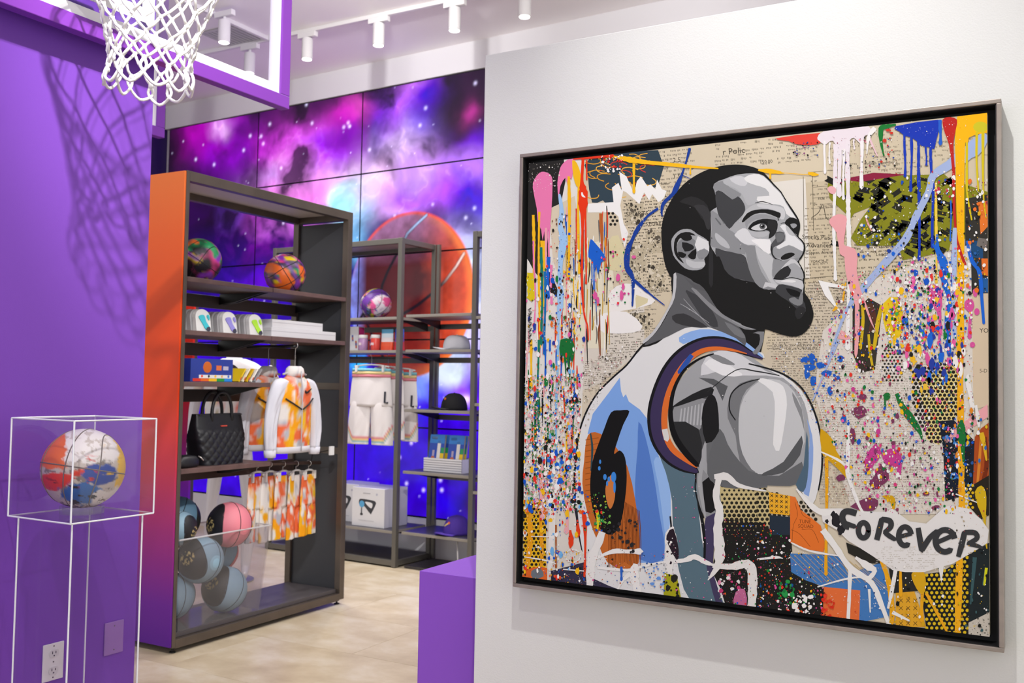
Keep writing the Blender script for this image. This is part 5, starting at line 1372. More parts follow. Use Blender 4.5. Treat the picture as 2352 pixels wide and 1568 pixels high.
def hoop(label, x1, y, z0, width, rimx, with_net=True, height=1.07):
    x0 = x1 - width
    z1 = z0 + height
    t = empty('basketball_hoop', (rimx, y, z0), 0, label, 'basketball hoop')
    B, Wl, T = 0.052, 0.036, 0.045
    for nm, a in (('frame_bar', (x0, x1, z0, z0 + B)), ('frame_bar', (x0, x1, z1 - B, z1)), ('frame_bar', (x0, x0 + B, z0 + B, z1 - B)), ('frame_bar', (x1 - B, x1, z0 + B, z1 - B))):
        m = MB(); m.box(a[0], a[1], y - T / 2, y + T / 2, a[2], a[3], bev=0.003); m.build(nm, M_pframe, t)
    xa, xb, za, zb = x0 + B, x1 - B, z0 + B, z1 - B
    m = MB(); m.box(xa, xb, y - 0.006, y + 0.006, za, zb); m.build('glass_pane', M_glass, t)
    for a in ((xa, xb, za, za + Wl), (xa, xb, zb - Wl, zb), (xa, xa + Wl, za + Wl, zb - Wl), (xb - Wl, xb, za + Wl, zb - Wl)):
        m = MB(); m.box(a[0], a[1], y - 0.0125, y + 0.0125, a[2], a[3]); m.build('white_border', M_bwhite, t)
    sq0, sq1 = rimx - 0.30, rimx + 0.30
    for a in ((sq0, sq1, z0 + 0.12, z0 + 0.17), (sq0, sq1, z0 + 0.57, z0 + 0.62), (sq0, sq0 + 0.05, z0 + 0.17, z0 + 0.57), (sq1 - 0.05, sq1, z0 + 0.17, z0 + 0.57)):
        m = MB(); m.box(a[0], a[1], y - 0.0085, y - 0.0062, a[2], a[3]); m.build('target_square', M_bwhite, t)
    for xx in (x0 + 0.35, x1 - 0.35):
        m = MB(); m.tube([(xx, y, z1), (xx, y, CEIL)], 0.012, 8); m.build('hanging_rod', M_lampbody, t)
    if with_net:
        rc = (rimx, y - 0.375, z0 + 0.185)
        r = MB(); r.tube([(rc[0] + 0.225 * math.cos(2 * PI * i / 48), rc[1] + 0.225 * math.sin(2 * PI * i / 48), rc[2]) for i in range(48)], 0.009, 10, True)
        rim = r.build('rim', M_bwhite, t, True)
        m = MB(); m.box(rimx - 0.075, rimx + 0.075, y - 0.155, y - 0.0065, rc[2] - 0.06, rc[2] + 0.01, bev=0.006); m.build('rim_bracket', M_bwhite, t)
        nm, kn = net_mesh(rc, 0.208)
        no = nm.build('net', M_net, t, True); tag(kn.build('net_knot', M_net, no, True), kind='stuff')
    return t
hoop('basketball hoop with white net, purple-framed glass backboard overlapping the purple wall', 2.927, 2.72, 2.441, 1.86, 1.955, True)
hoop('second purple-framed glass backboard, mostly hidden behind the purple wall edge', 3.50, 4.12, 2.612, 1.40, 2.80, False)
# ================================================================ open shelf unit with the orange-to-purple end panel
BX0, BX1, BY0, BY1, BH = 3.318, 4.618, 3.716, 4.155, 2.368
bk = empty('display_shelf_unit', ((BX0 + BX1) / 2, (BY0 + BY1) / 2, 0), 0, 'tall bronze shelf unit with an orange to purple gradient end panel', 'shelf unit')
def gradient_mat(name, stops, h):
    m = mat(name, 'F07A3C', 0.42, spec=0.2)
    nt = m.node_tree; b = nt.nodes['Principled BSDF']
    g = nt.nodes.new('ShaderNodeNewGeometry'); sx = nt.nodes.new('ShaderNodeSeparateXYZ')
    mm = nt.nodes.new('ShaderNodeMath'); mm.operation = 'DIVIDE'; mm.inputs[1].default_value = h
    r = nt.nodes.new('ShaderNodeValToRGB')
    el = r.color_ramp.elements
    el[0].position, el[0].color = stops[0][0], S(stops[0][1])
    el[1].position, el[1].color = stops[-1][0], S(stops[-1][1])
    for p, c in stops[1:-1]:
        e = el.new(p); e.color = S(c)
    nt.links.new(g.outputs['Position'], sx.inputs[0]); nt.links.new(sx.outputs['Z'], mm.inputs[0]); nt.links.new(mm.outputs[0], r.inputs['Fac'])
    nt.links.new(r.outputs['Color'], b.inputs['Base Color'])
    return m
M_grad = gradient_mat('orange_purple_print', [(0.0, '541C8C'), (0.10, '6A2494'), (0.25, 'A02E78'), (0.38, 'CC3A50'), (0.52, 'E4421C'), (0.70, 'EA4C14'), (0.86, 'F0662A'), (1.0, 'F4803C')], BH)
P_ = 0.042
# end panels
m = MB(); m.box(BX0 - 0.012, BX0, BY0 + 0.004, BY1 - 0.004, 0.035, BH - 0.004, bev=0.001); m.build('gradient_end_panel', M_grad, bk)
for z0, z1 in ((0.085, 0.895), (0.935, 1.285), (1.325, BH - 0.06)):
    m = MB(); m.box(BX1 - 0.026, BX1 - 0.014, BY0 + P_, BY1 - P_, z0, z1); m.build('dark_end_panel', M_dark, bk)
for z in (0.895, 1.285):
    m = MB(); m.box(BX1 - 0.03, BX1 - 0.008, BY0 + P_, BY1 - P_, z, z + 0.04); m.build('end_rail', M_bronze, bk)
# posts
for x0, x1 in ((BX0, BX0 + 0.022), (BX1 - P_, BX1)):
    for y0, y1 in ((BY0, BY0 + P_), (BY1 - P_, BY1)):
        m = MB(); m.box(x0, x1, y0, y1, 0.03, BH, bev=0.002); m.build('post', M_bronze, bk)
# top frame and pale soffit board
for y0, y1 in ((BY0, BY0 + P_), (BY1 - P_, BY1)):
    m = MB(); m.box(BX0 + 0.022, BX1 - P_, y0, y1, BH - 0.05, BH, bev=0.002); m.build('top_beam', M_bronze, bk)
m = MB(); m.box(BX1 - P_, BX1, BY0 + P_, BY1 - P_, BH - 0.05, BH, bev=0.002); m.build('top_beam', M_bronze, bk)
m = MB(); m.box(BX0 + 0.02, BX1 - P_, BY0 + P_, BY1 - P_, BH - 0.012, BH - 0.002); m.build('top_board', mat('pale_soffit_board', 'C9C4C0', 0.5), bk)
# base
for a in ((BX0, BX1, BY0, BY0 + P_), (BX0, BX1, BY1 - P_, BY1)):
    m = MB(); m.box(a[0] + 0.022, a[1] - P_, a[2], a[3], 0.025, 0.068, bev=0.002); m.build('base_beam', M_bronze, bk)
m = MB(); m.box(BX0 + 0.025, BX1 - P_ - 0.004, BY0 + P_ - 0.015, BY1 - P_ + 0.01, 0.0685, 0.092, bev=0.002); m.build('deck_board', M_deck, bk)
for x in (BX0 + 0.03, BX1 - 0.03):
    for y in (BY0 + 0.03, BY1 - 0.03):
        m = MB(); m.lathe([(0.016, 0.0005), (0.016, 0.006), (0.006, 0.008), (0.006, 0.03)], 12, c=(x, y, 0)); m.build('levelling_foot', M_black, bk)
# shelves: boards with a back rail and knife brackets
XM = 3.945
def shelf(x0, x1, z, m_=None):
    m = MB(); m.box(x0, x1, BY0 + 0.002, BY1 - 0.05, z - 0.024, z, bev=0.002); s = m.build('shelf_board', m_ or M_wood, bk)
    for x in (x0 + 0.012, x1 - 0.012):
        pts = [(BY0 + 0.05, z - 0.025), (BY1 - 0.05, z - 0.025), (BY1 - 0.05, z - 0.085), (BY1 - 0.16, z - 0.075), (BY0 + 0.10, z - 0.035)]
        mm = MB(); mm.add([(x - 0.004, p, q) for p, q in pts] + [(x + 0.004, p, q) for p, q in pts], [list(range(5))[::-1], list(range(5, 10))] + [(i, (i + 1) % 5, 5 + (i + 1) % 5, 5 + i) for i in range(5)])
        mm.build('bracket', M_black, s)
for z in (1.843, 1.578):
    shelf(BX0 + 0.024, XM - 0.002, z); shelf(XM + 0.002, BX1 - P_ - 0.002, z)
shelf(BX0 + 0.024, XM, 1.322); shelf(BX0 + 0.024, XM + 0.02, 0.892)
for z, c in ((1.77, '4A3A36'), (1.50, '4A3A36'), (1.245, '3A3232'), (0.815, '4A3A36')):
    m = MB(); m.box(BX0 + 0.022, BX1 - P_, BY1 - 0.045, BY1 - 0.02, z - 0.035, z + 0.035, bev=0.002); m.build('back_rail', mat('rail_' + c, c, 0.5), bk)
# hanging arms for the jacket and the shorts
m = MB(); m.tube([(4.16, 4.11, 1.53), (4.16, 3.735, 1.53)], 0.009, 8); m.build('hanging_arm', M_black, bk, True)
m = MB(); m.tube([(3.93, 3.86, 0.872), (4.54, 3.86, 0.842)], 0.010, 8); m.tube([(4.22, 3.86, 0.858), (4.22, 4.12, 0.845)], 0.009, 8); m.build('hanging_bar', mat('rail_bronze', '5A4640', 0.4, metal=0.4), bk, True)
m = MB(); m.box(4.44, 4.476, 3.70, 3.7125, 0.90, 0.952, bev=0.001); m.build('blank_tag', M_whiteplastic, bk)
m = MB(); m.tube([(4.458, 3.7145, 0.93), (4.458, 3.85, 0.9), (4.458, 3.86, 0.858)], 0.003, 6); m.build('tag_clip', M_black, bk)

# ---- balls on the top shelf
PALH = ['E8C81C', 'E0387C', '2A6AC8', '1C8A4A', '7A2A9A', 'E86A2A', '2A1A3A', '1A1A22']
def holo(seed, dark):
    def f(L, Wd):
        a = fbm(L[:, 0] * 1.9 + seed, L[:, 1] * 1.9 + L[:, 2], seed, 2); b = fbm(L[:, 1] * 1.8 - seed, L[:, 2] * 2.0 + L[:, 0], seed + 5, 2); c = fbm(L[:, 2] * 1.9, L[:, 0] * 1.7 - L[:, 1], seed + 9, 2)
        o = [('2A2230' if dark else '4A3A58', None)]
        for i, col in enumerate(['F0D01C', 'E8408C', '2F78D8', '1C9A5A', 'F0702A', '8A3AB8']):
            q = (a if i % 3 == 0 else b if i % 3 == 1 else c) * (1 if i < 3 else -1) + (0 if i < 3 else 1)
            o.append((col, sm(q, 0.58, 0.66)))
        if dark: o.append(('16141C', sm(c + a * 0.5, 0.62, 0.9)))
        else: o.append(('E8DCEC', sm(b + c * 0.6, 0.98, 1.1)))
        return mixc(len(L), o)
    return f
ZS1 = 1.843
basketball('basketball', (3.605, 3.93, ZS1 + 0.119), 0.119, Euler((0.5, 0.3, 0.2)), holo(3, True), 'dark multicolour basketball at the orange end of the top shelf', '15151A', 0.25, 'multicolour basketballs')
basketball('basketball', (4.265, 3.93, ZS1 + 0.119), 0.119, Euler((0.9, -0.5, 1.1)), holo(8, False), 'bright multicolour basketball at the dark end of the top shelf', '15151A', 0.22, 'multicolour basketballs')

# ---- sock packs on the second shelf
ZS2 = 1.578
def sock_card(x, y, col, label, back=False, w=0.098, h=0.112):
    t = empty('sock_pack', (x, y, ZS2), 0, label, 'sock pack', 'packs of socks on the second shelf')
    lean = 0.018
    def pl(px, pz, d): return Vector((x + px, y + lean * pz / h + d, ZS2 + 0.0008 + pz))
    out = [(-w / 2, 0), (w / 2, 0), (w / 2, h * 0.62)] + [(w / 2 * math.cos(a), h * 0.62 + h * 0.38 * math.sin(a)) for a in [PI * i / 10 for i in range(1, 10)]] + [(-w / 2, h * 0.62)]
    m = MB(); n = len(out)
    m.add([pl(a, b, -0.012) for a, b in out] + [pl(a, b, 0.012) for a, b in out], [list(range(n))[::-1], list(range(n, 2 * n))[::1]] + [(i, (i + 1) % n, n + (i + 1) % n, n + i) for i in range(n)])
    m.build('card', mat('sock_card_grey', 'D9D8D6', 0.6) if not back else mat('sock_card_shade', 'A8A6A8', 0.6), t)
    if not back:
        sk = [(-0.030, 0.072), (0.004, 0.082), (0.016, 0.050), (0.036, 0.022), (0.040, 0.008), (0.026, 0.002), (0.006, 0.014), (-0.010, 0.040)]
        sp_ = spline(sk, 4)
        m = MB(); n = len(sp_)
        m.add([pl(a, b, -0.0165) for a, b in sp_] + [pl(a, b, -0.0125) for a, b in sp_], [list(range(n))[::-1]] + [(i, (i + 1) % n, n + (i + 1) % n, n + i) for i in range(n)])
        m.build('sock', mat('sock_' + col, col, 0.9), t)
        m = MB(); q = spline([(0.018, 0.020), (0.036, 0.024), (0.040, 0.008), (0.026, 0.002), (0.012, 0.008)], 3); n = len(q)
        m.add([pl(a, b, -0.0172) for a, b in q] + [pl(a, b, -0.0166) for a, b in q], [list(range(n))[::-1]] + [(i, (i + 1) % n, n + (i + 1) % n, n + i) for i in range(n)])
        m.build('sock_toe', mat('sock_toe', '3A3A4A', 0.9), t)
        m = MB(); q = spline([(0.024, 0.078), (0.036, 0.086), (0.042, 0.066), (0.034, 0.058)], 4); n = len(q)
        m.add([pl(a, b, -0.0165) for a, b in q] + [pl(a, b, -0.0125) for a, b in q], [list(range(n))[::-1]] + [(i, (i + 1) % n, n + (i + 1) % n, n + i) for i in range(n)])
        m.build('sock_cuff', mat('sock_' + col, col, 0.9), t)
    return t
for i, (x, c, lb) in enumerate(((3.475, '3FB8C4', 'turquoise'), (3.655, '8E86D0', 'lavender'), (3.845, 'A6D83A', 'lime green'))):
    sock_card(x, 3.745, c, 'rounded white card with a %s sock, front of its row on the second shelf' % lb)
    nm = ('second', 'third', 'fourth', 'fifth', 'rearmost')
    for k in range(5):
        sock_card(x - 0.012 - 0.010 * k, 3.772 + 0.028 * k, c, '%s sock pack in the row behind the %s sock card' % (nm[k], lb), True)
# ---- flat white cartons
def carton(name, x0, x1, y0, y1, z0, z1, label, cat, m_=None, group=None, lid=True):
    t = empty(name, ((x0 + x1) / 2, (y0 + y1) / 2, z0), 0, label, cat, group)
    m = MB(); m.box(x0, x1, y0, y1, z0 + 0.0005, z1, bev=0.0015); m.build('body', m_ or mat('white_carton', 'E2E1E4', 0.5), t)
    if lid:
        m = MB(); m.box(x0 - 0.001, x1 + 0.001, y0 - 0.001, y1 + 0.001, z0 + (z1 - z0) * 0.62, z0 + (z1 - z0) * 0.64); m.build('lid_seam', mat('carton_seam', 'A9A8AE', 0.6), t)
    return t
carton('white_carton', 3.985, 4.535, 3.76, 4.02, ZS2, ZS2 + 0.052, 'flat white carton, lower of the two on the second shelf', 'box', group='flat white cartons')
carton('white_carton', 3.995, 4.42, 3.765, 4.02, ZS2 + 0.052, ZS2 + 0.098, 'flat white carton, upper of the two on the second shelf', 'box', group='flat white cartons')
# ---- boxed set on the third shelf
ZS3 = 1.322
gb = empty('toy_box', (3.56, 3.79, ZS3), 0, 'blue toy box with an orange ball picture on the third shelf', 'toy box')
m = MB(); m.box(3.415, 3.70, 3.755, 3.83, ZS3 + 0.0005, ZS3 + 0.118, bev=0.001); m.build('body', mat('toy_blue', '263C96', 0.35), gb)
def panel(root, name, x0, x1, z0, z1, y, col, M_=None):
    m = MB(); m.box(x0, x1, y - 0.0006, y, z0, z1); return m.build(name, M_ or mat('print_' + col, col, 0.4), root)
for i, c in enumerate(('E03A22', 'E86A1C', 'F2BE1C', '2A9A3A', '2A8AE0')):
    panel(gb, 'colour_band', 3.43 + i * 0.053, 3.483 + i * 0.053, ZS3 + 0.003, ZS3 + 0.018, 3.7548, c)
panel(gb, 'white_strip', 3.47, 3.69, ZS3 + 0.019, ZS3 + 0.036, 3.7548, 'E9E6E0')
for i, c in enumerate(('E8402A', '2A2A2E', 'F2BE1C', 'E8A86A', '2A6AC8')):
    m = MB(); m.lathe([(0.007, 0), (0.006, 0.0006)], 10, M=Matrix.Translation((3.49 + i * 0.045, 3.7542, ZS3 + 0.029)) @ Matrix.Rotation(PI / 2, 4, 'X')); m.build('printed_dot', mat('print_' + c, c, 0.4), gb)
m = MB(); m.lathe([(0.029, 0), (0.028, 0.0006)], 24, M=Matrix.Translation((3.525, 3.7548, ZS3 + 0.075)) @ Matrix.Rotation(PI / 2, 4, 'X')); m.build('printed_ball', mat('print_ball', 'C8641E', 0.4), gb)
panel(gb, 'printed_patch', 3.585, 3.62, ZS3 + 0.06, ZS3 + 0.085, 3.7548, 'D8703A'); panel(gb, 'printed_patch', 3.632, 3.668, ZS3 + 0.062, ZS3 + 0.082, 3.7548, 'B8B4C8')
# slanted pack of striped booklets
for k, (c1, nm) in enumerate((('E8C21C', 'yellow'), ('EDE6D2', 'cream'), ('E0B41C', 'deep yellow'), ('F0ECE4', 'white'), ('9A989C', 'grey'))):
    x = 3.735 + k * 0.030
    M_ = Matrix.Translation((x, 3.80, ZS3 + 0.0082)) @ Matrix.Rotation(0.62, 4, 'Y')
    bo = empty('booklet', (x, 3.80, ZS3), 0, '%s slanted booklet leaning beside the blue toy box' % nm, 'booklet', 'slanted booklets on the third shelf')
    m = MB(); m.box(0.004, 0.012, -0.05, 0.05, 0.0, 0.085, M=M_, bev=0.0008); m.build('cover', mat('booklet_' + c1, c1, 0.5), bo)
    m = MB(); m.box(0.005, 0.011, -0.0512, -0.0502, 0.012, 0.03, M=M_); m.build('spine_band', mat('booklet_band', 'D85A2A', 0.5), bo)

# ---- caps
def cap(name, loc, rz, R, col, label, brim_col=None, h=0.105, emblem=None, button=True, group=None, flat=False):
    t = empty(name, loc, rz, label, 'cap', group)
    W0 = WM[t.name]
    m = MB(); n, k = 36, 12
    rings = []
    for j in range(k + 1):
        a = (PI / 2) * j / k
        zz = h * math.sin(a) ** (0.8 if flat else 0.95); rr_ = R * max(math.cos(a), 0.02) ** (0.55 if flat else 0.72)
        rings.append([W0 @ Vector((rr_ * math.cos(2 * PI * i / n) * 1.08, rr_ * math.sin(2 * PI * i / n), zz + 0.0008)) for i in range(n)])
    m.loft(rings); m.build('crown', mat('cap_' + col, col, 0.85, bump=(500, 0.4)), t, True)
    b = MB(); out = []
    for i in range(17):
        a = -1.15 + 2.3 * i / 16
        out.append((a, R * math.cos(a) * 1.06, R * math.sin(a) * 0.99))
    rin = [W0 @ Vector((x, y, 0.012)) for a, x, y in out]
    ro = [W0 @ Vector((x + 0.075 * math.cos(a * 0.75), y * 1.04, 0.006 - 0.022 * (y / R) ** 2 + (0.022 if not flat else 0.016) * 0.4 + 0.008)) for a, x, y in out]
    r2 = [p + Vector((0, 0, -0.005)) for p in ro]; r3 = [p + Vector((0, 0, -0.005)) for p in rin]
    b.loft([rin, ro, r2, r3], closed=False, caps=False); b.build('brim', mat('cap_' + (brim_col or col), brim_col or col, 0.8), t, True, angle=50)
    if button:
        q = MB(); q.lathe([(0.008, 0), (0.007, 0.004), (0.002, 0.006)], 12, M=W0 @ Matrix.Translation((0, 0, h))); q.build('button', mat('cap_' + col, col), t, True)
    s = MB()
    for i in range(6):
        a = 2 * PI * i / 6 + 0.5
        s.tube([W0 @ Vector((R * max(math.cos(q), 0.02) ** (0.55 if flat else 0.72) * math.cos(a) * 1.084, R * max(math.cos(q), 0.02) ** (0.55 if flat else 0.72) * math.sin(a) * 1.004, h * math.sin(q) ** (0.8 if flat else 0.95) + 0.001)) for q in [0.02 + 1.5 * j / 10 for j in range(11)]], 0.0012, 5)
    s.build('panel_seam', mat('cap_' + col, col), t, True)
    for (a, z, r_, c) in (emblem or []):
        q = math.asin(min(0.99, (z / h) ** (1 / 0.95)))
        rr_ = R * math.cos(q) ** 0.72
        p = Vector((rr_ * math.cos(a) * 1.09, rr_ * math.sin(a) * 1.01, z))
        nrm = Vector((math.cos(a), math.sin(a), 0.35)).normalized()
        e = MB(); e.lathe([(r_, 0), (r_ * 0.9, 0.003)], 12, M=W0 @ Matrix.Translation(p) @ nrm.to_track_quat('Z', 'Y').to_matrix().to_4x4()); e.build('embroidered_mark', mat('thread_' + c, c, 0.7), t)
    return t
cap('baseball_cap', (3.868, 3.975, ZS3), -0.5, 0.078, '6E6466', 'grey brown cap at the open end of the third shelf', 'A9A6A8', 0.10, [(-0.9, 0.04, 0.012, 'D8D4D8')])

# ---- bags on the fourth shelf
ZS4 = 0.892
def tote(name, loc, rz, w, d, h, label, quilt=True, handle=0.115, tagcol='C84A3A'):
    t = empty(name, loc, rz, label, 'bag', 'black bags on the fourth shelf')
    W0 = WM[t.name]
    Mb = mat('black_quilted_nylon', '15161C', 0.45)
    nf, nd, nv = 74, 10, 60
    per = [(-1 + 2 * i / nf, -1) for i in range(nf)] + [(1, -1 + 2 * i / nd) for i in range(nd)] + [(1 - 2 * i / nf, 1) for i in range(nf)] + [(-1, 1 - 2 * i / nd) for i in range(nd)]
    rings = []
    for j in range(nv + 1):
        v = j / nv
        ww = w / 2 * (0.84 + 0.16 * min(1, v * 2.0)) * (1.0 if v < 0.75 else 1 - 0.05 * (v - 0.75) / 0.25)
        dd = d / 2 * (1 - 0.62 * v ** 1.6)
        ring = []
        for a, b in per:
            x = ww * a * (1 - 0.05 * abs(b) ** 8); y = dd * b * (1 - 0.35 * abs(a) ** 6)
            if quilt and v < 0.70:
                q = abs(math.sin((x + v * h) * PI / 0.05)) * abs(math.sin((x - v * h) * PI / 0.05))
                y += math.copysign(0.009 * q ** 0.4 * min(1, (0.70 - v) * 12), b) * (1 if abs(b) == 1 else 0)
            ring.append(W0 @ Vector((x, y, h * v + 0.001)))
        rings.append(ring)
    m = MB(); m.loft(rings); m.build('bag_body', Mb, t, True, angle=60)
    for sy in (-1, 1):
        m = MB(); pts = [W0 @ Vector((w * 0.21 * math.cos(a) * (1 + 0.10 * math.sin(a)), sy * (d * 0.19 + 0.004), h * 0.86 + (handle + h * 0.14) * max(0, math.sin(a)) ** 0.85)) for a in [PI * i / 18 for i in range(19)]]
        m.tube(pts, 0.009, 8); m.build('handle', Mb, t, True)
    m = MB(); m.box(-0.022, 0.022, -d / 2 * 0.63 - 0.004, -d / 2 * 0.5, h * 0.752, h * 0.775, M=W0); m.build('logo_tag', mat('tag_' + tagcol, tagcol, 0.5), t)
    m = MB(); m.tube([W0 @ Vector((-w * 0.45, -d * 0.18, h * 0.985)), W0 @ Vector((w * 0.45, -d * 0.18, h * 0.985))], 0.003, 6); m.build('zip_edge', mat('zip_dark', '2A2B32', 0.4), t)
    return t
tote('tote_bag', (3.690, 3.85, ZS4), 0.04, 0.345, 0.16, 0.262, 'black quilted tote bag with two handles and a small red logo tag')
tote('tote_bag', (3.425, 3.99, ZS4), 0.25, 0.15, 0.10, 0.29, 'plain black bag half hidden behind the quilted tote', False, 0.06, '8A6A4A')
pb = empty('pouch_bag', (3.425, 3.785, ZS4), 0.1, 'low black zip pouch lying in front of the quilted tote', 'bag', 'black bags on the fourth shelf')
W0 = WM[pb.name]
m = MB(); m.loft([[W0 @ Vector((0.074 * r * math.copysign(abs(math.cos(a)) ** 0.6, math.cos(a)), 0.045 * r * math.copysign(abs(math.sin(a)) ** 0.6, math.sin(a)), z)) for a in [2 * PI * i / 32 for i in range(32)]] for r, z in ((0.85, 0.001), (1.0, 0.012), (1.0, 0.035), (0.8, 0.055), (0.3, 0.063))]); m.build('pouch_body', MATS['black_quilted_nylon'], pb, True)
m = MB(); m.tube([W0 @ Vector((0.06, -0.03, 0.055)), W0 @ Vector((0.07, -0.042, 0.045)), W0 @ Vector((0.078, -0.05, 0.032))], 0.0035, 6); m.build('zip_pull', mat('zip_silver', 'C8C0B8', 0.3, metal=0.7), pb, True)

# ---- garments
def dye(x, z, seed, base='E8E2DE'):
    a = fbm(x * 16 + seed, z * 9, seed, 3); b = fbm(x * 14 - seed, z * 10 + 4, seed + 7, 3); c = fbm(x * 18, z * 8 - 3, seed + 15, 3)
    return mixc(len(x), [(base, None), ('B9B8C2', sm(c, 0.52, 0.62)), ('F0BC24', sm(a, 0.50, 0.57)), ('EC6E42', sm(b, 0.51, 0.58)), ('F5A41A', sm(a + c * 0.4, 0.78, 0.86)), ('F0EAE6', sm(b + a * 0.5, 0.92, 1.02))])
def gtube(mb, pts, W0, n=28, fold=0.0, ph=0.0, zf=12):                 # pts: (cx, cz, half width, half depth, tilt)
    rings = []
    for j, (cx, cz, hw, hd, tl) in enumerate(pts):
        ring = []
        for i in range(n):
            a = 2 * PI * i / n
            f = 1 + fold * math.sin(a * 5 + ph) * (j / len(pts)) + fold * 0.6 * math.sin(a * 9 + ph * 2 + j) * (j / len(pts))
            x = hw * math.cos(a); y = hd * math.sin(a) * f
            ring.append(W0 @ Vector((cx + x * math.cos(tl), y, cz + x * math.sin(tl))))
        rings.append(ring)
    mb.loft(rings)
def dens(pts, n=4):
    return [tuple(q) for q in spline(pts, n, False)]
def hanger(t, W0, w, zt, hook, m_, name='hanger'):
    m = MB(); m.tube([W0 @ Vector((-w / 2, 0, zt)), W0 @ Vector((-w / 4, 0, zt + 0.012)), W0 @ Vector((0, 0, zt + 0.016)), W0 @ Vector((w / 4, 0, zt + 0.012)), W0 @ Vector((w / 2, 0, zt))], 0.006, 8)
    o = m.build(name, m_, t, True)
    m = MB(); r = 0.016
    m.tube([W0 @ Vector((0, 0, zt + 0.016)), W0 @ Vector((0, 0, hook - 2 * r))] + [W0 @ Vector((0, -r * math.sin(a), hook - r - r * math.cos(a))) for a in [PI * i / 8 for i in range(1, 11)]], 0.0025, 6)
    m.build('hook', mat('hook_metal', 'C8C6C4', 0.25, metal=0.8), o, True)
    return o
M_hang = mat('white_hanger', 'E4E2E0', 0.4)
jk = empty('zip_jacket', (4.155, 3.735, 0.93), 0.04, 'small zip jacket with yellow and orange tie-dye body and white sleeves', 'jacket')
W0 = WM[jk.name]
m = MB(); gtube(m, dens([(0, 0.03, 0.135, 0.045, 0), (0, 0.10, 0.140, 0.05, 0), (0, 0.22, 0.140, 0.052, 0), (0, 0.33, 0.145, 0.052, 0), (0, 0.39, 0.125, 0.045, 0), (0, 0.425, 0.075, 0.036, 0), (0, 0.44, 0.055, 0.034, 0)], 5), W0, 64, 0.10)
vv = np.array([list(W0.inverted() @ Vector(v)) for v in m.v])
jc = dye(vv[:, 0], vv[:, 2], 31)
jcb = m.build('jacket_body', M_cloth, jk, True, vertcol=np.hstack([jc, np.ones((len(jc), 1))]))
m = MB(); gtube(m, [(0, 0.0, 0.137, 0.046, 0), (0, 0.015, 0.141, 0.049, 0), (0, 0.036, 0.139, 0.048, 0)], W0, 48, 0.06); m.build('hem_band', mat('jersey_grey', 'D2D0D6', 0.85), jk, True)
for s in (-1, 1):
    m = MB(); gtube(m, dens([(s * 0.085, 0.402, 0.036, 0.030, s * 0.5), (s * 0.140, 0.355, 0.052, 0.036, s * 0.85), (s * 0.176, 0.265, 0.046, 0.032, s * 0.35), (s * 0.194, 0.14, 0.042, 0.028, s * 0.1), (s * 0.190, 0.02, 0.034, 0.026, 0)], 5), W0, 40, 0.30, s)
    m.build('sleeve', mat('jersey_pale', 'DCDCE6', 0.85), jk, True)
    m = MB(); gtube(m, [(s * 0.192, 0.022, 0.036, 0.032, 0), (s * 0.191, 0.0, 0.035, 0.031, 0), (s * 0.190, -0.018, 0.032, 0.028, 0)], W0, 24, 0.05); m.build('cuff', mat('jersey_pale', 'DCDCE6'), jk, True)
m = MB(); gtube(m, [(0, 0.425, 0.062, 0.042, 0), (0, 0.45, 0.066, 0.046, 0), (0, 0.475, 0.058, 0.040, 0), (0, 0.488, 0.040, 0.028, 0)], W0, 32, 0.05)
vv = np.array([list(W0.inverted() @ Vector(v)) for v in m.v]); c2 = dye(vv[:, 0], vv[:, 2], 44)
m.build('collar', M_cloth, jk, True, vertcol=np.hstack([c2, np.ones((len(c2), 1))]))
m = MB(); m.tube([W0 @ Vector((0, -0.060, z)) for z in (0.01, 0.1, 0.2, 0.3, 0.36)] + [W0 @ Vector((0, -0.050, 0.41)), W0 @ Vector((0, -0.048, 0.46))], 0.0035, 6); m.build('zip', mat('zip_grey', 'BEBCC4', 0.4), jk, True)
for s in (-1, 1):
    m = MB(); m.tube([W0 @ Vector((s * 0.118, -0.040, 0.305)), W0 @ Vector((s * 0.06, -0.058, 0.272)), W0 @ Vector((s * 0.006, -0.0625, 0.245))], 0.0045, 6); m.build('chest_piping', mat('piping_black', '1A1A1C', 0.6), jk, True)
m = MB(); sw = [(0.030, 0.352), (0.036, 0.343), (0.048, 0.345), (0.082, 0.362), (0.050, 0.336), (0.036, 0.333), (0.028, 0.342)]
m.add([W0 @ Vector((a, -0.0605, b)) for a, b in sw] + [W0 @ Vector((a, -0.052, b)) for a, b in sw], [list(range(7))[::-1]] + [(i, (i + 1) % 7, 7 + (i + 1) % 7, 7 + i) for i in range(7)]); m.build('chest_mark', mat('mark_black', '241A18', 0.6), jk)
hanger(jk, W0, 0.20, 0.44, 0.622, mat('clear_hanger', 'BDBBC0', 0.3))

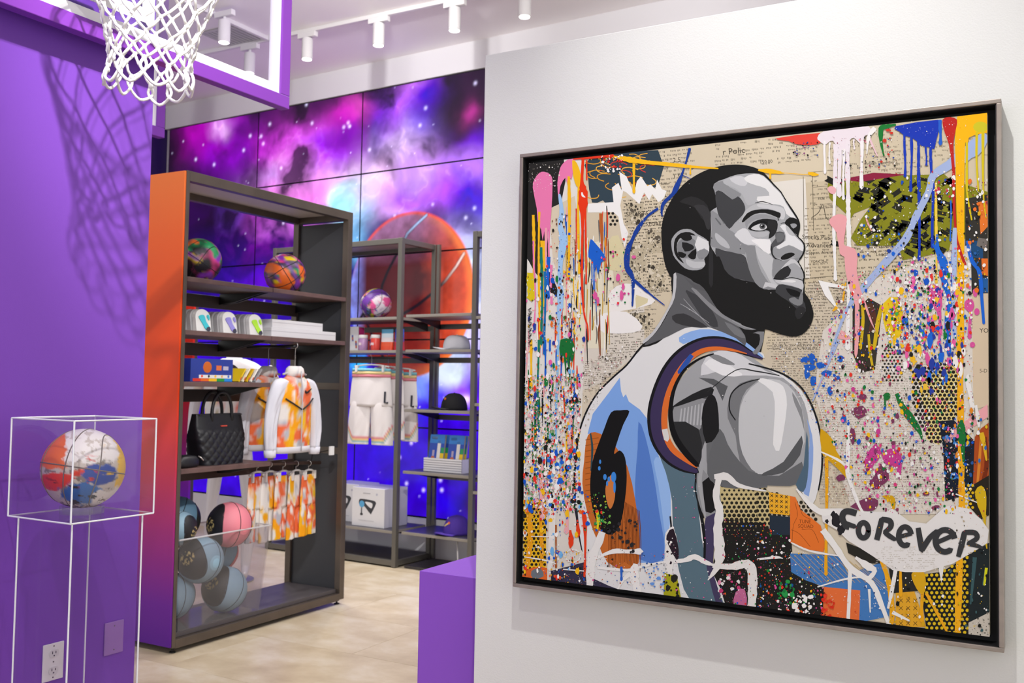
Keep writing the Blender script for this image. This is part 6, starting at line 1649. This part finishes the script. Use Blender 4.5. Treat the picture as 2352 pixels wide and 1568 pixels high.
def shorts(loc, rz, w, h, seed, label, colfn, group, cat='shorts', hook=0.04, waist=None, thick=1.0):
    t = empty('shorts', loc, rz, label, cat, group)          # loc: top centre of the waistband
    W0 = WM[t.name]
    hw = w / 2; hd = hw * thick
    m = MB()
    gtube(m, dens([(0, 0.0, hw * 0.80, hd * 0.22, 0), (0, -h * 0.08, hw * 0.84, hd * 0.26, 0), (0, -h * 0.30, hw * 0.92, hd * 0.30, 0), (0, -h * 0.50, hw * 0.96, hd * 0.30, 0)], 4), W0, 56, 0.16, seed)
    for s in (-1, 1):
        gtube(m, dens([(s * hw * 0.44, -h * 0.36, hw * 0.36, hd * 0.14, 0), (s * hw * 0.46, -h * 0.48, hw * 0.45, hd * 0.26, 0), (s * hw * 0.50, -h * 0.65, hw * 0.48, hd * 0.30, 0), (s * hw * 0.53, -h * 0.85, hw * 0.48, hd * 0.31, 0), (s * hw * 0.55, -h, hw * 0.47, hd * 0.31, 0)], 6), W0, 40, 0.16, seed + s)
    vv = np.array([list(W0.inverted() @ Vector(v)) for v in m.v])
    cc = colfn(vv, w, h, seed)
    m.build('shorts_body', M_cloth, t, True, vertcol=np.hstack([cc, np.ones((len(cc), 1))]))
    if waist:
        for z0, z1, c in waist:
            m = MB(); gtube(m, [(0, z0, hw * 0.87, hd * 0.30, 0), (0, z1, hw * 0.88, hd * 0.31, 0)], W0, 40, 0.03); m.build('waistband', mat('band_' + c, c, 0.8), t, True)
    hg = hanger(t, W0, w * 0.78, 0.012, hook + 0.03, M_hang, 'clip_hanger')
    for s in (-1, 1):
        m = MB(); m.box(s * w * 0.30 - 0.008, s * w * 0.30 + 0.008, -hd * 0.30 - 0.004, 0.004, -0.028, 0.022, M=W0, bev=0.002); m.build('clip', M_hang, hg)
    return t
def dyefn(vv, w, h, seed): return dye(vv[:, 0] * 1.1, vv[:, 2], seed * 7 + 3)
for k, (x, y, rz, lb) in enumerate(((3.985, 3.80, 0.22, 'tie-dye shorts nearest the ball bin on the hanging bar'), (4.095, 3.81, 0.24, 'second tie-dye shorts from the ball bin on the hanging bar'), (4.205, 3.81, 0.24, 'third tie-dye shorts from the ball bin on the hanging bar'), (4.315, 3.81, 0.24, 'fourth tie-dye shorts from the ball bin, with a small black mark'), (4.425, 3.81, 0.22, 'last tie-dye shorts beside the dark end panel'))):
    s_ = shorts((x, y + 0.04, 0.80 - 0.005 * k), rz, 0.19, 0.355 + 0.01 * (k % 2), k + 1, lb, dyefn, 'orange and yellow tie-dye shorts on the bar', hook=0.052, thick=0.5)
    Wk = WM[s_.name]
    if k < 4:
        m = MB(); m.tube([Wk @ Vector((0.062, -0.012, -0.03)), Wk @ Vector((0.078, -0.010, -0.12)), Wk @ Vector((0.088, -0.006, -0.2))], 0.004, 5); m.build('side_piping', MATS['piping_black'], s_, True)
    if k == 3:
        m = MB(); m.box(0.03, 0.055, -0.0185, -0.012, -0.335, -0.328, M=Wk); m.build('leg_mark', MATS['mark_black'], s_)

# ---- clear bin of basketballs
bn = empty('ball_bin', (3.66, 3.89, 0.0925), 0, 'clear plastic bin full of basketballs on the base of the shelf unit', 'bin')
zb = 0.0925
bot = [(3.372, 3.742), (3.930, 3.742), (3.930, 4.06), (3.372, 4.06)]; top = [(3.35, 3.722), (3.985, 3.722), (3.985, 4.09), (3.35, 4.09)]
M_bin = clear('bin_plastic', 'F4F2F3', 1.0, 0.08, 0.035)
zt_ = 0.545
t_ = 0.004
for i in range(4):
    j = (i + 1) % 4
    cxm, cym = 3.66, 3.905
    def ins(p): return (p[0] + (t_ if p[0] < cxm else -t_), p[1] + (t_ if p[1] < cym else -t_))
    q = [(*bot[i], zb + 0.001), (*bot[j], zb + 0.001), (*top[j], zt_), (*top[i], zt_)]
    q2 = [(*ins(bot[i]), zb + 0.001), (*ins(bot[j]), zb + 0.001), (*ins(top[j]), zt_), (*ins(top[i]), zt_)]
    m = MB(); m.add(q + q2, [(0, 1, 2, 3), (7, 6, 5, 4), (0, 4, 5, 1), (3, 2, 6, 7)]); m.build('bin_wall', M_bin, bn)
m = MB(); m.box(3.378, 3.924, 3.748, 4.054, zb + 0.0005, zb + 0.005); m.build('bin_floor', M_bin, bn)
m = MB(); m.tube([(*p, zt_) for p in top], 0.0045, 6, True); m.build('bin_rim', clear('bin_rim', 'E8E6E8', 1.0, 0.1, 0.5), bn)
def panelball(main, second, gold=True):
    def f(L, Wd):
        x, y, z = L[:, 0], L[:, 1], L[:, 2]
        a = np.arctan2(z / 0.92, x / 0.8); yc = 0.62 + 0.20 * np.cos(2 * a)
        lat = np.abs(y) > yc / np.sqrt(0.64 * np.cos(a) ** 2 + yc ** 2 + 0.8464 * np.sin(a) ** 2)
        n = fbm(L[:, 0] * 14, L[:, 2] * 14, 3, 3)
        gm = (np.hypot(x * 0.9, z) < 0.30) & (np.abs(y) > 0.75) & (n > 0.50)
        c = np.tile(np.array(S(main)[:3]), (len(L), 1))
        c[lat] = S(second)[:3]
        if gold: c[gm] = S('C8B478')[:3]
        return c
    return f
BLUE, SLATE, PINK, CORAL = '8FB0C4', '5A7E96', 'EE8A98', 'E0606A'
balls = [((3.52, 3.96, 0.2165), (0.2, 0.5, 1.55), BLUE, 'pale blue and black basketball at the bottom of the bin by the end panel'),
         ((3.790, 3.86, 0.2165), (0.5, 0.2, 1.75), BLUE, 'pale blue and black basketball at the bottom of the bin in the middle'),
         ((3.60, 3.845, 0.402), (0.3, 0.6, 1.95), BLUE, 'pale blue basketball with a gold mark against the bin front'),
         ((3.85, 3.972, 0.392), (0.3, 0.4, 1.2), SLATE, 'coral and slate basketball under the pink one'),
         ((3.565, 3.985, 0.602), (0.4, 0.1, 0.95), SLATE, 'slate blue and black basketball on top of the pile behind the pink one'),
         ((3.79, 3.838, 0.560), (0.1, 0.1, 1.3), PINK, 'pink and black basketball on top of the bin'),
         ((3.44, 3.825, 0.585), (0.2, -0.3, 0.3), BLUE, 'pale blue basketball squeezed against the end panel at the bin rim')]
for (c, e, col, lb) in balls:
    sec = '1B1B20' if 'coral' not in lb else 'D85A60'
    basketball('basketball', c, 0.105 if 'coral' in lb else 0.119 if c[0] > 3.46 else 0.085, Euler(e), panelball(col, sec), lb, '14141A', 0.45, 'basketballs in the clear bin', seg=128, eq=False)
# ================================================================ back shelves in front of the screens (local x' = depth, s = to the left)
FX, BXX = 5.446, 5.886
def Wp(x, s, z): return MBK @ Vector((x, s, z))
def kit(name, x, s, z, label, cat, group=None, rz=0.0):
    return empty(name, Wp(x, s, z), TB + rz, label, cat, group)
def lb_(m, x0, x1, s0, s1, z0, z1, bev=0.0): return m.box(x0, x1, s0, s1, z0, z1, bev=bev, M=MBK)
PP = 0.036
M_shelftop = mat('dark_grey_board', '46434A', 0.35)
def bshelf(root, s0, s1, z, x0=None):
    x0 = FX + 0.002 if x0 is None else x0
    m = MB(); lb_(m, x0, BXX - 0.04, s0, s1, z - 0.02, z, 0.002); b = m.build('shelf_board', mat('pale_edge_board', '8E8880', 0.4), root)
    m = MB(); lb_(m, x0 + 0.004, BXX - 0.042, s0 + 0.002, s1 - 0.002, z + 0.0002, z + 0.0012); m.build('shelf_liner', M_shelftop, b)
    m = MB(); lb_(m, BXX - 0.038, BXX - 0.012, s0, s1, z - 0.085, z - 0.045); m.build('shelf_rail', M_grey, b)
    for s in (s0 + 0.02, s1 - 0.02):
        pts = [(x0 + 0.05, z - 0.021), (BXX - 0.04, z - 0.021), (BXX - 0.04, z - 0.085), (x0 + 0.12, z - 0.032)]
        q = MB(); q.add([Wp(a, s - 0.004, c) for a, c in pts] + [Wp(a, s + 0.004, c) for a, c in pts], [(3, 2, 1, 0), (4, 5, 6, 7)] + [(i, (i + 1) % 4, 4 + (i + 1) % 4, 4 + i) for i in range(4)]); q.build('bracket', M_black, b)
def rack(s0, s1, label, shelves, H=2.392):
    t = kit('grey_shelf_unit', (FX + BXX) / 2, (s0 + s1) / 2, 0, label, 'shelf unit', 'grey metal shelves in front of the screens')
    for s in (s0, s1 - PP):
        for x in (FX, BXX - PP):
            m = MB(); lb_(m, x, x + PP, s, s + PP, 0.004, H, 0.002); m.build('post', M_grey, t)
        for z in (H - 0.042, 0.012):
            m = MB(); lb_(m, FX + PP, BXX - PP, s + 0.003, s + PP - 0.003, z, z + 0.04, 0.002); m.build('side_beam', M_grey, t)
    for x in (FX, BXX - PP):
        for z in (H - 0.042, 0.012):
            m = MB(); lb_(m, x + 0.002, x + PP - 0.002, s0 + PP, s1 - PP, z, z + 0.04, 0.002); m.build('cross_beam', M_grey, t)
    m = MB(); lb_(m, FX + PP, BXX - PP, s0 + PP, s1 - PP, H - 0.012, H - 0.004); m.build('top_board', mat('pale_soffit_board', 'C9C4C0'), t)
    m = MB(); lb_(m, FX + PP, BXX - PP, s0 + PP, s1 - PP, 0.035, 0.052); m.build('base_board', mat('base_dark', '3A3638', 0.5), t)
    for z in shelves: bshelf(t, s0 + PP + 0.001, s1 - PP - 0.001, z)
    return t
rkA = rack(4.413, 5.735, 'grey metal shelf unit in front of the big basketball on the screens', (1.812, 1.568, 0.262))
m = MB(); m.tube([Wp(5.50, 4.46, 1.515), Wp(5.50, 5.30, 1.515)], 0.009, 8); m.build('hanging_bar', M_black, rkA, True)
rkB = rack(2.46, 3.786, 'grey metal shelf unit beside the edge of the white partition', (1.80, 1.2, 0.6))
brg = kit('bridging_shelf_bay', (FX + BXX) / 2, 4.1, 0.03, 'bay of five short shelves between the two grey shelf units', 'shelf bay')
for z in (1.825, 1.572, 1.143, 0.700, 0.266): bshelf(brg, 3.788, 4.37, z, FX + 0.012)
for s in (4.372, 3.787):
    pass
m = MB(); lb_(m, BXX - 0.036, BXX - 0.012, 4.374, 4.398, 0.004, 2.39); m.build('bay_upright', M_grey, brg)
m = MB(); lb_(m, FX + 0.05, BXX - 0.04, 3.79, 4.37, 0.004, 0.02); m.build('bay_base', mat('base_dark', '3A3638'), brg)
m = MB(); m.tube([Wp(5.60, 3.98, 0.235), Wp(5.55, 3.93, 0.03)], 0.006, 8); m.build('cable', mat('cable_white', 'D8D6DC', 0.5), brg, True)

# multicolour ball
def holo2(L, Wd):
    a = fbm(L[:, 0] * 2.6 + 2, L[:, 1] * 2.6 + L[:, 2] * 2, 61, 3); b = fbm(L[:, 1] * 2.4, L[:, 2] * 2.8 + L[:, 0], 66, 3); c = fbm(L[:, 2] * 2.6, L[:, 0] * 2.4 - L[:, 1], 72, 3)
    return mixc(len(L), [('3A4450', None), ('3A6AC0', sm(a, 0.5, 0.56)), ('E0C82A', sm(b, 0.54, 0.6)), ('E85A9A', sm(c, 0.52, 0.58)), ('E8DCE4', sm(a + c, 1.12, 1.2)), ('6A3A9A', sm(1 - b, 0.58, 0.64))])
basketball('basketball', Wp(5.64, 4.812, 1.8132 + 0.119), 0.119, Euler((0.7, 0.4, 2.0)), holo2, 'bright multicolour basketball on the grey shelf in front of the screens', '2A3030', 0.25, 'multicolour basketballs')
# products on the cans shelf
ZC = 1.5692
t = kit('patterned_carton', 5.57, 4.955, ZC, 'white carton with small coloured marks at the end of the can shelf', 'box')
m = MB(); lb_(m, 5.54, 5.61, 4.895, 5.03, ZC + 0.0005, ZC + 0.185, 0.001); m.build('body', mat('white_carton', 'E2E1E4'), t)
for i in range(16):
    s, z = 4.905 + (i * 0.037) % 0.11, ZC + 0.02 + (i * 0.053) % 0.15
    m = MB(); lb_(m, 5.5388, 5.5398, s, s + 0.014, z, z + 0.011); m.build('printed_mark', mat('print_' + ('B8485A', '3A5AA8', '6A3A8A', 'C8762A')[i % 4], ('B8485A', '3A5AA8', '6A3A8A', 'C8762A')[i % 4], 0.4), t)
m = MB(); lb_(m, 5.5386, 5.5398, 4.985, 5.025, ZC + 0.15, ZC + 0.18); m.build('printed_label', mat('print_2A7A5A', '2A7A5A', 0.4), t)
m = MB(); lb_(m, 5.545, 5.605, 4.893, 4.8948, ZC + 0.01, ZC + 0.178); m.build('side_print', mat('print_D83A8A', 'D83A8A', 0.4), t)
def jar(s, x, R, h, col, cap_, label):
    t = kit('supplement_jar', x, s, ZC, label, 'jar', 'product jars on the grey shelf')
    M_ = Matrix.Translation(Wp(x, s, ZC + 0.0006))
    m = MB(); m.lathe([(R * 0.96, 0), (R, 0.004), (R, h * 0.74), (R * 0.9, h * 0.78)], 28, M=M_); m.build('body', mat('jar_' + col, col, 0.35), t, True, angle=40)
    m = MB(); m.lathe([(R * 0.93, h * 0.785), (R * 0.97, h * 0.80), (R * 0.97, h * 0.97), (R * 0.9, h)], 28, M=M_); m.build('lid', mat('jar_lid_' + cap_, cap_, 0.4), t, True, angle=40)
    m = MB(); lb_(m, x - R - 0.0012, x - R * 0.93, s - R * 0.34, s + R * 0.34, ZC + h * 0.34, ZC + h * 0.5); m.build('label_mark', mat('jar_label', 'F0D8DC', 0.5), t)
jar(4.836, 5.53, 0.036, 0.118, 'B48AB8', 'EDEBEA', 'lilac jar with a white lid on the grey shelf')
jar(4.775, 5.585, 0.033, 0.112, '8A4A8A', 'D8D4DA', 'purple jar behind the lilac and red jars')
jar(4.715, 5.53, 0.036, 0.118, 'E04A42', 'F0EEEC', 'red jar with a white lid on the grey shelf')
jar(4.672, 5.60, 0.030, 0.112, '8A2A30', 'D8C8C8', 'dark red jar behind the red jar')
def pouch(s0, s1, x, h, cols, label):
    t = kit('stand_up_pouch', x, (s0 + s1) / 2, ZC, label, 'pouch', 'product pouches on the grey shelf')
    n = len(cols)
    for i, c in enumerate(cols):
        z0, z1 = h * i / n, h * (i + 1) / n
        def rg(z):
            d = 0.024 * (1 - z / h) + 0.002
            return [Wp(x + d * math.sin(a), (s0 + s1) / 2 + (s1 - s0) / 2 * math.copysign(abs(math.cos(a)) ** 0.4, math.cos(a)), ZC + 0.0008 + z) for a in [2 * PI * k / 24 for k in range(24)]]
        m = MB(); m.loft([rg(z0), rg((z0 + z1) / 2), rg(z1)]); m.build('printed_panel', mat('pouch_' + c, c, 0.3), t, True, angle=50)
pouch(4.545, 4.655, 5.53, 0.158, ('E8502E', 'E85A36', 'E8DCE0', 'D8E4EE', '5AA0C8'), 'orange, white and blue pouch behind the shelf post')
pouch(4.452, 4.535, 5.54, 0.158, ('D83A4A', 'C8404E', '7A4AA0', '3A5AC8', '2F58D0'), 'red and blue pouch right of the shelf post')
# caps
cap('baseball_cap', Wp(5.62, 4.03, 1.5742), TB + 2.2, 0.092, 'D9D8DE', 'white flat cap on the short shelf near the partition', None, 0.105, flat=True, group='caps on the short shelves')
cap('baseball_cap', Wp(5.63, 4.05, 1.1452), TB + 2.5, 0.090, '1C1B1E', 'black cap with an orange embroidered ball on the short shelf', None, 0.118, [(0.35, 0.078, 0.009, 'E87A2A'), (0.0, 0.085, 0.006, 'B8C0D8')], group='caps on the short shelves')
cap('baseball_cap', Wp(5.60, 3.985, 0.2682), TB + 2.75, 0.092, '4A2F9A', 'purple cap with a gold embroidered mark on the lowest short shelf', None, 0.130, [(0.30, 0.085, 0.010, 'E8703A'), (0.18, 0.078, 0.007, 'E0C87A'), (0.05, 0.072, 0.007, 'E0C87A'), (-0.08, 0.064, 0.007, 'E0C87A'), (-0.6, 0.11, 0.010, 'F0F0F4')], group='caps on the short shelves')
# tray with sticker books
ZT2 = 0.7014
tr = kit('white_display_tray', 5.58, 4.07, ZT2, 'white ribbed tray holding blue books on the short shelf', 'tray')
for i in range(6):
    m = MB(); lb_(m, 5.525, 5.531, 3.902, 4.235, ZT2 + 0.002 + i * 0.0165, ZT2 + 0.0165 + i * 0.0165 - 0.0025, 0.001); m.build('front_rib', mat('tray_white', 'EDECEE', 0.5), tr)
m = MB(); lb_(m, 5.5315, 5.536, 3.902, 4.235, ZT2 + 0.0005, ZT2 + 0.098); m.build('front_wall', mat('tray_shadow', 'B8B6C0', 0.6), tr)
for a in ((5.5365, 5.70, 3.902, 3.908), (5.5365, 5.70, 4.229, 4.235), (5.695, 5.70, 3.909, 4.228)):
    m = MB(); lb_(m, *a, ZT2 + 0.0005, ZT2 + 0.098); m.build('tray_wall', mat('tray_white', 'EDECEE'), tr)
m = MB(); lb_(m, 5.5365, 5.694, 3.909, 4.228, ZT2 + 0.0005, ZT2 + 0.003); m.build('tray_floor', mat('tray_white', 'EDECEE'), tr)
def book(s, x, k, label):
    t = kit('sticker_book', x, s, ZT2 + 0.004, label, 'book', 'blue books in the white tray')
    M_ = MBK @ Matrix.Translation((x, s, ZT2 + 0.004)) @ Matrix.Rotation(0.16, 4, 'Y') @ Matrix.Rotation(-0.10 if k % 2 else 0.0, 4, 'X')
    m = MB(); m.box(0, 0.016, -0.066, 0.066, 0, 0.262, M=M_, bev=0.001); m.build('book_cover', mat('book_blue', '2C50B8', 0.35), t)
    for (a, b, c, d, col) in ((-0.065, 0.065, 0.20, 0.261, '3A86D8'), (-0.065, 0.02, 0.002, 0.05, '9A5A34'), (-0.066, -0.035, 0.05, 0.13, 'F0C81C'), (-0.066, -0.04, 0.13, 0.17, '2AA05A'), (-0.034, -0.006, 0.03, 0.22, 'EDEAE6'), (0.012, 0.040, 0.07, 0.105, 'D8743A'), (0.016, 0.034, 0.108, 0.15, 'B8A8C0'), (0.0, 0.05, 0.226, 0.246, 'A8C8F0')):
        m = MB(); m.box(-0.0009, -0.0001, a, b, c, d, M=M_); m.build('printed_area', mat('print_' + col, col, 0.4), t)
    m = MB(); m.box(0.001, 0.015, -0.0672, -0.0662, 0.001, 0.261, M=M_); m.build('page_edge', mat('page_grey', 'A8A49A', 0.7), t)
for k, (s, x, lb) in enumerate(((4.155, 5.545, 'blue book at the front left of the white tray'), (4.140, 5.575, 'blue book directly behind the front left one in the tray'), (3.985, 5.545, 'blue book at the front right of the white tray'), (3.980, 5.575, 'blue book directly behind the front right one in the tray'))):
    book(s, x, 0, lb)
# white appliance boxes
ZB_ = 0.2634
def gunbox(s0, s1, x0, x1, h, label):
    t = kit('appliance_box', (x0 + x1) / 2, (s0 + s1) / 2, ZB_, label, 'box', 'white massage gun boxes')
    m = MB(); lb_(m, x0, x1, s0, s1, ZB_ + 0.0006, ZB_ + h, 0.002); m.build('body', mat('white_carton', 'E2E1E4'), t)
    cs_, cz = (s0 + s1) / 2, ZB_ + h * 0.56
    def pr(pts, col, nm, d=0.0008):
        m = MB(); n = len(pts)
        m.add([Wp(x0 - d, cs_ - a, cz + b) for a, b in pts] + [Wp(x0 - 0.0001, cs_ - a, cz + b) for a, b in pts], [list(range(n))[::-1]] + [(i, (i + 1) % n, n + (i + 1) % n, n + i) for i in range(n)]); m.build(nm, mat('print_' + col, col, 0.4), t)
    pr(spline([(-0.085, 0.035), (-0.05, 0.042), (0.05, 0.036), (0.072, 0.026), (0.074, 0.010), (0.034, -0.058), (0.022, -0.060), (-0.045, -0.004), (-0.085, 0.0)], 4), '35363C', 'printed_device')
    pr(spline([(-0.030, 0.020), (0.040, 0.016), (0.030, -0.022)], 4), 'E6E5E8', 'printed_gap', 0.0012)
    m = MB(); m.lathe([(0.025, 0), (0.025, 0.0012)], 20, M=MBK @ Matrix.Translation((x0 - 0.0001, cs_ + 0.060, cz + 0.004)) @ Matrix.Rotation(-PI / 2, 4, 'Y')); m.build('printed_motor', mat('print_5AA8D8', '5AA8D8', 0.4), t)
    pr([(-0.066, -0.02), (-0.058, -0.02), (-0.056, -0.065), (-0.068, -0.065)], '4A4B52', 'printed_shaft', 0.001); pr(spline([(-0.073, -0.064), (-0.051, -0.064), (-0.052, -0.078), (-0.072, -0.078)], 3), '35363C', 'printed_tip', 0.001)
    pr([(-0.05, 0.082), (0.02, 0.082), (0.02, 0.088), (-0.05, 0.088)], 'A8A7AC', 'printed_title'); pr([(0.075, 0.075), (0.09, 0.075), (0.09, 0.09), (0.075, 0.09)], 'B8B8C8', 'printed_badge'); pr([(-0.09, -0.118), (0.06, -0.118), (0.06, -0.112), (-0.09, -0.112)], 'C8C8CC', 'printed_line')
gunbox(4.560, 4.872, 5.49, 5.76, 0.285, 'white box printed with a black massage gun on the lowest shelf')
gunbox(4.905, 5.21, 5.60, 5.84, 0.285, 'second white massage gun box half hidden by the bronze shelf unit')
# white shorts with pastel trim
def whitecol(vv, w, h, seed):
    z = -vv[:, 2] / h; x = vv[:, 0]
    side = sm(np.abs(x) / (w / 2), 0.86, 0.96) * sm(z, 0.72, 0.78)
    zz = z + 0.16 * sm(np.abs(x) / (w / 2), 0.72, 1.0)
    return mixc(len(x), [('ECE6E6', None), ('E08A92', sm(0.018 - np.abs(zz - 0.905), 0, 0.006)), ('EBCB8A', sm(0.014 - np.abs(zz - 0.930), 0, 0.006)), ('8ABAC4', sm(0.016 - np.abs(zz - 0.955), 0, 0.006))])
WB = [(0.0, -0.022, '7ABAC8'), (-0.022, -0.044, 'E8CE92'), (-0.044, -0.066, 'DA8290')]
for k, (s, x, rz, lb) in enumerate(((4.712, 5.49, 0.10, 'white shorts with pastel striped waistband, nearest the bronze shelf unit'), (4.600, 5.545, 0.05, 'second white pastel-trim shorts, behind the shelf post'), (4.520, 5.61, 0.0, 'third white pastel-trim shorts, farthest along the bar'))):
    o = shorts(tuple(Wp(x, s, 1.435 - 0.012 * k)), TB - PI / 2 + rz, 0.40 if k == 0 else 0.32, 0.565 if k == 0 else 0.51, k + 11, lb, whitecol, 'white pastel-trim shorts on the bar', hook=0.09, waist=WB, thick=0.5)
    Wk = WM[o.name]
    w_ = 0.40 if k == 0 else 0.32
    m = MB(); m.tube([Wk @ Vector((w_ * 0.36, -w_ * 0.072, -0.17)), Wk @ Vector((w_ * 0.355, -w_ * 0.075, -0.25)), Wk @ Vector((w_ * 0.42, -w_ * 0.066, -0.252))], 0.008, 6); m.build('leg_emblem', mat('emblem_ink', '2A2A36', 0.7), o)
# ---- headless mannequin in a white splashed tee, behind the bronze unit
mn = empty('mannequin', (4.72, 4.78, 0), 0, 'headless white mannequin in a paint-splashed tee behind the bronze shelf unit', 'mannequin')
MW = Matrix.Translation((4.72, 4.78, 0)) @ Matrix.Rotation(math.radians(-52), 4, 'Z')     # local -y faces the viewer
me = bpy.data.meshes.new('mannequin_body')
JV = [(0, 0, 0.95, .10, .08), (0, 0, 1.04, .10, .08), (0, 0, 1.15, .115, .085), (0, 0.0, 1.32, .13, .09), (0, 0, 1.42, .08, .07), (0, 0, 1.50, .045, .045), (0, 0, 1.545, .042, .042),
      (.19, 0, 1.405, .05, .05), (.25, .01, 1.15, .038, .038), (.26, -.03, .93, .028, .028), (.265, -.05, .82, .03, .018),
      (-.19, 0, 1.405, .05, .05), (-.25, .01, 1.15, .038, .038), (-.26, -.03, .93, .028, .028), (-.265, -.05, .82, .03, .018),
      (.085, 0, .86, .058, .06), (.12, 0, .50, .038, .042), (.12, .015, .26, .045, .05), (.11, .01, .08, .03, .032), (.115, -.10, .035, .035, .02),
      (-.085, 0, .86, .058, .06), (-.12, 0, .50, .038, .042), (-.12, .015, .26, .045, .05), (-.11, .01, .08, .03, .032), (-.115, -.10, .035, .035, .02)]
JE = [(0, 1), (1, 2), (2, 3), (3, 4), (4, 5), (5, 6), (3, 7), (7, 8), (8, 9), (9, 10), (3, 11), (11, 12), (12, 13), (13, 14), (0, 15), (15, 16), (16, 17), (17, 18), (18, 19), (0, 20), (20, 21), (21, 22), (22, 23), (23, 24)]
me.from_pydata([v[:3] for v in JV], JE, [])
mo = bpy.data.objects.new('mannequin_body', me); COL.objects.link(mo)
mo.modifiers.new('skin', 'SKIN')
for i, v in enumerate(JV): me.skin_vertices[0].data[i].radius = (v[3], v[4])
me.skin_vertices[0].data[0].use_root = True
ss_ = mo.modifiers.new('sub', 'SUBSURF'); ss_.levels = 2; ss_.render_levels = 2
me.materials.append(mat('mannequin_gloss', 'E4E2EA', 0.3))
mo.parent = mn; mo.matrix_parent_inverse = Matrix(); mo.matrix_world = MW
def teecol(v):
    x, z = v[:, 0], v[:, 2]
    n = fbm(x * 22, z * 22, 91, 3); n2 = fbm(x * 25 + 9, z * 25, 97, 3); k = sm(1.34 - z, 0, 0.15)
    return mixc(len(x), [('F0EEF0', None), ('F0C22A', sm(n, 0.62, 0.68) * k), ('E85A3A', sm(n2, 0.66, 0.72) * k), ('4A6A5A', sm(n + n2, 1.28, 1.36) * k)])
m = MB(); gtube(m, dens([(0, 0.93, 0.180, 0.125, 0), (0, 1.0, 0.175, 0.125, 0), (0, 1.2, 0.185, 0.13, 0), (0, 1.36, 0.205, 0.125, 0), (0, 1.435, 0.165, 0.10, 0), (0, 1.475, 0.075, 0.07, 0)], 4), MW, 48, 0.04)
for s in (-1, 1): gtube(m, dens([(s * 0.13, 1.40, 0.075, 0.075, s * 0.2), (s * 0.20, 1.385, 0.07, 0.072, s * 0.7), (s * 0.242, 1.30, 0.068, 0.068, s * 0.3), (s * 0.255, 1.22, 0.07, 0.068, s * 0.15)], 4), MW, 28, 0.03)
vv = np.array([list(MW.inverted() @ Vector(v)) for v in m.v]); tc_ = teecol(vv)
m.build('tee_shirt', M_cloth, mn, True, vertcol=np.hstack([tc_, np.ones((len(tc_), 1))]))
m = MB(); m.lathe([(0.17, 0.0005), (0.17, 0.010), (0.16, 0.014)], 32, c=(4.72, 4.78, 0)); m.build('stand_base', mat('steel_base', 'A8A8AC', 0.3, metal=0.8), mn, True, angle=40)
# second tie-dye jacket hanging behind the first
M2 = Matrix.Translation((4.195, 3.975, 0.93)) @ Matrix.Rotation(0.02, 4, 'Z')
copy_thing(jk, M2, None, 'tie-dye zip jacket hanging behind the front one, only its side showing')
# far red to purple panel seen through the bronze unit
fp = empty('gradient_stand', (5.60, 6.20, 0), 0, 'narrow red to purple gradient stand far behind the bronze shelf unit', 'display stand')
M_grad2 = gradient_mat('red_purple_print', [(0.0, '6A2AB0'), (0.2, '6A22A8'), (0.45, '8A2050'), (0.6, 'A01A18'), (1.0, 'D8301C')], 2.0)
m = MB(); m.box(5.50, 5.52, 6.03, 6.38, 0.02, 1.96, bev=0.001); m.build('printed_board', M_grad2, fp)
for y_ in (6.04, 6.33):
    m = MB(); m.box(5.521, 5.56, y_, y_ + 0.04, 0.019, 1.95); m.build('back_post', M_bronze, fp)
m = MB(); m.box(5.40, 5.70, 6.0, 6.41, 0.0005, 0.018, bev=0.002); m.build('foot_plate', M_bronze, fp)
# purple plinth behind the partition edge
pl = empty('purple_plinth', (2.76, 1.45, 0), 0, 'purple box plinth standing behind the edge of the white partition', 'plinth')
m = MB(); m.box(2.514, 3.02, 1.18, 1.726, 0.012, 0.75, bev=0.002); m.build('plinth_body', mat('plinth_purple', '9058CC', 0.4, spec=0.25), pl)
m = MB(); m.box(2.53, 3.0, 1.20, 1.706, 0.0005, 0.0118); m.build('plinth_base', M_black, pl)
print('LAYER DEPTH', XC - LAY[0])
for o in list(bpy.data.objects):
    if o.type == 'MESH' and o.parent is None and not o.get('label'):
        print('UNLABELLED', o.name)
